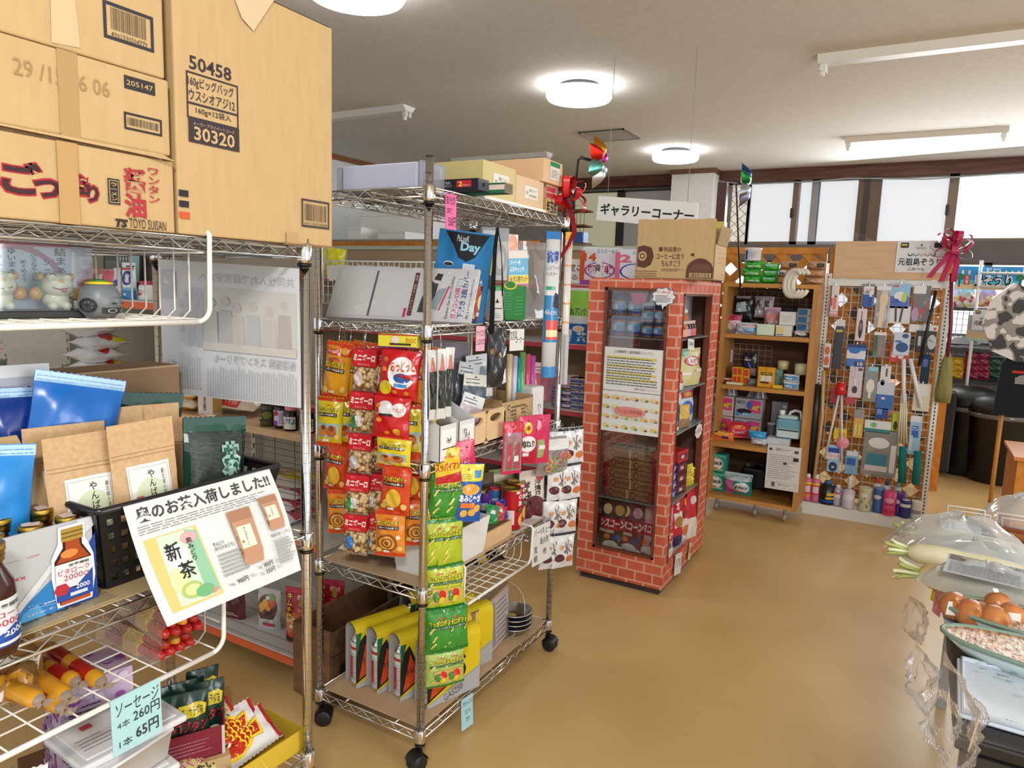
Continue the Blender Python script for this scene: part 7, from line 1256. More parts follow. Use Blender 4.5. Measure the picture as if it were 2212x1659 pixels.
# notices on the pane
def note(name,label,x0,x1,z0,z1,y,draw,c='dcdcda'):
 mb = MB(); mb.box((-(x1-x0)/2,-.001,0),((x1-x0)/2,0,z1-z0),mat(c,'p')); draw(flat(mb,(-(x1-x0)/2,-.001,0),(1,0,0),(0,0,1),x1-x0,z1-z0,'p',.0003)); mb.build(name,label,'notice',((x0+x1)/2,y,z0))
def n1(p):
 p.text('[ 消費期限と賞味期限について ]',.18,.86,.82,.94,'3a3a3c',.004)
 for a,b in ((.74,.80),(.55,.6),(.37,.43),(.25,.31)): p.rect(.06,a,.9,b,'d8c85a')
 p.lines(.06,.14,.94,.8,11,'6a6a6c',.42,.15); p.text('※農林水産省ホームページより',.55,.05,.95,.1,'6a6a6c',0)
note('notice','white notice with yellow-highlighted lines taped on the tower\'s glass',-1.405,-1.085,1.055,1.28,3.4475,n1)
def n2(p):
 rd = random.Random(3)
 for i in range(24):
  x,y = .1+.8*((i % 6)/5),.14+.72*((i//6)/3)
  if .3 < x < .7 and .4 < y < .65: continue
  p.ell(x,y,.06,.05,rd.choice(('dcc88a','e0d09a','d8c070')),9); p.ell(x+.03,y-.03,.03,.03,rd.choice(('6a8a4a','8aa85a','6a5a48','c87a5a')),7)
 p.ell(.5,.53,.26,.12,'d88a80'); p.text('やんばる野菜図鑑',.3,.48,.7,.58,'a84a48',.01)
note('notice','white picture sheet of yellow vegetables below the highlighted notice',-1.408,-1.08,.838,1.052,3.4475,n2)
def cloud(p):
 for k in range(11): a = 2*pi*k/11; p.ell(.5+.36*cos(a),.54+.3*sin(a),.15,.16,'5a8ab0')
 for k in range(11): a = 2*pi*k/11; p.ell(.5+.36*cos(a),.54+.3*sin(a),.135,.145,'e0e0e0')
 p.ell(.5,.54,.38,.32,'e0e0e0'); p.poly([(.4,.24),(.6,.24),(.5,0)],'e0e0e0'); p.text('オリゴ糖とは?',.2,.7,.82,.84,'c83a3a',.02); p.lines(.16,.3,.86,.66,5,'3a3a4a',.4)
mb = MB(); pts = [(.058*cos(a)*(1+.09*cos(9*a)),.045+.045*sin(a)*(1+.09*cos(9*a))) for a in [2*pi*k/54 for k in range(54)]]; mb.ext([(x,0,z) for x,z in pts],(0,.001,0),mat('5a8ab0','p')); p = flat(mb,(-.058,0,0),(1,0,0),(0,0,1),.116,.09,'p',.0003); p.poly([(.5+.47*cos(a)*(1+.09*cos(9*a)),.5+.46*sin(a)*(1+.09*cos(9*a))) for a in [2*pi*k/54 for k in range(54)]],'e0e0e0'); p.poly([(.42,.05),(.55,.05),(.5,-.2)],'e0e0e0'); p.text('オリゴ糖とは?',.2,.68,.8,.84,'c83a3a',.02); p.lines(.14,.2,.86,.62,6,'3a3a4a',.4)
q = Y(1433,648,3.4425); mb.build('cloud_card','cloud-shaped white card about sugar on the tower\'s upper right corner','notice',(q.x,3.4425,q.z-.03))
mb = MB(); mb.face([(-.045,0,.06),(.05,0,.06),(.04,0,.02),(-.02,0,-.005)],mat('d04a80','p')); q = Y(1378,650,3.47); mb.build('pink_card','pink card stuck inside the tower\'s window','notice',(q.x,3.475,q.z-.02))
# jars of peanut butter
def pb(x,y,z,s,l):
 t = thing('peanut_butter_jar',l,'jar',(x,y,z),0,'blue-lidded peanut butter jars'); r,h = .036*s,.105*s; mb = MB(); mb.lathe([(0,0),(r*.9,0),(r,.006),(r,h*.72),(r*.9,h*.78)],mat('a8703c','g'),18); p = around(mb,r,h*.1,h*.56,'p',w=r*2.7); p.rect(0,0,1,.25,'1c2f7a'); p.rect(0,.25,1,1,'7aa8cc'); p.rect(.12,.35,.5,.8,'c8d8e4'); p.lines(.55,.35,.95,.8,3,'3a5a98',.4); mb.build('body',parent=t)
 mb = MB(); mb.lathe([(r*.95,h*.76),(r*1.02,h*.78),(r*1.02,h),(0,h)],mat('16246a','s'),18); mb.build('lid',parent=t); return t
j0 = pb(-1.362,3.53,1.337,1,'large blue-lidded jar at the lower left of the tower\'s top shelf')
for x,z,l in ((-1.278,1.337,'large blue-lidded jar second in the tower\'s lowest jar row'),(-1.362,1.442,'large blue-lidded jar stacked at the window\'s left edge'),(-1.278,1.442,'large blue-lidded jar stacked second from the window\'s left edge')): dup(j0,(x,3.53,z),0,l)
dup(j0,(-1.27,3.62,1.51),0,'blue-lidded jar highest in the window, behind the pink card')
j1 = pb(-1.203,3.525,1.337,.76,'small blue-lidded jar third in the tower\'s lowest jar row')
for x,z,l in ((-1.142,1.337,'small blue-lidded jar fourth in the lowest jar row'),(-1.203,1.417,'small blue-lidded jar stacked in the middle of the window'),(-1.142,1.417,'small blue-lidded jar stacked right of the middle one')): dup(j1,(x,3.525,z),0,l)
for i,(x,z,l) in enumerate(((-1.095,1.337,'small yellow-labelled jar at the window\'s lower right'),(-1.095,1.417,'upper yellow-labelled jar at the window\'s right edge'))): mb = can(.024,.078,'d8a83a','g','16246as',16); mb.front.ell(.5,.5,.3,.2,'c83a2a'); mb.build('yellow_jar',l,'jar',(x,3.52,z),group='yellow-labelled jars')
mb = can(.04,.1,'6a3a20','g','d8d0d0s',18); mb.front.rect(0,.1,1,.6,'c8b8a8'); mb.build('jar','jam jar with a red and white lid behind the pink card','jar',(-1.16,3.62,1.445)); mb = can(.05,.107,'8a1c28','g','a82038s',18); mb.build('jar','dark red jar supporting the jam jar in the tower','jar',(-1.16,3.62,1.337))
# wafer cartons and cereal
for k in range(5):
 t = thing('caramel_box_pair',('lowest','second','middle','fourth','topmost')[k]+' brown caramel wafer box in the stack behind the tower\'s glass','box',(-1.25+.01*(k % 2),3.56,.474+.054*k),R(4*(k % 3)-3),'stacked caramel wafer boxes')
 mb = carton(.27,.14,.052,mat('9a6a48','g'),bev=.006); p = mb.front; p.rect(.0,0,.06,1,'a82030'); p.rect(.94,0,1,1,'a82030'); p.rect(.49,0,.52,1,'c8a080')
 for x in (.06,.54): p.ring(x+.09,.5,.06,.36,.3,'5a3420'); p.text('キャラメル',x+.17,.3,x+.42,.75,'4a2a1a',.02)
 mb.top.rect(.1,.1,.9,.9,'c8b8bc'); mb.top.text('ブラウン',.15,.3,.85,.7,'3a3438',.03); mb.build('box',parent=t)
for i,(x,c,c2,tx,sub,l) in enumerate(((-1.335,'4a2a24','b81c24','シスコーン','マイルドチョコ','chocolate cereal bag with a red band at the window\'s lower left'),(-1.235,'7a3038','a81c28','シスコーン','いちごミルク','dark pink cereal bag in the middle behind the tower\'s glass'),(-1.13,'d88a9c','c8202c','シスコーン','サクサクいちご','bright pink cereal bag at the window\'s lower right'))):
 mb = pouch(.15,.29,.05,mat(c,'g'),'g',i,.003,.1); p = mb.front; p.rect(0,.46,1,.68,c2); p.text(tx,.04,.5,.97,.66,'e8e0e0',.05,sh=.1); p.rect(.02,.4,.6,.455,'d8c8b8'); p.text(sub,.05,.405,.57,.45,'3a2a28',.01); p.ell(.3,.84,.16,.1,'d8b888'); p.ell(.75,.84,.18,.1,'c8903a' if i == 0 else 'd8a0a8'); p.ell(.35,.33,.12,.05,'d87a2c'); p.ell(.72,.32,.16,.06,'2a4a8a'); p.ell(.5,.16,.3,.1,'d4ccc8'); p.ell(.3,.08,.25,.06,'a86048'); p.ell(.75,.1,.2,.08,'d8d0cc')
 mb.build('cereal_bag',l,'cereal bag',(x,3.525+.012*i,zf),R(3-5*i),group='cereal bags in the tower window')
# goods on the open side (facing the aisle)
def sidebag(y,z,w,h,t_,c,l,d,x=-1.085,rz=78,name='grocery_bag',cat='grocery bag',rx=0): mb = pouch(w,h,t_,mat(c,'g'),'g',int(y*100) % 7,.003,.1); d(mb.front); mb.build(name,l,cat,(x,y,z),(rx,0,R(rz)))
sidebag(3.60,zf,.14,.27,.06,'d8849a','pink cereal bag with a heart at the tower\'s open front corner',lambda p: (p.ell(.5,.75,.3,.14,'d8a0b0'),p.ring(.5,.75,.3,.14,.15,'b83050'),p.ell(.5,.76,.16,.07,'c85a78'),p.rect(0,.38,1,.6,'c8202c'),p.text('シスコーン',.1,.42,.95,.57,'e8e0e0',.05),p.ell(.4,.28,.22,.07,'2a4a8a'),p.ell(.6,.15,.3,.1,'d4ccc8')),-1.065)
sidebag(3.72,zf,.13,.27,.06,'c8202c','red and orange granola bag behind the pink one in the tower',lambda p: (p.rect(0,.6,1,.85,'c8842a'),p.ell(.5,.35,.35,.18,'8a5a30')),-1.10)
sidebag(3.84,zf,.15,.31,.06,'b81c30','tall granola bag with a dark blue foot in the tower\'s open side',lambda p: (p.rect(0,0,1,.2,'1c2a5a'),p.rect(.2,.35,.8,.62,'e0d8d0'),p.text('オ',.35,.66,.65,.82,'e8e0d8',.04),p.ell(.5,.45,.3,.1,'a8743a')),-1.085)
sidebag(3.97,zf,.17,.33,.06,'b81c34','red granola bag with yellow fruit picture toward the tower\'s rear',lambda p: (p.rect(0,0,1,.4,'d8cfc8'),p.text('オトラ',.08,.4,.3,.85,'2a2420',.02,True),p.ell(.6,.68,.25,.1,'c8a82a'),p.ell(.6,.52,.2,.08,'5a8a3a'),p.ell(.5,.18,.3,.1,'c8743a')),-1.075)
sidebag(4.02,zf+.0,.13,.3,.05,'c02438','rearmost red granola bag in the tower\'s open side',lambda p: (p.rect(0,0,1,.42,'d8d0c8'),p.ell(.5,.75,.3,.08,'d8c8c0')),-1.045)
for k in range(4): mb = pillow(.16,.055,.045,mat('23389a','g'),'g',.08,k,.004); mb.front.rect(.3,.3,.7,.7,'8a9ad0'); mb.build('biscuit_packet',('lowest','second','third','topmost')[k]+' shiny blue biscuit packet in the stack on the tower\'s side shelf','biscuit packet',(-1.065,3.61,.476+.047*k),(-.0,0,R(80+4*k)),group='blue biscuit packets')
for k in range(4): mb = carton(.13,.12,.06,mat('c02a30' if k == 3 else '4a1c24','p')); mb.front.rect(.1,.2,.9,.8,'6a3038'); mb.front.rect(.3,.3,.6,.6,'c8b0a8'); mb.build('biscuit_box',('lowest','second','third','topmost')[k]+' biscuit box beside the blue packets in the tower','biscuit box',(-1.10,3.77,.474+.061*k),R(82),group='dark biscuit boxes')
for k in range(2): mb = pillow(.15,.07,.05,mat('d8c82a','g'),'g',.08,k+3,.006); mb.front.rect(.2,.3,.6,.7,'c8a020'); mb.build('yellow_packet',('lower','upper')[k]+' bright yellow packet on the tower\'s side shelf','packet',(-1.055,3.93,.476+.05*k),(-.2,0,R(76)))
sidebag(3.62,.848,.13,.2,.04,'d2d0cc','white pancake-mix bag with a blue strip in the tower\'s side',lambda p: (p.rect(.6,.1,.85,.7,'2a3a78'),p.ell(.4,.5,.2,.1,'c8b890')),-1.07)
sidebag(3.76,.848,.12,.12,.05,'c8a23a','yellow and brown bag lying in front on the tower\'s side shelf',lambda p: p.rect(0,0,1,.4,'8a6a40'),-1.06,70)
sidebag(3.92,.848,.2,.22,.05,'bcd0dc','large pale blue refill pouch in the tower\'s side',lambda p: (p.rect(.0,.8,1,.98,'2a78b8'),p.rect(.2,.62,1,.8,'c03038'),p.text('手洗い',.35,.65,.8,.77,'d8d02a',.03),p.ell(.5,.35,.35,.2,'3a6ac0')),-1.10)
sidebag(3.86,1.068,.26,.20,.08,'c8bf8a','clear bag of yellow wheat cakes with a red oval label in the tower',lambda p: (p.rect(.15,.8,.45,.98,'6aa888'),p.ell(.55,.66,.36,.13,'d8d0c8'),p.ring(.55,.66,.36,.13,.25,'b03030'),p.text('くるま麩',.3,.6,.8,.72,'a82828',.03),p.rect(.1,.3,.4,.38,'d8d4c8'),p.rect(.6,.36,.9,.44,'d8d4c8')),-1.075)
sidebag(3.60,1.068,.12,.09,.05,'c02a3a','red and white packet at the front of the tower\'s middle side shelf',lambda p: p.rect(0,0,1,.4,'d8d0cc'),-1.06)
def sb(x,y,s,body,capc,l,grp,lab_): 
 t = thing('sauce_jar',l,'jar',(x,y,1.337),R(78),grp); mb = MB(); r,h = .02*s,.07*s; mb.lathe([(0,0),(r,.003),(r,h*.65),(r*.6,h*.82)],mat(body,'g'),14); around(mb,r,h*.1,h*.42,'p',w=r*2.4).rect(0,0,1,1,lab_); mb.build('body',parent=t); mb = MB(); mb.lathe([(r*.75,h*.8),(r*.8,h),(0,h)],mat(capc,'s'),14); mb.build('lid',parent=t)
for i,(y,b_,l_) in enumerate(((3.585,'7a2030','d8a090'),(3.635,'c86a2a','d8a868'),(3.685,'2a2024','b8a8b8'),(3.735,'241c24','c85a98'),(3.785,'3a2430','c87a58'))): sb(-1.05,y,1.25,b_,'c8b0a8',('first','second','third','fourth','fifth')[i]+' little sauce jar from the front in the row on the tower\'s top side shelf','little sauce jars in the tower',l_)
def tall(y,c,cc,s,l):
 t = thing('dressing_bottle',l,'bottle',(-1.12,y,1.337),R(78)); mb = MB(); r,h = .027*s,.17*s; mb.lathe([(0,0),(r,.003),(r,h*.55),(r*.5,h*.7),(r*.4,h*.8)],mat(c,'g'),14); around(mb,r,h*.12,h*.3,'p',w=r*2.4).rect(0,0,1,1,'d8b898'); mb.build('body',parent=t); mb = MB(); mb.lathe([(r*.8,h*.72),(r*.8,h*.82),(r*.25,h*.86),(r*.2,h),(0,h)],mat(cc,'s'),12); mb.build('cap',parent=t)
tall(3.70,'8a4a1c','b8742c',1.05,'brown honey bottle with an amber spout on the tower\'s side shelf'); tall(3.78,'7a5a3a','d8d4cc',1.0,'slim brown bottle with a white cap on the tower\'s side shelf'); tall(3.87,'c86a3a','d8d8d4',1.0,'orange-labelled bottle with a white pump near the tower\'s rear post')
mb = MB(); mb.box((-.2,0,0),(.2,.001,.26),mat('c4c6ca','p')); p = flat(mb,(-.2,0,0),(1,0,0),(0,0,1),.4,.26,'p',.0003); p.text('食品表示についてのお願い',.1,.84,.9,.93,'b8a0a4',0); p.lines(.08,.1,.92,.78,9,'a8aab0',.3); mb.build('notice','grey-white notice sheet hanging inside the tower behind the bottles','notice',(-1.25,3.98,1.342),R(62))
for (y,z,w,h,c,l,tx,ry) in ((3.66,1.332,.12,.055,'dcdcd8','small handwritten white card under the tower\'s top side shelf','石垣島の調味料',.1),(3.70,.16,.13,.115,'d8d8d4','white handwritten cereal card curling off the tower\'s lower edge','シリアル',.2),(3.93,.15,.055,.1,'c8c88a','yellow-green handwritten tag on the tower\'s lower edge','中身',.2)):
 mb = tag_card(w,h,c,curl=.04); mb.front.text(tx,.12,.35,.88,.75,'3a3a38',0); mb.build('price_card',l,'price card',(-1.012,y,z),(-.0,ry,R(90)))
mb = MB(); mb.ext([(.07*cos(a)*(1+.08*cos(9*a)),0,.04*sin(a)*(1+.08*cos(9*a))) for a in [2*pi*k/54 for k in range(54)]],(0,.001,0),mat('d8d4d4','p')); p = flat(mb,(-.07,0,-.04),(1,0,0),(0,0,1),.14,.08,'p',.0003); p.text('198円 130円 230円',.15,.3,.85,.7,'b83a3a',.0); mb.build('cloud_card','cloud-shaped red-lettered price card under the tower\'s side shelf','price card',(-1.014,3.95,.80),R(90))
# carton on top
t = thing('cardboard_carton','open brown carton printed with chocolate ring biscuits on top of the brick tower','carton',(-1.085,3.64,tz+.002),R(2)); w,d,h = .395,.27,.172; BR = '5a3a2e'
mb = MB()
for a,b in (((-w/2,-d/2,0),(w/2,-d/2+.005,h)),((-w/2,d/2-.005,0),(w/2,d/2,h)),((-w/2,-d/2,0),(-w/2+.005,d/2,h)),((w/2-.005,-d/2,0),(w/2,d/2,h)),((-w/2,-d/2,0),(w/2,d/2,.004))): mb.box(a,b,CARD)
p = flat(mb,(-w/2,-d/2,0),(1,0,0),(0,0,1),w,h); p.poly([(.02,.35),(.02,.92),(.1,.96),(.2,.9),(.235,.65),(.2,.4),(.12,.3)],BR); p.ell(.085,.65,.055,.14,'c1a477'); p.ell(.085,.65,.035,.085,BR); p.ell(.085,.65,.02,.05,'c1a477')
for i in range(3): p.line([(.02+.022*k,.06+.07*i+(.025 if k % 2 else 0)) for k in range(13)],.0028,BR)
p.text('珍品堂の',.36,.78,.58,.92,BR,.012); p.text('コーヒーに合う',.27,.56,.62,.74,BR,.012); p.text('ちんすこう',.34,.36,.58,.53,BR,.012); p.rect(.30,.79,.345,.91,BR); p.text('沖縄県糸満市西崎町4-12',.34,.25,.62,.3,BR,0); p.text('TEL (098) 840-2040',.34,.2,.55,.245,BR,0); p.ell(.73,.7,.022,.045,BR)
p.poly([(.66,.04)]+[(.83-.17*cos(pi*k/12)*1,.2+.4*sin(pi*k/12)) for k in range(1,12)]+[(.99,.22),(.99,.04)],BR); p.rect(.70,.06,.97,.19,'c1a477'); p.barcode(.71,.07,.96,.18,BR,30); p.poly([(.68,.22),(.74,.42),(.84,.47),(.96,.4),(.97,.24)],'6a4838')
p = flat(mb,(w/2,-d/2,0),(0,1,0),(0,0,1),d,h); p.frame(.35,.5,.65,.8,.0015,BR); p.line([(.35,.65),(.65,.65)],.0012,BR); p.frame(.6,.08,.8,.18,.0012,BR); mb.build('body',parent=t)
mb = MB(); fl = .12; cp = mat('b89a6e','m')
mb.grid(lambda u,v: V(((u-.5)*w*.985+.004*v,-d/2-.012*v+.004*sin(u*9)*v,h+fl*v+.003*sin(u*23)*v*v)),10,4,CARD); mb.build('flap',parent=t)
mb = MB(); mb.grid(lambda u,v: V((w/2+.004+.02*v,(u-.5)*d*.9,h+.09*v)),4,3,CARDIN); mb.build('flap',parent=t); mb = MB(); mb.grid(lambda u,v: V(((u-.5)*w,d/2+.02*v,h+.1*v)),4,3,CARDIN); mb.build('flap',parent=t)
# ================================================================ wooden shelf by the lattice
WX0,WX1 = -1.23,-.60; t = thing('wooden_shelf','wooden shelf unit with an open lower box on clear casters, right of the brick tower','shelf',((WX0+WX1)/2,5.38,0)); WC = V(((WX0+WX1)/2,5.38,0))
def wp(a,b,n,m_): mb = MB(); mb.box(a,b,m_); mb.xf(Matrix.Translation(-WC)); return mb.build(n,parent=t)
for z,y in ((1.65,5.2),(1.288,5.2),(.918,5.2),(.512,5.08),(.13,5.08)): wp((WX0+.031,y+.001,z-.028),(WX1-.031,5.539,z),'board',WOOD) if z < 1.6 else wp((WX0,y,z-.028),(WX1,5.56,z),'board',WOOD)
for x in (WX0,WX1-.03): wp((x,5.2,.512),(x+.03,5.56,1.622),'side_board',WOODV); wp((x,5.08,.1),(x+.03,5.56,.512),'side_board',WOODV)
wp((WX0+.03,5.54,.13),(WX1-.03,5.56,1.62),'back_board',WOODIN)
for x in (-1.15,-.88,-.68):
 mb = MB(); mb.lathe([(0,-.012),(.03,-.012),(.034,0),(.03,.012),(0,.012)],mat('c8c4bc','x'),16,xf=Matrix.Translation((x,5.14,.035)) @ Matrix.Rotation(R(90),4,'Y')); mb.cyl((x,5.14,.06),(x,5.14,.102),.012,GRAYP,8); mb.xf(Matrix.Translation(-WC)); mb.build('caster',parent=t)
def wx(u,v,y=5.25): return Y(u,v,y).x
for z0,z1,xa,xb,l in ((1.33,1.6,-1.2,-.66,'white wire grid in the upper bay of the wooden shelf'),(.96,1.2,-1.2,-.92,'white wire grid in the middle bay of the wooden shelf')):
 mb = MB(); w = mat('b0aca6','s'); n = int((xb-xa)/.045)
 for i in range(n+1): mb.cyl((xa+(xb-xa)*i/n,5.53,z0),(xa+(xb-xa)*i/n,5.53,z1),.0018,w,4)
 for k in range(7): mb.cyl((xa,5.528,z0+(z1-z0)*k/6),(xb,5.528,z0+(z1-z0)*k/6),.0018,w,4)
 finish(mb,'grid_rack',l,'wire grid',((xa+xb)/2,5.53,z0))
GR = 'goods on the wooden shelf'
def wbag(u0,u1,z,h,c,l,d=None,y=5.3,k='g',t_=.08,rz=0,rx=0,n='goods_pack',cat='pack',box=0):
 a,b = wx(u0,700,y),wx(u1,700,y); w = b-a
 if box: mb = carton(w,t_,h,mat(c,k),bev=.004)
 else: mb = pillow(w,h,t_,mat(c,k),'g',.07,u0 % 9,.005)
 if d: d(mb.front)
 mb.build(n,l,cat,((a+b)/2,y+.03,z),(rx,0,R(rz)))
gt = lambda p: (p.rect(.2,.1,.9,.42,'b8dcb0'),p.ell(.45,.75,.05,.08,'1a3a1a'))
for i,(u,z,nm) in enumerate(((1617,1.652,'lowest'),(1614,1.703,'middle'),(1618,1.754,'upper'))): wbag(u-21,u+20,z,.056,'3aa83a',nm+' green wet-wipe pack in the left stack on the wooden shelf',gt,t_=.09)
for i,(u,z,nm) in enumerate(((1652,1.652,'lowest'),(1654,1.698,'middle'),(1655,1.744,'upper'))): wbag(u-17,u+17,z,.052,'48b048',nm+' green wet-wipe pack in the right stack on the wooden shelf',lambda p: p.rect(.1,.6,.9,.8,'a8d8c8'),t_=.09,rz=5)
mb = MB(); mb.lathe([(0,0),(.05,0),(.055,.01),(.056,.075),(.06,.078),(.06,.09),(.03,.094),(0,.094)],mat('dcdce0','g'),22); p = around(mb,.0555,.01,.062,'p',w=.1); p.rect(0,0,.22,1,'2a50a8'); p.lines(.35,.2,.9,.85,4,'8a8a98',.3); mb.build('cream_tub','white lidded tub on top of the green wipe packs','tub',(wx(1621,560),5.33,1.81))
for u,nm in ((1691,'left'),(1750,'right')):
 for k in range(3): wbag(u-24+3*k,u+22,1.652+.052*k,.055,'b88a66',('lowest','middle','topmost')[k]+' clear-wrapped tan packet in the %s tan stack on the wooden shelf' % nm,(lambda p: (p.rect(.05,.2,.45,.8,'d8d4cc'),p.rect(.1,.3,.4,.5,'2a50a0'))) if k == 1 and u < 1700 else (lambda p: p.rect(.55,.25,.95,.75,'2e3230')) if k == 2 else None,t_=.09)
for k,(u,y) in enumerate(((1714,5.165),(1722,5.16),(1731,5.155))):
 mb = MB(); rr = .088; P = [V((.012*sin(a),-rr*.62*sin(a) if 0 else (.75*rr*cos(a)),rr*sin(a))) for a in [R(-150+22*i) for i in range(14)]]; mb.tube(P,.017,mat('dad4c4','s'),8,rf=lambda f: .8+.3*sin(pi*f)); c = Y(u,612,y); mb.build('seat_cover',('left','middle','right')[k]+' white horseshoe seat cover hanging from the top of the wooden shelf','seat cover',(c.x,y,c.z),(0,0,R(62)))
for a in ((1563,1600,1.29,.13,'d8b8c0','pink and white sponge sachets at the upper bay\'s left end',lambda p: (p.rect(0,.7,1,1,'b83a58'),p.rect(.1,.1,.5,.3,'d8d8d8')),5.3),(1588,1636,1.29,.08,'c8ccd8','pastel wet-wipe pack lying in the upper bay',lambda p: (p.rect(.4,.2,1,.6,'8ab0d8'),p.rect(.4,.6,1,.85,'d8b8c0')),5.24),(1647,1683,1.295,.19,'d88a88','pink kitchen sponge pack with a hanging hole',lambda p: (p.rect(0,.75,1,1,'c8a8b8'),p.rect(.1,.05,.9,.5,'d8b8b8'),p.text('KITCHEN',.15,.32,.85,.46,'2a2024',.01),p.text('SPONGE',.15,.14,.85,.28,'2a2024',.01)),5.34)): wbag(*a)
for a in ((1635,1672,1.29,.078,'cfdcc4','pale green block sponge at the front of the upper bay',None,5.22,'m',.05),(1683,1718,1.366,.095,'d8d8d4','upper white paper-wrapped roll in the upper bay',lambda p: p.lines(.1,.3,.8,.8,3,'a8a8a8',.2),5.30,'p',.09),(1677,1712,1.29,.075,'d8d4c8','lower white packet with yellow stripes in the upper bay',lambda p: (p.rect(.05,.3,.5,.85,'d8c880'),p.rect(.05,.1,.5,.2,'5a7ab0')),5.26,'p',.08)): wbag(*a,box=1)
for k in range(3): wbag(1721,1757,1.332+.052*k,.05,'d8dce0',('lowest','middle','topmost')[k]+' blue and white soap box stacked at the upper bay\'s right end',lambda p: p.rect(.05,.1,.6,.9,'4a86b8'),5.36,'p',.08,box=1)
wbag(1715,1750,1.29,.04,'b8b8b8','silver scouring pad pack in front of the blue and white boxes',lambda p: p.rect(.1,.5,.8,.95,'d8d8d0'),5.24,'f',.05); wbag(1720,1757,1.29,.042,'c0c8cc','clear-wrapped box under the blue and white soap boxes',None,5.36,'p',.08,box=1)
wbag(1580,1622,1.36,.2,'14181e','glossy black moulded tray pack hanging in the upper bay',lambda p: (p.poly([(.15,.4),(.8,.45),(.7,.8),(.2,.75)],'a8c0c8'),p.rect(.1,.9,.9,1,'8a8488')),5.36,'g',.06,-10)
for i,(u,l) in enumerate(((1636,'grey card pack hanging left of the dark one in the upper bay'),(1655,'grey and white card pack hanging in the middle of the upper bay'))): wbag(u-11,u+12,1.41,.15,'9a9298',l,lambda p: (p.rect(.1,.1,.9,.35,'d8d4d8'),p.rect(.1,.5,.6,.8,'5a5258')),5.38,'g',.03,-8+10*i)
wbag(1680,1712,1.385,.1,'161c30','navy hanging box in the upper bay',lambda p: p.rect(.0,.0,1,.4,'2a3468'),5.42,'g',.04,box=1)
MZ = .92
for a in ((1589,1612,MZ,.125,'d8a82a','red and yellow block of matchboxes in the middle bay',lambda p: [p.rect(x,y,x+.36,y+.4,'c8441c') for x in (.1,.54) for y in (.06,.54)],5.28,'p',.05),(1613,1627,MZ,.12,'d89a2a','leaning column of red matchboxes beside the matchbox block',lambda p: [p.rect(.15,y,.85,y+.38,'c8441c') for y in (.06,.54)],5.28,'p',.05,0,0),(1545,1570,MZ,.055,'a82028','red box at the middle bay\'s left end',lambda p: p.rect(.1,.3,.5,.7,'d8c8c0'),5.3,'p',.06),(1571,1590,MZ,.04,'7a2024','dark red lidded box by the matchboxes',lambda p: p.rect(0,.6,1,.9,'d8b8a8'),5.3,'p',.05),(1577,1613,MZ,.018,'d8cc7a','flat yellow and white box at the middle bay\'s front edge',lambda p: p.rect(.08,.2,.92,.8,'dcdcd8'),5.22,'p',.05),(1645,1682,MZ,.145,'d8962a','twin yellow battery box standing in the middle bay',lambda p: (p.rect(.2,.6,.85,.74,'1c1a14'),p.text('HORIC',.25,.62,.8,.72,'d8c83a',.02),p.rect(.2,.3,.85,.58,'d8d4cc'),p.rect(.2,.2,.7,.28,'2a241c'),p.rect(.5,0,.52,1,'9a5a1c')),5.24,'p',.05),(1679,1700,MZ,.025,'d8b02a','small yellow box lying beside the battery box',None,5.22,'p',.04)): wbag(*a,box=1)
for k,z in enumerate((MZ,MZ+.055)): wbag(1702,1737,z,.05,'d0d8dc',('lower','upper')[k]+' white and blue mask packet at the middle bay\'s right',lambda p: (p.rect(.05,.3,.9,.8,'4a9ac8'),p.lines(.1,.4,.8,.7,1,'d8e4ec',.6)),5.24,t_=.06)
for (u,z,r,h,c,l) in ((1733,MZ+.11,.045,.075,'c8c4a4','roll of pale packing tape on the mask packets'),(1690,MZ+.13,.04,.06,'c8bc8a','yellowish roll of tape in a clear bag at the back of the middle bay')):
 mb = MB(); mb.lathe([(r*.7,0),(r,0),(r,h),(r*.7,h),(r*.7,0)],mat(c,'g'),22); mb.build('tape_roll',l,'tape roll',(wx(u,800,5.34),5.36 if u < 1700 else 5.29,z))
wbag(1668,1700,MZ,.13,'7ab0a0','green and blue tape packet under the yellowish roll',lambda p: p.ell(.3,.7,.3,.15,'2a5aa0'),5.36,'g',.07,box=1); wbag(1690,1722,MZ,.09,'b8c0b8','clear bag of small hardware behind the mask packets',None,5.34,'x',.06); wbag(1622,1645,MZ,.05,'b0b4ac','pale clear packet leaning between the matches and batteries',None,5.26,'x',.04,20)
wbag(1566,1585,1.06,.095,'d0d0d4','small white 40W bulb card hanging on the middle wire grid',lambda p: (p.text('40w',.15,.6,.55,.8,'3a4a6a',.01),p.rect(.55,.55,.9,.8,'3a7ab0'),p.rect(.1,0,.9,.4,'a8b0b0')),5.44,'p',.02,box=1); wbag(1609,1640,.965,.18,'2a2830','dark patterned tool pack hanging on the middle wire grid',lambda p: (p.rect(.1,.65,.6,.72,'c8b8a8'),p.ell(.4,.5,.35,.1,'2a3a7a'),p.rect(0,.05,1,.35,'b89aa8')),5.44,'g',.03)
LZ = .514
def cat4(c,ink): return lambda p: (p.poly([(.5,.35),(.95,.3),(.95,.9),(.55,.95)],'c83a7a'),p.ell(.53,.68,.11,.2,'3a5ab0'),p.text('4個',.62,.42,.94,.7,'d8c02a',.04),p.text('NECO',.06,.72,.36,.88,'2a2428',.02),p.ell(.35,.35,.28,.13,ink),p.rect(.3,.12,.55,.28,'8ab0d0'),p.ell(.12,.2,.07,.1,'3a8ac8'))
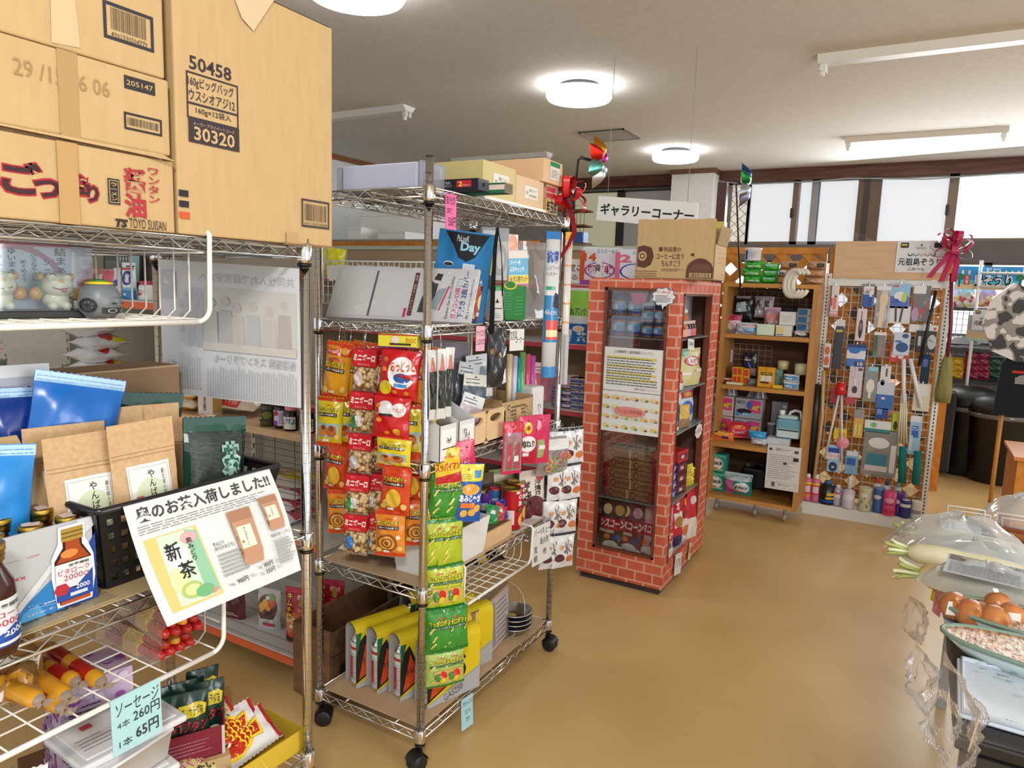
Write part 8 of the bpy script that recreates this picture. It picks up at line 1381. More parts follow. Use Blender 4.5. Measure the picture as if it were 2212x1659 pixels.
for u,c,ink,nm in ((1570,'b8b0ac','d8d8dc','beige'),(1633,'9a9ca4','1c1c1e','grey')):
 for k in range(2): wbag(u-30,u+30,LZ+.002+.152*k,.148,c,('lower ','upper ')[k]+nm+' four-pack cat tissue box in the lower bay',cat4(c,ink),5.36,'p',.12,box=1)
 mb = MB(); mb.grid(lambda a,b: V(((a-.5)*.15*(1-.4*b),.02*sin(a*9),.075*b+.02*sin(a*13)*b)),8,5,mat('d8d8dc','x')); mb.build('bag_knot','crumpled clear bag top over the upper %s tissue box' % nm,'plastic bag',(wx(u,865,5.36),5.39,LZ+.303))
wbag(1683,1718,LZ,.29,'8c8c90','grey ribbed box standing at the back of the lower bay',lambda p: ([p.rect(.06*i,0,.06*i+.015,.98,'6a6a70') for i in range(1,17)],p.rect(.7,.85,.92,.93,'c8c8c8')),5.42,'p',.1,box=1)
t = thing('blue_jug','translucent blue-green liquid jug with a white handle in the lower bay','jug',(wx(1703,930,5.24),5.27,LZ+.06)); mb = MB(); mb.box((-.085,-.05,0),(.085,.05,.14),mat('6a9eb0','s'),.02); mb.box((-.08,-.045,.135),(.06,.045,.165),mat('b8ccd0','s'),.02); p = flat(mb,(-.085,-.0505,0),(1,0,0),(0,0,1),.17,.14); p.rect(.08,.08,.92,.5,'c8d4d8'); p.rect(.1,.4,.9,.48,'3a4a50'); mb.build('body',parent=t)
mb = MB(); mb.tube([(-.01,0,.15),(-.0,0,.185),(.03,0,.2),(.065,0,.195),(.075,0,.16),(.075,0,.12)],.011,mat('d4dcdc','s'),8); mb.build('handle',parent=t); mb = MB(); mb.lathe([(0,.16),(.02,.16),(.02,.195),(0,.195)],WHITEPL,14,c=(-.055,0,0)); mb.build('cap',parent=t)
wbag(1678,1728,LZ,.06,'c8ccd0','white and blue foil wipe pack under the blue jug',lambda p: (p.rect(.1,.3,.6,.75,'d8d8dc'),p.rect(0,0,.6,.25,'2a4aa8')),5.22,'p',.12,box=1)
mb = can(.03,.14,'a8b0b4','x','d8d8d8s',16); mb.build('clear_bottle','clear bottle with a white cap beside the grey tissue boxes','bottle',(wx(1669,890,5.34),5.34,LZ))
for a in ((1549,1602,LZ,.07,'d8702a','orange wipe pouch at the front of the lower bay',lambda p: (p.rect(.2,.3,.8,.7,'d8a03a'),p.rect(.1,.6,.3,.8,'3a2a6a'),p.rect(.5,.1,.8,.25,'3a2a6a')),5.16,'g',.06,0,-.6),(1587,1640,LZ+.02,.12,'c82a44','red wipe pouch leaning on the grey tissue boxes',lambda p: (p.ell(.5,.6,.3,.15,'d86a2c'),p.lines(.2,.2,.8,.4,1,'e0a0a8',.5)),5.22,'g',.05,25,-.5),(1633,1674,LZ+.045,.05,'3a9ad0','bright blue wipe pack on top of the white one',None,5.16,'g',.08),(1640,1676,LZ,.045,'d0d0d0','white wipe pack under the bright blue one',None,5.16,'g',.08),(1520,1550,LZ,.1,'d8c4c0','pale pink tub at the left front of the lower bay',lambda p: p.rect(0,.75,1,1,'5aa8d0'),5.18,'p',.08)): wbag(*a)
FZ = .132; att = lambda p: (p.rect(0,.85,1,1,'4aa890'),p.ell(.52,.48,.37,.36,'d8d8d8'),p.ring(.5,.46,.33,.3,.3,'c8302a',160,300),p.ring(.52,.52,.32,.3,.2,'d87a3a',60,130),p.text('Attack',.2,.42,.88,.66,'24242a',.03,sh=.05),p.rect(.5,.12,.9,.2,'b8b07a'))
for k in range(2): wbag(1542,1592,FZ+.138*k,.134,'1f8a78',('lower','upper')[k]+' green detergent box marked Attack in the wooden shelf\'s bottom box',att,5.2,'p',.1,box=1)
wbag(1585,1652,FZ,.155,'1f8a7c','clear-topped detergent bag marked Attack with a pink strip',lambda p: (p.rect(.12,0,.38,.7,'d05a98'),p.rect(0,.68,1,1,'b8c4c8'),p.ell(.68,.36,.26,.28,'d8d8d8'),p.ring(.66,.34,.22,.22,.3,'c8302a',160,300),p.text('Attack',.45,.32,.92,.5,'24242a',.03)),5.16,'g',.1)
mb = carton(.17,.1,.16,mat('1c1e24','s'),bev=.02); mb.tube([(-.0,0,.155),(.02,0,.19),(.05,0,.19),(.065,0,.15)],.012,mat('1c1e24','s'),8); mb.lathe([(0,.15),(.02,.15),(.02,.19),(0,.19)],mat('5a5c60','s'),12,c=(-.05,0,0)); mb.build('black_jug','dark jug in the shade behind the detergent bag','jug',(wx(1630,1000,5.4),5.42,FZ))
q = Y(1691,1010,5.07); mb = MB(); mb.box((-.11,-.002,-.16),(.11,0,.15),mat('d0ccc8','p')); p = flat(mb,(-.11,-.002,-.16),(1,0,0),(0,0,1),.22,.31,'p',.0003); p.text('洗濯クリーナー',.25,.88,.7,.94,'3a3a3c',.01); p.ell(.1,.9,.05,.03,'3a3a3c'); p.rect(.8,.86,.92,.92,'4a4a4c'); p.lines(.06,.25,.94,.82,12,'8a8688',.25); p.rect(.78,.68,.94,.76,'2a2a2c'); p.rect(.5,.58,.6,.63,'3a3a3a'); p.frame(.04,.04,.94,.17,.001,'6a6668'); p.rect(.2,.06,.3,.16,'5a5a5a'); p.text('ダストクリーナー',.4,.09,.75,.14,'4a4a4c',.01); mb.build('notice','white instruction sheet hung over the right half of the shelf\'s bottom box','notice',(q.x,5.075,q.z))
# post with yellow tape behind the brick tower
a,b = Y(1572,395,4.9),Y(1548,605,4.9); t = thing('wooden_post','dark square post wrapped twice with yellow tape behind the brick tower','post',(b.x,4.9,0)); mb = MB(); mb.box((-.03,-.03,0),(.03,.03,a.z),mat('4a2c22','s')); mb.build('post',parent=t)
for v in (486,535): q = Y(1562,v,4.9); mb = MB(); mb.box((-.034,-.034,q.z-.03),(.034,.034,q.z+.02),mat('c8b858','g')); mb.build('tape',label='yellow tape',parent=t)
lattice(-1.62,-.62,5.72,.9,1.93,'orange lattice panel behind the wooden shelf',.19,.06); lattice(-.6,.17,5.72,.1,1.93,'orange lattice panel behind the white pegged rack',.19,.06)
# ================================================================ white pegged rack
cx0,cx1 = Y(1790,600,5.6).x,Y(2052,600,5.6).x; CC = V(((cx0+cx1)/2,5.6,0)); t = thing('grid_rack','white steel rack with a wire grid hung with household goods','shop rack',CC); w = mat('d8d8d4','s')
def cp(mb,n,lab=None): mb.xf(Matrix.Translation(-CC)); return mb.build(n,parent=t,label=lab)
for x in (cx0,cx1):
 mb = MB(); mb.box((x-.018,5.585,.06),(x+.018,5.62,1.74),w)
 for k in range(64): mb.box((x-.004,5.5845,.1+k*.0255),(x+.004,5.585,.113+k*.0255),BLACK)
 cp(mb,'post')
mb = MB(); mb.box((cx0,5.58,1.655),(cx1,5.625,1.705),w); cp(mb,'top_rail'); mb = MB(); mb.box((cx0-.02,5.45,.0),(cx1+.02,5.64,.085),w); cp(mb,'base'); mb = MB()
for i in range(16): x = cx0+.02+(cx1-cx0-.04)*i/15; mb.cyl((x,5.6,.1),(x,5.6,1.65),.0025,w,5)
for k in range(30): mb.cyl((cx0+.018,5.597,.1+.0533*k),(cx1-.018,5.597,.1+.0533*k),.0025,w,5)
cp(mb,'grid','white wire grid')
a,b = Y(1800,588,5.57),Y(1935,521,5.57); mb = MB(); mb.box((a.x,5.565,1.706),(cx1-.01,5.58,b.z),PLY); finish(mb,'board','plain wooden header board standing on the white rack','board',((a.x+cx1)/2,5.57,1.706))
def zori(p):
 p.rect(.08,.78,.25,.94,'2a2a2c'); p.rect(.1,.84,.22,.9,'c8b83a'); p.rect(.78,.78,.95,.94,'2a2a2c'); p.text('SKY WAY',.42,.74,.62,.8,'5a5a5e',0); p.ell(.52,.86,.02,.03,'3a3a3c')
 for k,c in enumerate(('3a3a3a','5a7ab0','c89a8a','8a8a8a','6a6a6a')): p.ring(.3+.12*k,.6,.055,.09,.35,c,180,360)
 p.text('元祖島ぞうり',.06,.22,.96,.46,'24242a',.012)
a,b = Y(1932,588,5.56),Y(2043,520,5.56); mb = MB(); mb.box((a.x,5.560,a.z),(b.x,5.563,b.z),mat('d4d6da','p')); p = flat(mb,(a.x,5.56,a.z),(1,0,0),(0,0,1),b.x-a.x,b.z-a.z); zori(p); p.text('このつら',.28,.06,.62,.16,'24242a',.01); finish(mb,'poster','white island-sandal poster on the header board of the white rack','poster',((a.x+b.x)/2,5.56,a.z))
q = Y(2058,535,5.5); bow('ribbon_bow','pink ribbon bow with long tails at the top right of the white rack',(q.x,q.y,q.z),.13,'c83a6a','b02850',[[(-.1,0,-.2),(-.5,0,-.9),(-.9,0,-1.5)],[(.1,0,-.2),(.25,0,-.9),(.2,0,-1.7)],[(0,0,-.2),(-.1,0,-1),(-.35,0,-1.7)]],4)
def hg(u0,v0,u1,v1,c,l,d=None,k='g',y=5.555,th=.022,rz=0):
 a,b = Y(u0,v1,y),Y(u1,v0,y); W_,H = b.x-a.x,b.z-a.z; mb = MB(); mb.box((-W_/2,-th/2,-H),(W_/2,th/2,0),mat(c,k),.003); p = flat(mb,(-W_/2,-th/2,-H),(1,0,0),(0,0,1),W_,H,'g')
 if d: d(p)
 mb.tube([(0,.0,-.004),(0,.0,.012),(0,5.6-y,.014)],.002,CHROME,4); mb.build('hanging_pack',l+' on the white rack','hanging pack',((a.x+b.x)/2,y,b.z),R(rz),group='packs hanging on the white rack')
def tx(s,x0,y0,x1,y1,c='3a3a40',b=.01): return lambda p: p.text(s,x0,y0,x1,y1,c,b)
def al(*f): return lambda p: [g(p) for g in f]
def rc(*a): return lambda p: p.rect(*a)
def el(*a): return lambda p: p.ell(*a)
for a in ((1790,652,1812,684,'c08a90','dull pink pack behind the lighter card',rc(.1,.2,.9,.5,'d8c8cc'),'g',5.575),(1793,617,1814,672,'d4ccd0','lighter card with a pink lighter',al(rc(.35,.08,.75,.55,'d8786c'),rc(.5,.55,.75,.62,'2a2a2a'),rc(.05,.2,.25,.5,'c83a4a'))),(1858,614,1892,664,'a8b4ac','clear leafy pack behind the LED torch card',None,'x',5.575),(1863,619,1889,663,'2a50a0','blue LED torch card',al(rc(0,.62,1,1,'d8d8dc'),tx('TOSHIBA',.1,.8,.9,.9,'c83a4a'),tx('LED',.1,.66,.6,.79,'2a2a40',.04),rc(.55,.05,.85,.55,'1c3a8a'),rc(.6,.5,.85,.72,'d0d8e0'))),
 (1886,618,1926,708,'d0d0d0','wooden rice paddle in a clear bag',al(rc(0,.9,1,1,'d8d8d8'),el(.58,.68,.3,.18,'d8c09a'),lambda p: p.poly([(.35,.55),(.75,.55),(.6,.02),(.3,.02)],'d8c4a0')),'x'),(1921,614,1968,666,'4460b0','blue printed toothbrush pack',al(rc(0,.5,1,1,'8ab4d8'),el(.5,.5,.3,.2,'d8d8dc'),el(.72,.45,.14,.2,'a8c85a'),el(.3,.3,.2,.1,'2a4aa0'),rc(.1,.88,.4,.95,'c83a3a'))),(1918,662,1968,698,'d0d0d0','white card of dark-handled scissors under the blue pack',al(lambda p: p.line([(.3,.95),(.35,.1)],.012,'2a302e'),lambda p: p.line([(.62,.95),(.55,.1)],.012,'2a302e')),'p'),(1967,618,2014,694,'9a9a98','red-handled peeler in a clear bag',al(rc(0,.78,.7,1,'d8d4d0'),lambda p: p.ring(.5,.55,.4,.26,.18,'c82a30',160,380),rc(.42,.1,.5,.35,'c0304a'),rc(.62,.1,.7,.35,'c0304a'),el(.2,.2,.2,.2,'a88aa8')),'x'),
 (1846,667,1874,736,'cfc4c8','lilac card with a dark teardrop tool',al(el(.5,.38,.22,.3,'2a2226'),el(.5,.45,.12,.12,'8a7a78'),rc(.46,.6,.54,.92,'4a4448'))),(1797,691,1827,796,'2a3034','long dark gloves with a white and navy header',al(rc(0,.84,1,1,'d0d0d4'),rc(.05,.78,.9,.87,'2a3a60'),rc(.1,.75,.8,.8,'b8b04a'))),(1827,745,1872,790,'3a70b8','blue and white mask bag marked 10',al(rc(0,.85,1,1,'1c3070'),rc(0,.35,1,.72,'d0d4dc'),el(.4,.7,.3,.12,'2a6ac0'),rc(.45,.0,1,.25,'1f3a7a'),tx('10',.62,.04,.9,.22,'d8dce4',.03))),(1884,718,1916,772,'a8a4a0','green-handled brush pack with a white top',al(rc(0,.88,1,1,'d8d8d8'),rc(.08,.3,.3,.88,'1f5a3c'),rc(.0,.1,.35,.3,'2a7a48'),rc(.5,.1,.65,.45,'c86a5a'),el(.6,.6,.2,.15,'8a7868')),'x'),(1919,740,1966,781,'c03a34','red and white spotted pack',al(el(.25,.4,.16,.18,'d8d0d0'),el(.6,.35,.16,.18,'d8d0d0')),'g',5.575),(1927,719,1968,766,'c0ccd8','white and blue sink-mat pack',al(el(.55,.35,.38,.22,'1f4a80'),el(.7,.85,.2,.1,'2a4a80'),rc(.1,.55,.5,.65,'3a70b0')),'p'),(1963,703,2027,717,'d8d8d8','wide white header card',rc(.85,.4,.95,.7,'c83a34'),'p',5.57),(1976,716,2025,760,'1c1c1e','black pouch with a round white emblem',al(el(.78,.5,.22,.34,'b0b4b8'),rc(.1,.3,.25,.75,'c8c8c4'),rc(.35,.3,.5,.75,'c8c8c4'),lambda p: p.line([(.62,.6),(.85,.5)],.004,'2a2a2a'))),
 (1830,791,1866,857,'c8c0c8','lilac whisk card',al(lambda p: p.ring(.3,.78,.14,.2,.2,'a8a8b0'),rc(.42,.1,.56,.6,'d8d8d8'),el(.5,.25,.2,.12,'3a3438'),rc(.65,.85,.95,.93,'4a4448')),'p'),(1862,793,1899,866,'b8bcb8','clear pack with a round white ladle',al(rc(.3,.88,.95,1,'8ac0d8'),el(.5,.45,.3,.2,'d8d4c4'),rc(.4,.1,.6,.45,'d4d0c0')),'x'),(1899,792,1926,834,'d0d0d4','white leaf-speckled packet',al(el(.3,.2,.2,.15,'4a4044'),rc(.5,.5,.7,.9,'5a5a5a')),'g'),(1890,827,1934,883,'2f62a8','pale bag with a bright blue half',al(rc(0,.55,1,1,'b8c0cc'),rc(.3,.38,.5,.45,'d8d0d0'))),(1969,830,2012,886,'c8c0a8','cream pad pack',rc(.1,.55,.9,.95,'d0ccc4'),'g'),(1986,766,2012,832,'2a3848','dark blue foil packet',rc(.1,.6,.7,.85,'3a5aa0'),'f',5.57),(1792,838,1816,870,'a83040','crimson packet left of the red cup',None,'g',5.575),(1826,850,1848,872,'b83848','crimson packet right of the red cup',None,'g',5.575),
 (1841,886,1868,944,'c8a048','yellow bottle-brush pack',al(rc(0,.7,1,1,'8a8a8c'),rc(.2,.1,.35,.5,'d8c88a'),rc(.6,.1,.75,.5,'d8c88a'))),(1890,882,1920,903,'1f3f88','dark blue packet under the blue and white bag',rc(.1,.4,.5,.9,'5a8ac0')),(1866,912,1926,932,'d0d4d0','white and teal header strip',al(rc(0,.1,1,.35,'2a7a80'),el(.35,.65,.12,.2,'6ab06a')),'p'),(1858,934,1944,1022,'b8bcb8','large clear bag of spray heads with a teal band',al(rc(.15,.22,.72,.48,'2a7a8c'),rc(.1,.1,.75,.22,'c8c0c4'),el(.45,.72,.3,.12,'d4d4d4'),rc(.8,.1,.95,.7,'d0d0d0')),'x'),(1959,900,1993,980,'8ab8d0','blue and white tube brush pack',al(rc(0,.85,.9,1,'d0d0d8'),rc(.2,.45,.8,.75,'2a60b0'),tx('エアコン',.22,.62,.78,.72,'e0e4e8',.02),rc(.1,.1,.35,.5,'c0ccd4'))),(1785,963,1817,1017,'9ac0dc','blue and white toilet cleaner bag',al(rc(0,.72,.9,.9,'1f4a9a'),rc(0,.5,1,.72,'d8dce4'),tx('ブルーレット',.05,.52,.95,.7,'c8384a',.03),el(.5,.2,.35,.18,'1f3a6a'),rc(.4,.16,.6,.22,'d8d8d8'))),(1823,976,1856,1022,'7aa8c8','leaning blue mould-cleaner pack',al(rc(.1,.4,.8,.7,'2a60a8'),rc(.1,.8,.9,1,'d0d4d8'))),(1800,928,1830,948,'d8c040','yellow leaf-shaped tag',rc(.4,.3,.9,.7,'d88a3a'),'p'),(1777,742,1796,793,'d4d0cc','orange-disc card on the rack\'s left edge',al(el(.5,.7,.38,.18,'c8602c'),el(.5,.28,.4,.2,'c8602c')),'p',5.54),(1925,892,1945,930,'b8c83a','lime-green tag pack',el(.5,.3,.3,.25,'2a2a1a'),'p',5.575)): hg(*a)
def stick(pts,r,c,l,n,y=5.535,k='s',cat='household tool'):
 P = [Y(u,v,y) for u,v in pts]; mb = MB(); mb.tube([p_-P[-1] for p_ in P],r,mat(c,k),8); return mb.build(n,l,cat,P[-1])
q = Y(1815,852,5.53); mb = MB(); mb.lathe([(.038,0),(.034,.04),(.03,.085),(0,.087)],mat('c81c1c','g'),18); mb.build('red_cup','bright red plastic plunger cup hanging upside down on the white rack','plunger',(q.x,q.y,q.z)); mb = MB()
for i,(p0,p1,l) in enumerate((((1812,853),(1782,990),'left white plastic rod fanning out below the red cup'),((1818,853),(1818,1000),'right white plastic rod hanging straight below the red cup'))): stick((p0,p1),.008,'d0ccd0',l,'plastic_rod',5.53)
for i in range(4): stick(((1956+3*i-8,850),(1940+6*i,958)),.006,'cfc8b0',('first','second','third','fourth')[i]+' cream hanger stick from the left in the bundle on the white rack','hanger_stick')
for i,(p0,p1) in enumerate((((1952,775),(1952,870)),((1966,775),(1990,880)))): stick((p0,p1),.014,'d8d8d8',('left','right')[i]+' arm of the white hangers splayed above the cream sticks','white_hanger')
for i,(u0,v0,u1,v1) in enumerate(((1950,965,1948,1042),(1983,975,1978,1046))): stick(((u0,v0),((u0+u1)/2,(v0+v1)/2),(u1,v1)),.024,'1f7a7a',('left','right')[i]+' teal bristle brush at the bottom right of the white rack','bristle_brush',k='m')
q = Y(1820,957,5.54); mb = MB(); blob(mb,(0,0,0),(.045,.02,.045),mat('d88a98','s')); mb.build('pink_bowl','round pink plastic scoop on the white rack','scoop',q)
stick(((2022,628),(1985,790)),.01,'1a1a1c','long black tool handle slanting across the white rack','black_tongs',5.52)
b = stick(((2056,590),(2054,700),(2046,780)),.012,'6a1c2a','straw broom with a dark red handle leaning on the white rack\'s right post','broom',5.53,cat='broom'); P0 = Y(2046,780,5.53); mb = MB(); mb.lathe([(.012,.06),(.03,0),(.05,-.2),(.045,-.28),(0,-.28)],noisy('broom_straw','6e6a3a','8a854e',(30,30,1),6),14,sy=.5); mb.build('bristles',label='olive straw bristles',parent=b)
stick(((1779,800),(1776,900),(1755,1062)),.012,'b89a70','pale bent wooden cane at the left edge of the white rack','wooden_cane',5.5); stick(((1768,830),(1760,900),(1748,1050)),.03,'1c1e20','dark film-wrapped roll leaning left of the white rack','dark_roll',5.53)
BZ = .086
def bt(u,c,r,h,cap,l,d=None,y=5.5,k='g',n='bottle',cs=.5,ch=.2):
 q = Y(u,1080,y); mb = MB(); mb.lathe([(0,0),(r*.95,.002),(r,.01),(r,h*(1-ch)),(r*cs*1.1,h*(1-ch)+.012)],mat(c,k),18); p = around(mb,r,h*.1,h*(.8-ch),'p',w=r*2.4)
 if d: d(p)
 mb.lathe([(r*cs,h*(1-ch)),(r*cs,h*.97),(r*cs*.7,h),(0,h)],mat(cap,'s'),14); mb.build(n,l+' on the base of the white rack','bottle',(q.x,y,BZ),group='bottles on the base of the white rack')
pk = al(rc(.1,.3,.9,.9,'c83a4a'),rc(.2,.4,.8,.8,'d8c8cc'),rc(.05,.88,.95,1,'d8c82a'))
for a in ((1742,'c86a84',.03,.20,'d8d4cc','pink spray can with a white frilled top, leftmost',al(pk,rc(.2,.12,.8,.26,'d8902a'))),(1760,'c86a84',.03,.20,'d8d4cc','second pink spray can with a white frilled top',pk),(1786,'14161a',.052,.17,'2a5a80','black and yellow trigger bottle in blue film',al(rc(.5,.5,1,.7,'d8b02a'),rc(0,0,1,.18,'1f4a98'),rc(.45,.25,1,.4,'d8b02a'))),(1808,'b0a8bc',.032,.15,'d0ccd0','lilac refill tub',al(rc(.2,.5,.8,.9,'d4d0d8'),rc(.3,.8,.7,.95,'c83a6a'))),(1832,'c4bcc8',.042,.23,'d8d4d4','white pump bottle with a lilac foot',rc(.2,.55,.9,1,'d8d8d8'),5.47,'g','pump_bottle',.3,.45),(1868,'c4c4a8',.043,.165,'c8c4a0','leaf-patterned air freshener',al(*[el(.15+.17*k,.2+.25*(k % 3),.05,.12,('8a9a4a','6a7a3a')[k % 2]) for k in range(5)],el(.45,.85,.22,.12,'d8d4c8')),5.47,'g','freshener',.95,.06),(1898,'3a6aa8',.036,.17,'8a94a8','blue air freshener',el(.4,.75,.3,.12,'d0d4dc'),5.5,'g','freshener',.95,.06),(1922,'d04a7a',.042,.17,'d87a9a','rose pink air freshener with a bulging foot',al(el(.5,.75,.3,.14,'d8a0b4'),rc(.2,.5,.8,.54,'2a2a50'),el(.5,.12,.4,.14,'b83050')),5.46,'g','freshener',.8,.06),(1942,'4a3080',.036,.16,'9a94a8','purple air freshener',el(.35,.7,.3,.12,'d0d0d8'),5.51,'g','freshener',.95,.06),(1957,'1f3078',.034,.125,'d0d0d4','navy tub with a white lid',rc(0,.75,1,1,'d4d4d8'),5.465,'g','tub',1,.1),(1982,'d0d0d0',.034,.125,'d8d8d8','white tub with a marbled lid',rc(.1,.3,.9,.6,'8a8a90'),5.48,'g','tub',1,.1),(1892,'d4d4d4',.024,.22,'c84a40','small white and red bottle at the back',tx('1秒',.2,.5,.9,.8,'c83a3a',.03),5.57),(1912,'d0d0d8',.026,.215,'2a3a80','small white and navy bottle at the back',tx('1秒',.2,.5,.9,.8,'2a3a80',.03),5.57),(1937,'c8d4d4',.024,.21,'5ab0b0','small white and aqua bottle at the back',tx('1秒',.2,.5,.9,.8,'3a9a9a',.03),5.57)): bt(*a)
# ================================================================ corner beyond the white rack
def bx(u0,v0,u1,v1,y,d,c,n,l,cat,dr=None,k='p',rot=0,bev=0):
 a,b = Y(u0,v1,y),Y(u1,v0,y); mb = carton(b.x-a.x,d,b.z-a.z,mat(c,k),bev=bev)
 if dr: dr(mb.front)
 return mb.build(n,l,cat,((a.x+b.x)/2,y+d/2,a.z),rot)
def sky(p):
 p.rect(0,0,1,.22,'c8b890'); p.rect(0,.22,1,.4,'4ab0c8'); p.text('SKY WAY',.45,.84,.68,.94,'d8e0e8',.02); p.text('島ぞうり',.28,.12,.86,.68,'16181c',.1); p.text('島ぞうり',.28,.12,.86,.68,'d0d4d8',.02); p.rect(.13,.2,.22,.62,'b83a34'); p.text('元祖',.15,.24,.2,.58,'e0d8d0',.01,True)
 for k in range(8): p.ell(.1+.1*k if k < 2 else .3+.09*k,.75,.02,.1,'d0c8a8')
 for x in (.06,.97): p.line([(x,.1),(x,.5)],.012,'4a3a2a'); p.ell(x,.55,.06,.14,'2a6a4a')
bx(2062,577,2212,624,7.9,.02,'2a8ac8','banner','blue beach-sandal banner below the right window','banner',sky)
ST = thing('stock_shelf','white and grey wire shelving below the sandal banner','shelving',(.75,8.2,0)); mb = MB(); x0,x1 = Y(2045,700,7.9).x,1.9
for x in (x0,Y(2112,640,7.8).x,x1): mb.cyl((x,7.85,0),(x,7.85,1.95),.014,w,6)
for i in range(26): x = x0+.05*i; mb.cyl((x,8.45,.4),(x,8.45,1.7),.003,GRAYP,4)
for i in range(20): mb.cyl((x0,8.45,.5+.06*i),(x1,8.45,.5+.06*i),.003,GRAYP,4)
for v in (664,752,820): z = Y(2080,v,7.9).z; mb.box((x0,7.85,z-.03),(x1,8.44,z),mat('2e2c2c','s'))
for v in (590,620): z = Y(2160,v,7.8).z; mb.cyl((Y(2112,640,7.8).x,7.84,z),(x1,7.84,z),.01,w,6)
mb.xf(Matrix.Translation(-V((.75,8.2,0)))); mb.build('frame',parent=ST); mb = MB(); mb.box((x0,8.5,.0),(x1,8.52,1.25),mat('8c8c8c','m')); mb.xf(Matrix.Translation(-V((.75,8.2,0)))); mb.build('back_sheet',parent=ST)
bx(2098,670,2168,712,7.7,.01,'c8ccd4','poster','second white island-sandal sign below the blue banner','poster',zori); bx(2086,682,2140,735,7.75,.02,'a8b4b8','board','pale framed board behind the second sandal sign','board',al(rc(.05,.05,.95,.12,'9ac0a0'),rc(.05,.12,.95,.35,'c0a888')))
for i,(u,c,l) in enumerate(((2062,'d0ccd0','clear bag of wrapped sweets at the left of the sandal shelf'),(2084,'c8c4a8','knotted clear bag of yellow and red sweets on the sandal shelf'),(2132,'d4a8ac','clear bag of red and white sweets under the banner'))):
 q = Y(u,664,7.95); mb = pouch(.2,.22,.1,mat(c,'g'),'g',i,.01,.2,taper=.5); rd = random.Random(i); [mb.front.ell(.15+.7*rd.random(),.05+.4*rd.random(),.09,.08,rd.choice(('c84a5a','d8d8d8','c8b84a','b83a48'))) for k in range(14)]; mb.build('sweets_bag',l,'sweets bag',(q.x,7.98,q.z+.002))
for u,l in ((2075,'flat clear packets lying left on the lower sandal shelf'),(2150,'fan of white clear packets on the lower sandal shelf')): q = Y(u,750,7.95); mb = pillow(.3,.2,.05,mat('c0c4c8','g'),'g',.06,u % 5,.01); mb.build('flat_packet',l,'packet',(q.x,7.98,q.z+.03),(-1.3,0,.2))
for u,n,c,nm in ((2063,3,'c8a020','yellow'),(2096,4,'8a2444','left maroon'),(2120,4,'8a2444','right maroon'),(2146,3,'2a4a3a','dark green')):
 for k in range(n): q = Y(u,820,7.9); mb = pillow(.13,.08,.05,mat(c,'g'),'g',.08,k,.006); mb.build('sandal_pack',('lowest','second','third','topmost')[k]+' %s pack of sandals in its stack above the black bins' % nm,'sandal pack',(q.x,7.95,q.z+.002+.062*k),R(8*k-10),group='stacked sandal packs')
def bin_(u,v,y,r,h,l):
 q = Y(u,v,y); t = thing('waste_bin',l,'bin',(q.x,y,0)); mb = MB(); bk = mat('121214','s'); mb.lathe([(0,0),(r*.8,0),(r*.84,.02),(r,h*.78),(r*1.04,h*.8)],bk,24); mb.build('body',parent=t); mb = MB(); mb.lathe([(r*1.07,h*.79),(r*1.07,h*.84),(r*.9,h*.94),(r*.4,h),(0,h*1.01)],mat('1a1a1c','s'),24); mb.build('lid',parent=t); mb = MB(); mb.lathe([(r*1.055,h*.74),(r*1.075,h*.79)],mat('b0b4b8','x'),20); mb.build('liner',label='clear bin liner edge',parent=t)
bin_(2150,1005,7.5,.25,.78,'black round swing-lid bin nearest the aisle, at the right'); bin_(2083,985,7.7,.26,.80,'black swing-lid bin behind the wooden table leg')
t = thing('wooden_table','orange-brown wooden table whose leg shows right of the white rack','table',(.1,7.0,0)); mb = MB(); mb.box((-.3,-.25,.82),(.19,.3,.85),ORANGEWOOD); mb.build('table_top',parent=t)
for x,y in ((.12,-.2),(-.26,-.2),(.12,.26),(-.26,.26)): mb = MB(); mb.box((x-.05,y-.04,0),(x+.05,y+.04,.82),ORANGEWOOD); mb.build('leg',parent=t)
bx(2020,850,2070,1020,7.35,.3,'161616','black_bag','black upright bag in the shade beside the table leg','bag',None,'s',0,.02)
# shirt forms
CAM,nt,b,N,L = _new('grey_camouflage'); n = N('ShaderNodeTexNoise'); n.inputs['Scale'].default_value = 11; n.inputs['Detail'].default_value = 1; tc = N('ShaderNodeTexCoord'); L(tc.outputs['Object'],n.inputs[0]); r_ = N('ShaderNodeValToRGB'); r_.color_ramp.interpolation = 'CONSTANT'; r_.color_ramp.elements[0].color = lin('2c2c2c'); r_.color_ramp.elements[1].position = .43; r_.color_ramp.elements[1].color = lin('8a8884'); e_ = r_.color_ramp.elements.new(.52); e_.color = lin('d2d2d2'); L(n.outputs[0],r_.inputs[0]); L(r_.outputs[0],b.inputs['Base Color'])
q = Y(2205,690,6.6); mb = MB(); pr = [(-.16,-.25),(-.24,-.05),(-.2,.15),(-.07,.27),(.1,.2),(.3,.25),(.3,-.3),(0,-.32)]; mb.ext([(a,-.05,b_) for a,b_ in pr],(0,.1,0),CAM); mb.build('camouflage_vest','grey camouflage garment hanging at the right edge','garment',q)
q = Y(2205,815,6.6); mb = MB(); mb.ext([(a,-.03,b_) for a,b_ in ((-.15,-.3),(-.13,.1),(-.06,.2),(.1,.18),(.3,.2),(.3,-.3))],(0,.06,0),mat('20242a','m')); p = flat(mb,(-.15,-.031,-.3),(1,0,0),(0,0,1),.45,.5,'m'); p.rect(.2,.66,.55,.7,'b83a34'); p.rect(.25,.5,.5,.6,'8a8c90'); p.ell(.38,.6,.1,.04,'8a8c90'); mb.build('dark_shirt','dark T-shirt with a pale car print under the camouflage garment','garment',q)
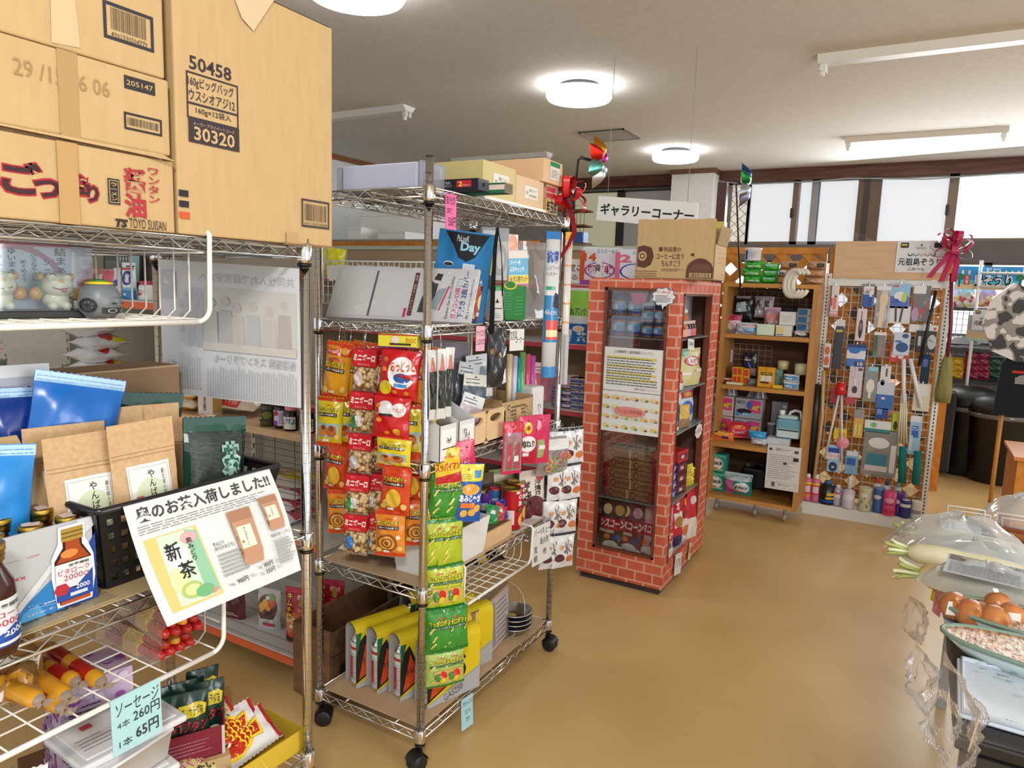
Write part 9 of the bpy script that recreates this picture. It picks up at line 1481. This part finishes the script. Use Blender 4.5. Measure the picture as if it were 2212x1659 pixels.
a,b_ = Y(2180,740,6.65),Y(2168,860,6.65); mb = MB(); mb.tube([b_*1.0-b_,a-b_],.016,WOOD,8); mb.tube([a-b_,(.45,0,a.z-b_.z)],.014,WOOD,8); mb.tube([(0,0,0),(0,0,-b_.z)],.016,WOOD,8); mb.build('clothes_stand','pale wooden clothes stand carrying the dark T-shirt','clothes stand',b_)
q = Y(2190,985,4.6); mb = MB(); mb.box((0,0,0),(.6,.5,q.z-.02),ORANGEWOOD); mb.box((-.02,-.02,q.z-.02),(.6,.5,q.z),mat('c87a3a','s')); p = flat(mb,(0,-.001,0),(1,0,0),(0,0,1),.6,q.z); p.rect(.08,.05,.6,.35,'d8d02a'); mb.build('counter','orange-brown counter corner with a yellow sticker at the right edge','counter',(q.x+.02,4.6,0))
# ================================================================ vegetable table
tz = .735; t = thing('folding_table','dark folding table of vegetables with grey legs in the lower right corner','table',(.55,2.25,0)); bk = mat('1a1816','s'); mb = MB(); mb.box((-.41,-.70,tz-.03),(.6,.95,tz),bk,.006); mb.build('table_top',parent=t); mb = MB(); mb.box((-.4,-.705,tz-.09),(.6,-.69,tz-.03),mat('24262a','g')); mb.build('apron',parent=t)
for x,y in ((-.375,-.66),(.5,-.66),(-.33,.85),(.5,.85)): mb = MB(); mb.box((x-.015,y-.02,0),(x+.02,y+.015,tz-.03),mat('8e9698','s'),.003); mb.box((x-.008,y-.0215,tz-.2),(x+.013,y-.019,tz-.12),mat('c8cccc','s'),.001); mb.build('leg',parent=t)
TT = tz+.001; TREE = ('2f3a6a','3a98a8','8a949c','6aa0a0')
mb = MB(); mb.box((0,0,0),(.46,.27,.008),mat('c4cfdc','g'),.003); mb.tube([(.01,.01,.012),(.45,.01,.012),(.45,.26,.012),(.01,.26,.012)],.007,mat('ccd4de','g'),8,True); p = flat(mb,(0,0,.0085),(1,0,0),(0,1,0),.46,.27,'g'); rd = random.Random(5)
for i in range(46):
 x,y,s = .05+.9*rd.random(),.06+.86*rd.random(),.5+.6*rd.random(); c = rd.choice(TREE)
 for k in range(3): p.poly([(x+(.012+.016*k)*s,y-.03*s*(1-.25*k)),(x+(.012+.016*k)*s,y+.03*s*(1-.25*k)),(x+(.034+.016*k)*s,y)],c)
 p.rect(x,y-.004,x+.02*s,y+.004,c)
q = Z(2050,1412,tz); mb.build('tree_tray','white tray printed with little blue and grey fir trees','tray',(q.x+.005,1.62,TT),R(-2))
WV = noisy('woven_tray_inside','8a6038','caa27a',(60,22,1),1.6,2,.35,.6,2,.5,.42,.58,.006)
def oval(u,v,l,a=.23,b_=.085,rz=-8):
 q = Z(u,v,tz+.04); t = thing('woven_tray',l,'woven tray',(q.x+a*.98,q.y-.03,TT),R(rz),'oval woven trays'); mb = MB(); mb.lathe([(1.02,.047),(.76,.0),(0,.0)],mat('b4c4c4','s'),36,sx=a,sy=b_); mb.lathe([(0,.004),(.72,.005),(.97,.048)],WV,36,sx=a,sy=b_); mb.build('bowl',parent=t); mb = MB(); mb.tube([(a*cos(2*pi*k/40),b_*sin(2*pi*k/40),.048) for k in range(40)],.006,mat('7a9080','s'),6,True); mb.build('rim',parent=t)
oval(2037,1365,'empty oval woven tray beside the fir-tree tray'); oval(2031,1300,'oval woven tray holding the bagged onions',.2,.09)
ON = noisy('onion_skin','a05a2c','c8824a',(3,3,1),5,4,.3,.1,20,.5)
for i,(u,v,r,l) in enumerate(((2062,1305,.037,'onion with a barcode sticker at the left end of the woven tray'),(2098,1322,.037,'glossy onion at the front left of the woven tray'),(2148,1335,.037,'onion at the front middle of the woven tray'),(2184,1328,.036,'onion with a white sticker at the right of the woven tray'),(2155,1300,.034,'onion partly hidden at the back of the woven tray'))):
 q = Z(u,v,tz+.05); t_ = MB(); t_.lathe([(0,-r*.85),(r*.5,-r*.8),(r*.95,-r*.3),(r,0),(r*.85,r*.5),(r*.4,r*.85),(r*.14,r*1.05),(r*.08,r*1.3),(0,r*1.32)],ON,20,xf=Euler((.9,.5*i,0)).to_matrix().to_4x4())
 if i in (0,3): t_.face([(-.02,-r*.98,-.015),(.018,-r*1.0,-.012),(.016,-r*.86,.024),(-.016,-r*.84,.02)],WHITE)
 t_.build('onion',l,'onion',(q.x,q.y,TT+.008+r),group='bagged onions')
def filmdome(l,c,a,b_,h,rz=0,seed=1,n='plastic_bag',m_=None):
 mb = MB(); rd = random.Random(seed); ph = [rd.random()*6 for _ in range(4)]
 m_ = m_ or mat('e9edef','x'); mb.grid(lambda u,v: (lambda th,k: V((a*k*cos(th),b_*k*sin(th),h*(1-k**2.4)*(1+.12*sin(5*th+ph[0]+4*k)+.06*sin(9*th+ph[1]-5*k)))))(2*pi*u,.05+.95*v),26,10,m_); mb.build(n,l,'plastic bag',c,R(rz))
q = Z(2120,1305,tz); filmdome('clear bag around the onions on the woven tray',(q.x,q.y,TT+.03),.17,.075,.085,-8,2)
DK = noisy('daikon_skin','d0c898','dcd8bc',(3,3,3),4,4,.35,.15,20,.4); DKB = noisy('earthy_daikon','b08a4a','d2c490',(3,3,3),3,5,.4,.2,25,.4)
def daikon(u,v,rz,r,L_,m_,l,zz=0):
 q = Z(u,v,tz+r); t = thing('daikon',l,'daikon',(q.x,q.y,TT+r+zz),R(rz),'daikon radishes'); Mx = Matrix.Rotation(R(90),4,'Y'); mb = MB(); mb.lathe([(0,0),(r*.5,.004),(r*.85,.03),(r,.09),(r*.95,L_*.6),(r*.6,L_*.88),(r*.1,L_),(0,L_)],m_,20,xf=Mx); mb.build('root',parent=t); mb = MB(); rd = random.Random(u)
 for k in range(8): a = 2*pi*k/8; e = rd.random()*.03; mb.tube([(.005,r*.25*cos(a),r*.25*sin(a)),(-.025-e,r*.5*cos(a),r*.5*sin(a)),(-.04-e,r*.75*cos(a),r*.75*sin(a))],.006,mat('a8b060' if k % 2 else 'd8dcb0','s'),6)
 mb.build('leaf_stubs',label='cut green leaf stubs',parent=t)
daikon(1985,1238,-6,.043,.42,DKB,'foremost earthy daikon with pale leaf stubs overhanging the table'); daikon(1960,1190,-4,.036,.38,DK,'middle daikon inside the clear bag'); daikon(1975,1150,-8,.036,.4,DK,'rear daikon inside the clear bag')
for i,(u,v,l) in enumerate(((2120,1150,'upper long brown burdock root behind the daikon'),(2140,1165,'lower orange-brown root behind the daikon'))): q = Z(u,v,tz); mb = MB(); mb.tube([(0,0,0),(.25,-.01,.005),(.5,-.05,0)],.018,mat('9a5228' if i == 0 else 'b8702c','s'),10,rf=lambda f: 1-.5*f); mb.build('long_root',l,'root vegetable',(q.x,q.y,TT+.02),R(-6))
q = Z(2060,1175,tz+.04); filmdome('large shiny clear bag over the rear daikon',(q.x+.02,q.y,TT),.23,.17,.13,0,5); q = Z(2100,1235,tz); filmdome('clear bag wrapped round the foremost daikon',(q.x,q.y,TT),.22,.07,.10,-6,7)
q = Z(2190,1125,tz); filmdome('bluish clear bag at the right edge behind the roots',(q.x+.03,q.y,TT),.15,.1,.1,0,9)
mb = MB(); mb.box((-.1,-.06,0),(.1,.06,.003),mat('b0b4b8','p')); p = flat(mb,(-.1,-.06,.0035),(1,0,0),(0,1,0),.2,.12); p.rect(.03,.7,.4,.97,'6a6058'); p.lines(.05,.05,.95,.62,8,'8a8c90',.4,.1); p.text('島野菜',.7,.8,.95,.93,'4a4a4e',0); q = Z(2135,1232,tz+.11); mb.build('newspaper','folded newspaper sheet lying on the bagged daikon','newspaper',(q.x,q.y,TT+.105),(.12,0,R(-8)))
mb = MB(); mb.box((-.1,-.12,0),(.12,.1,.002),mat('b8bcc0','p')); flat(mb,(-.1,-.12,.0025),(1,0,0),(0,1,0),.22,.22).lines(.04,.04,.96,.96,12,'7a7c80',.4,.1); q = Z(2075,1345,tz); mb.build('newspaper','newspaper sheet spread under the woven trays','newspaper',(q.x+.06,q.y+.02,TT),R(4))
for u,v,w_,h_,c,s_,l in ((2022,1322,.045,.095,'d8cc2a','200円','yellow handwritten price tag at the table\'s left edge'),(2024,1352,.04,.085,'d88a98','ざる','pink handwritten price tag below the yellow one')): q = X(u,v,.135); mb = tag_card(w_,h_,c,curl=.1); mb.front.text(s_,.15,.3,.85,.65,'b83a34',0); mb.build('price_tag',l,'price tag',(.132,q.y,tz+.005),R(-62))
SB = mat('d0d4d8','x')
for u,v,l,k in ((1975,1345,'loose clear bag hanging off the table\'s left edge, uppermost',1),(1985,1475,'middle clear bag tied to the table\'s left edge',2),(2035,1545,'lowest clear bag hanging by the table leg',3)):
 q = X(u,v,.07); mb = pillow(.10,.11,.04,FILM,'g',.06,k,.006); mb.build('loose_bag',l,'plastic bag',(.075,q.y,q.z-.05),(0,.2*(k-2),R(-70)))
for u,l in ((2092,'left white wire holder behind the vegetables'),(2190,'right white wire holder behind the vegetables')): q = Z(u,1135,tz); mb = MB(); [mb.tube([(-.07+o,o,0),(-.075+o,o,.08-.02*i),(.04+o,o,.08-.02*i),(.045+o,o,0)],.003,WIREW,6) for i,o in enumerate((0,.02))]; mb.build('wire_holder',l,'wire holder',(q.x,3.05,TT))
mb = pillow(.5,.35,.2,mat('1a1c20','g'),'g',.06,3,.03); mb.build('black_sack','shiny black plastic sack under the vegetable table','sack',(.62,1.85,.36),(-1.2,0,.2)); mb = carton(.7,.5,.28,mat('2a2622','m')); mb.build('carton','dark carton under the vegetable table','carton',(.62,1.95,0))
# ================================================================ link everything
bpy.data.objects.remove(_fo)
for o in OBJS: sc.collection.objects.link(o)
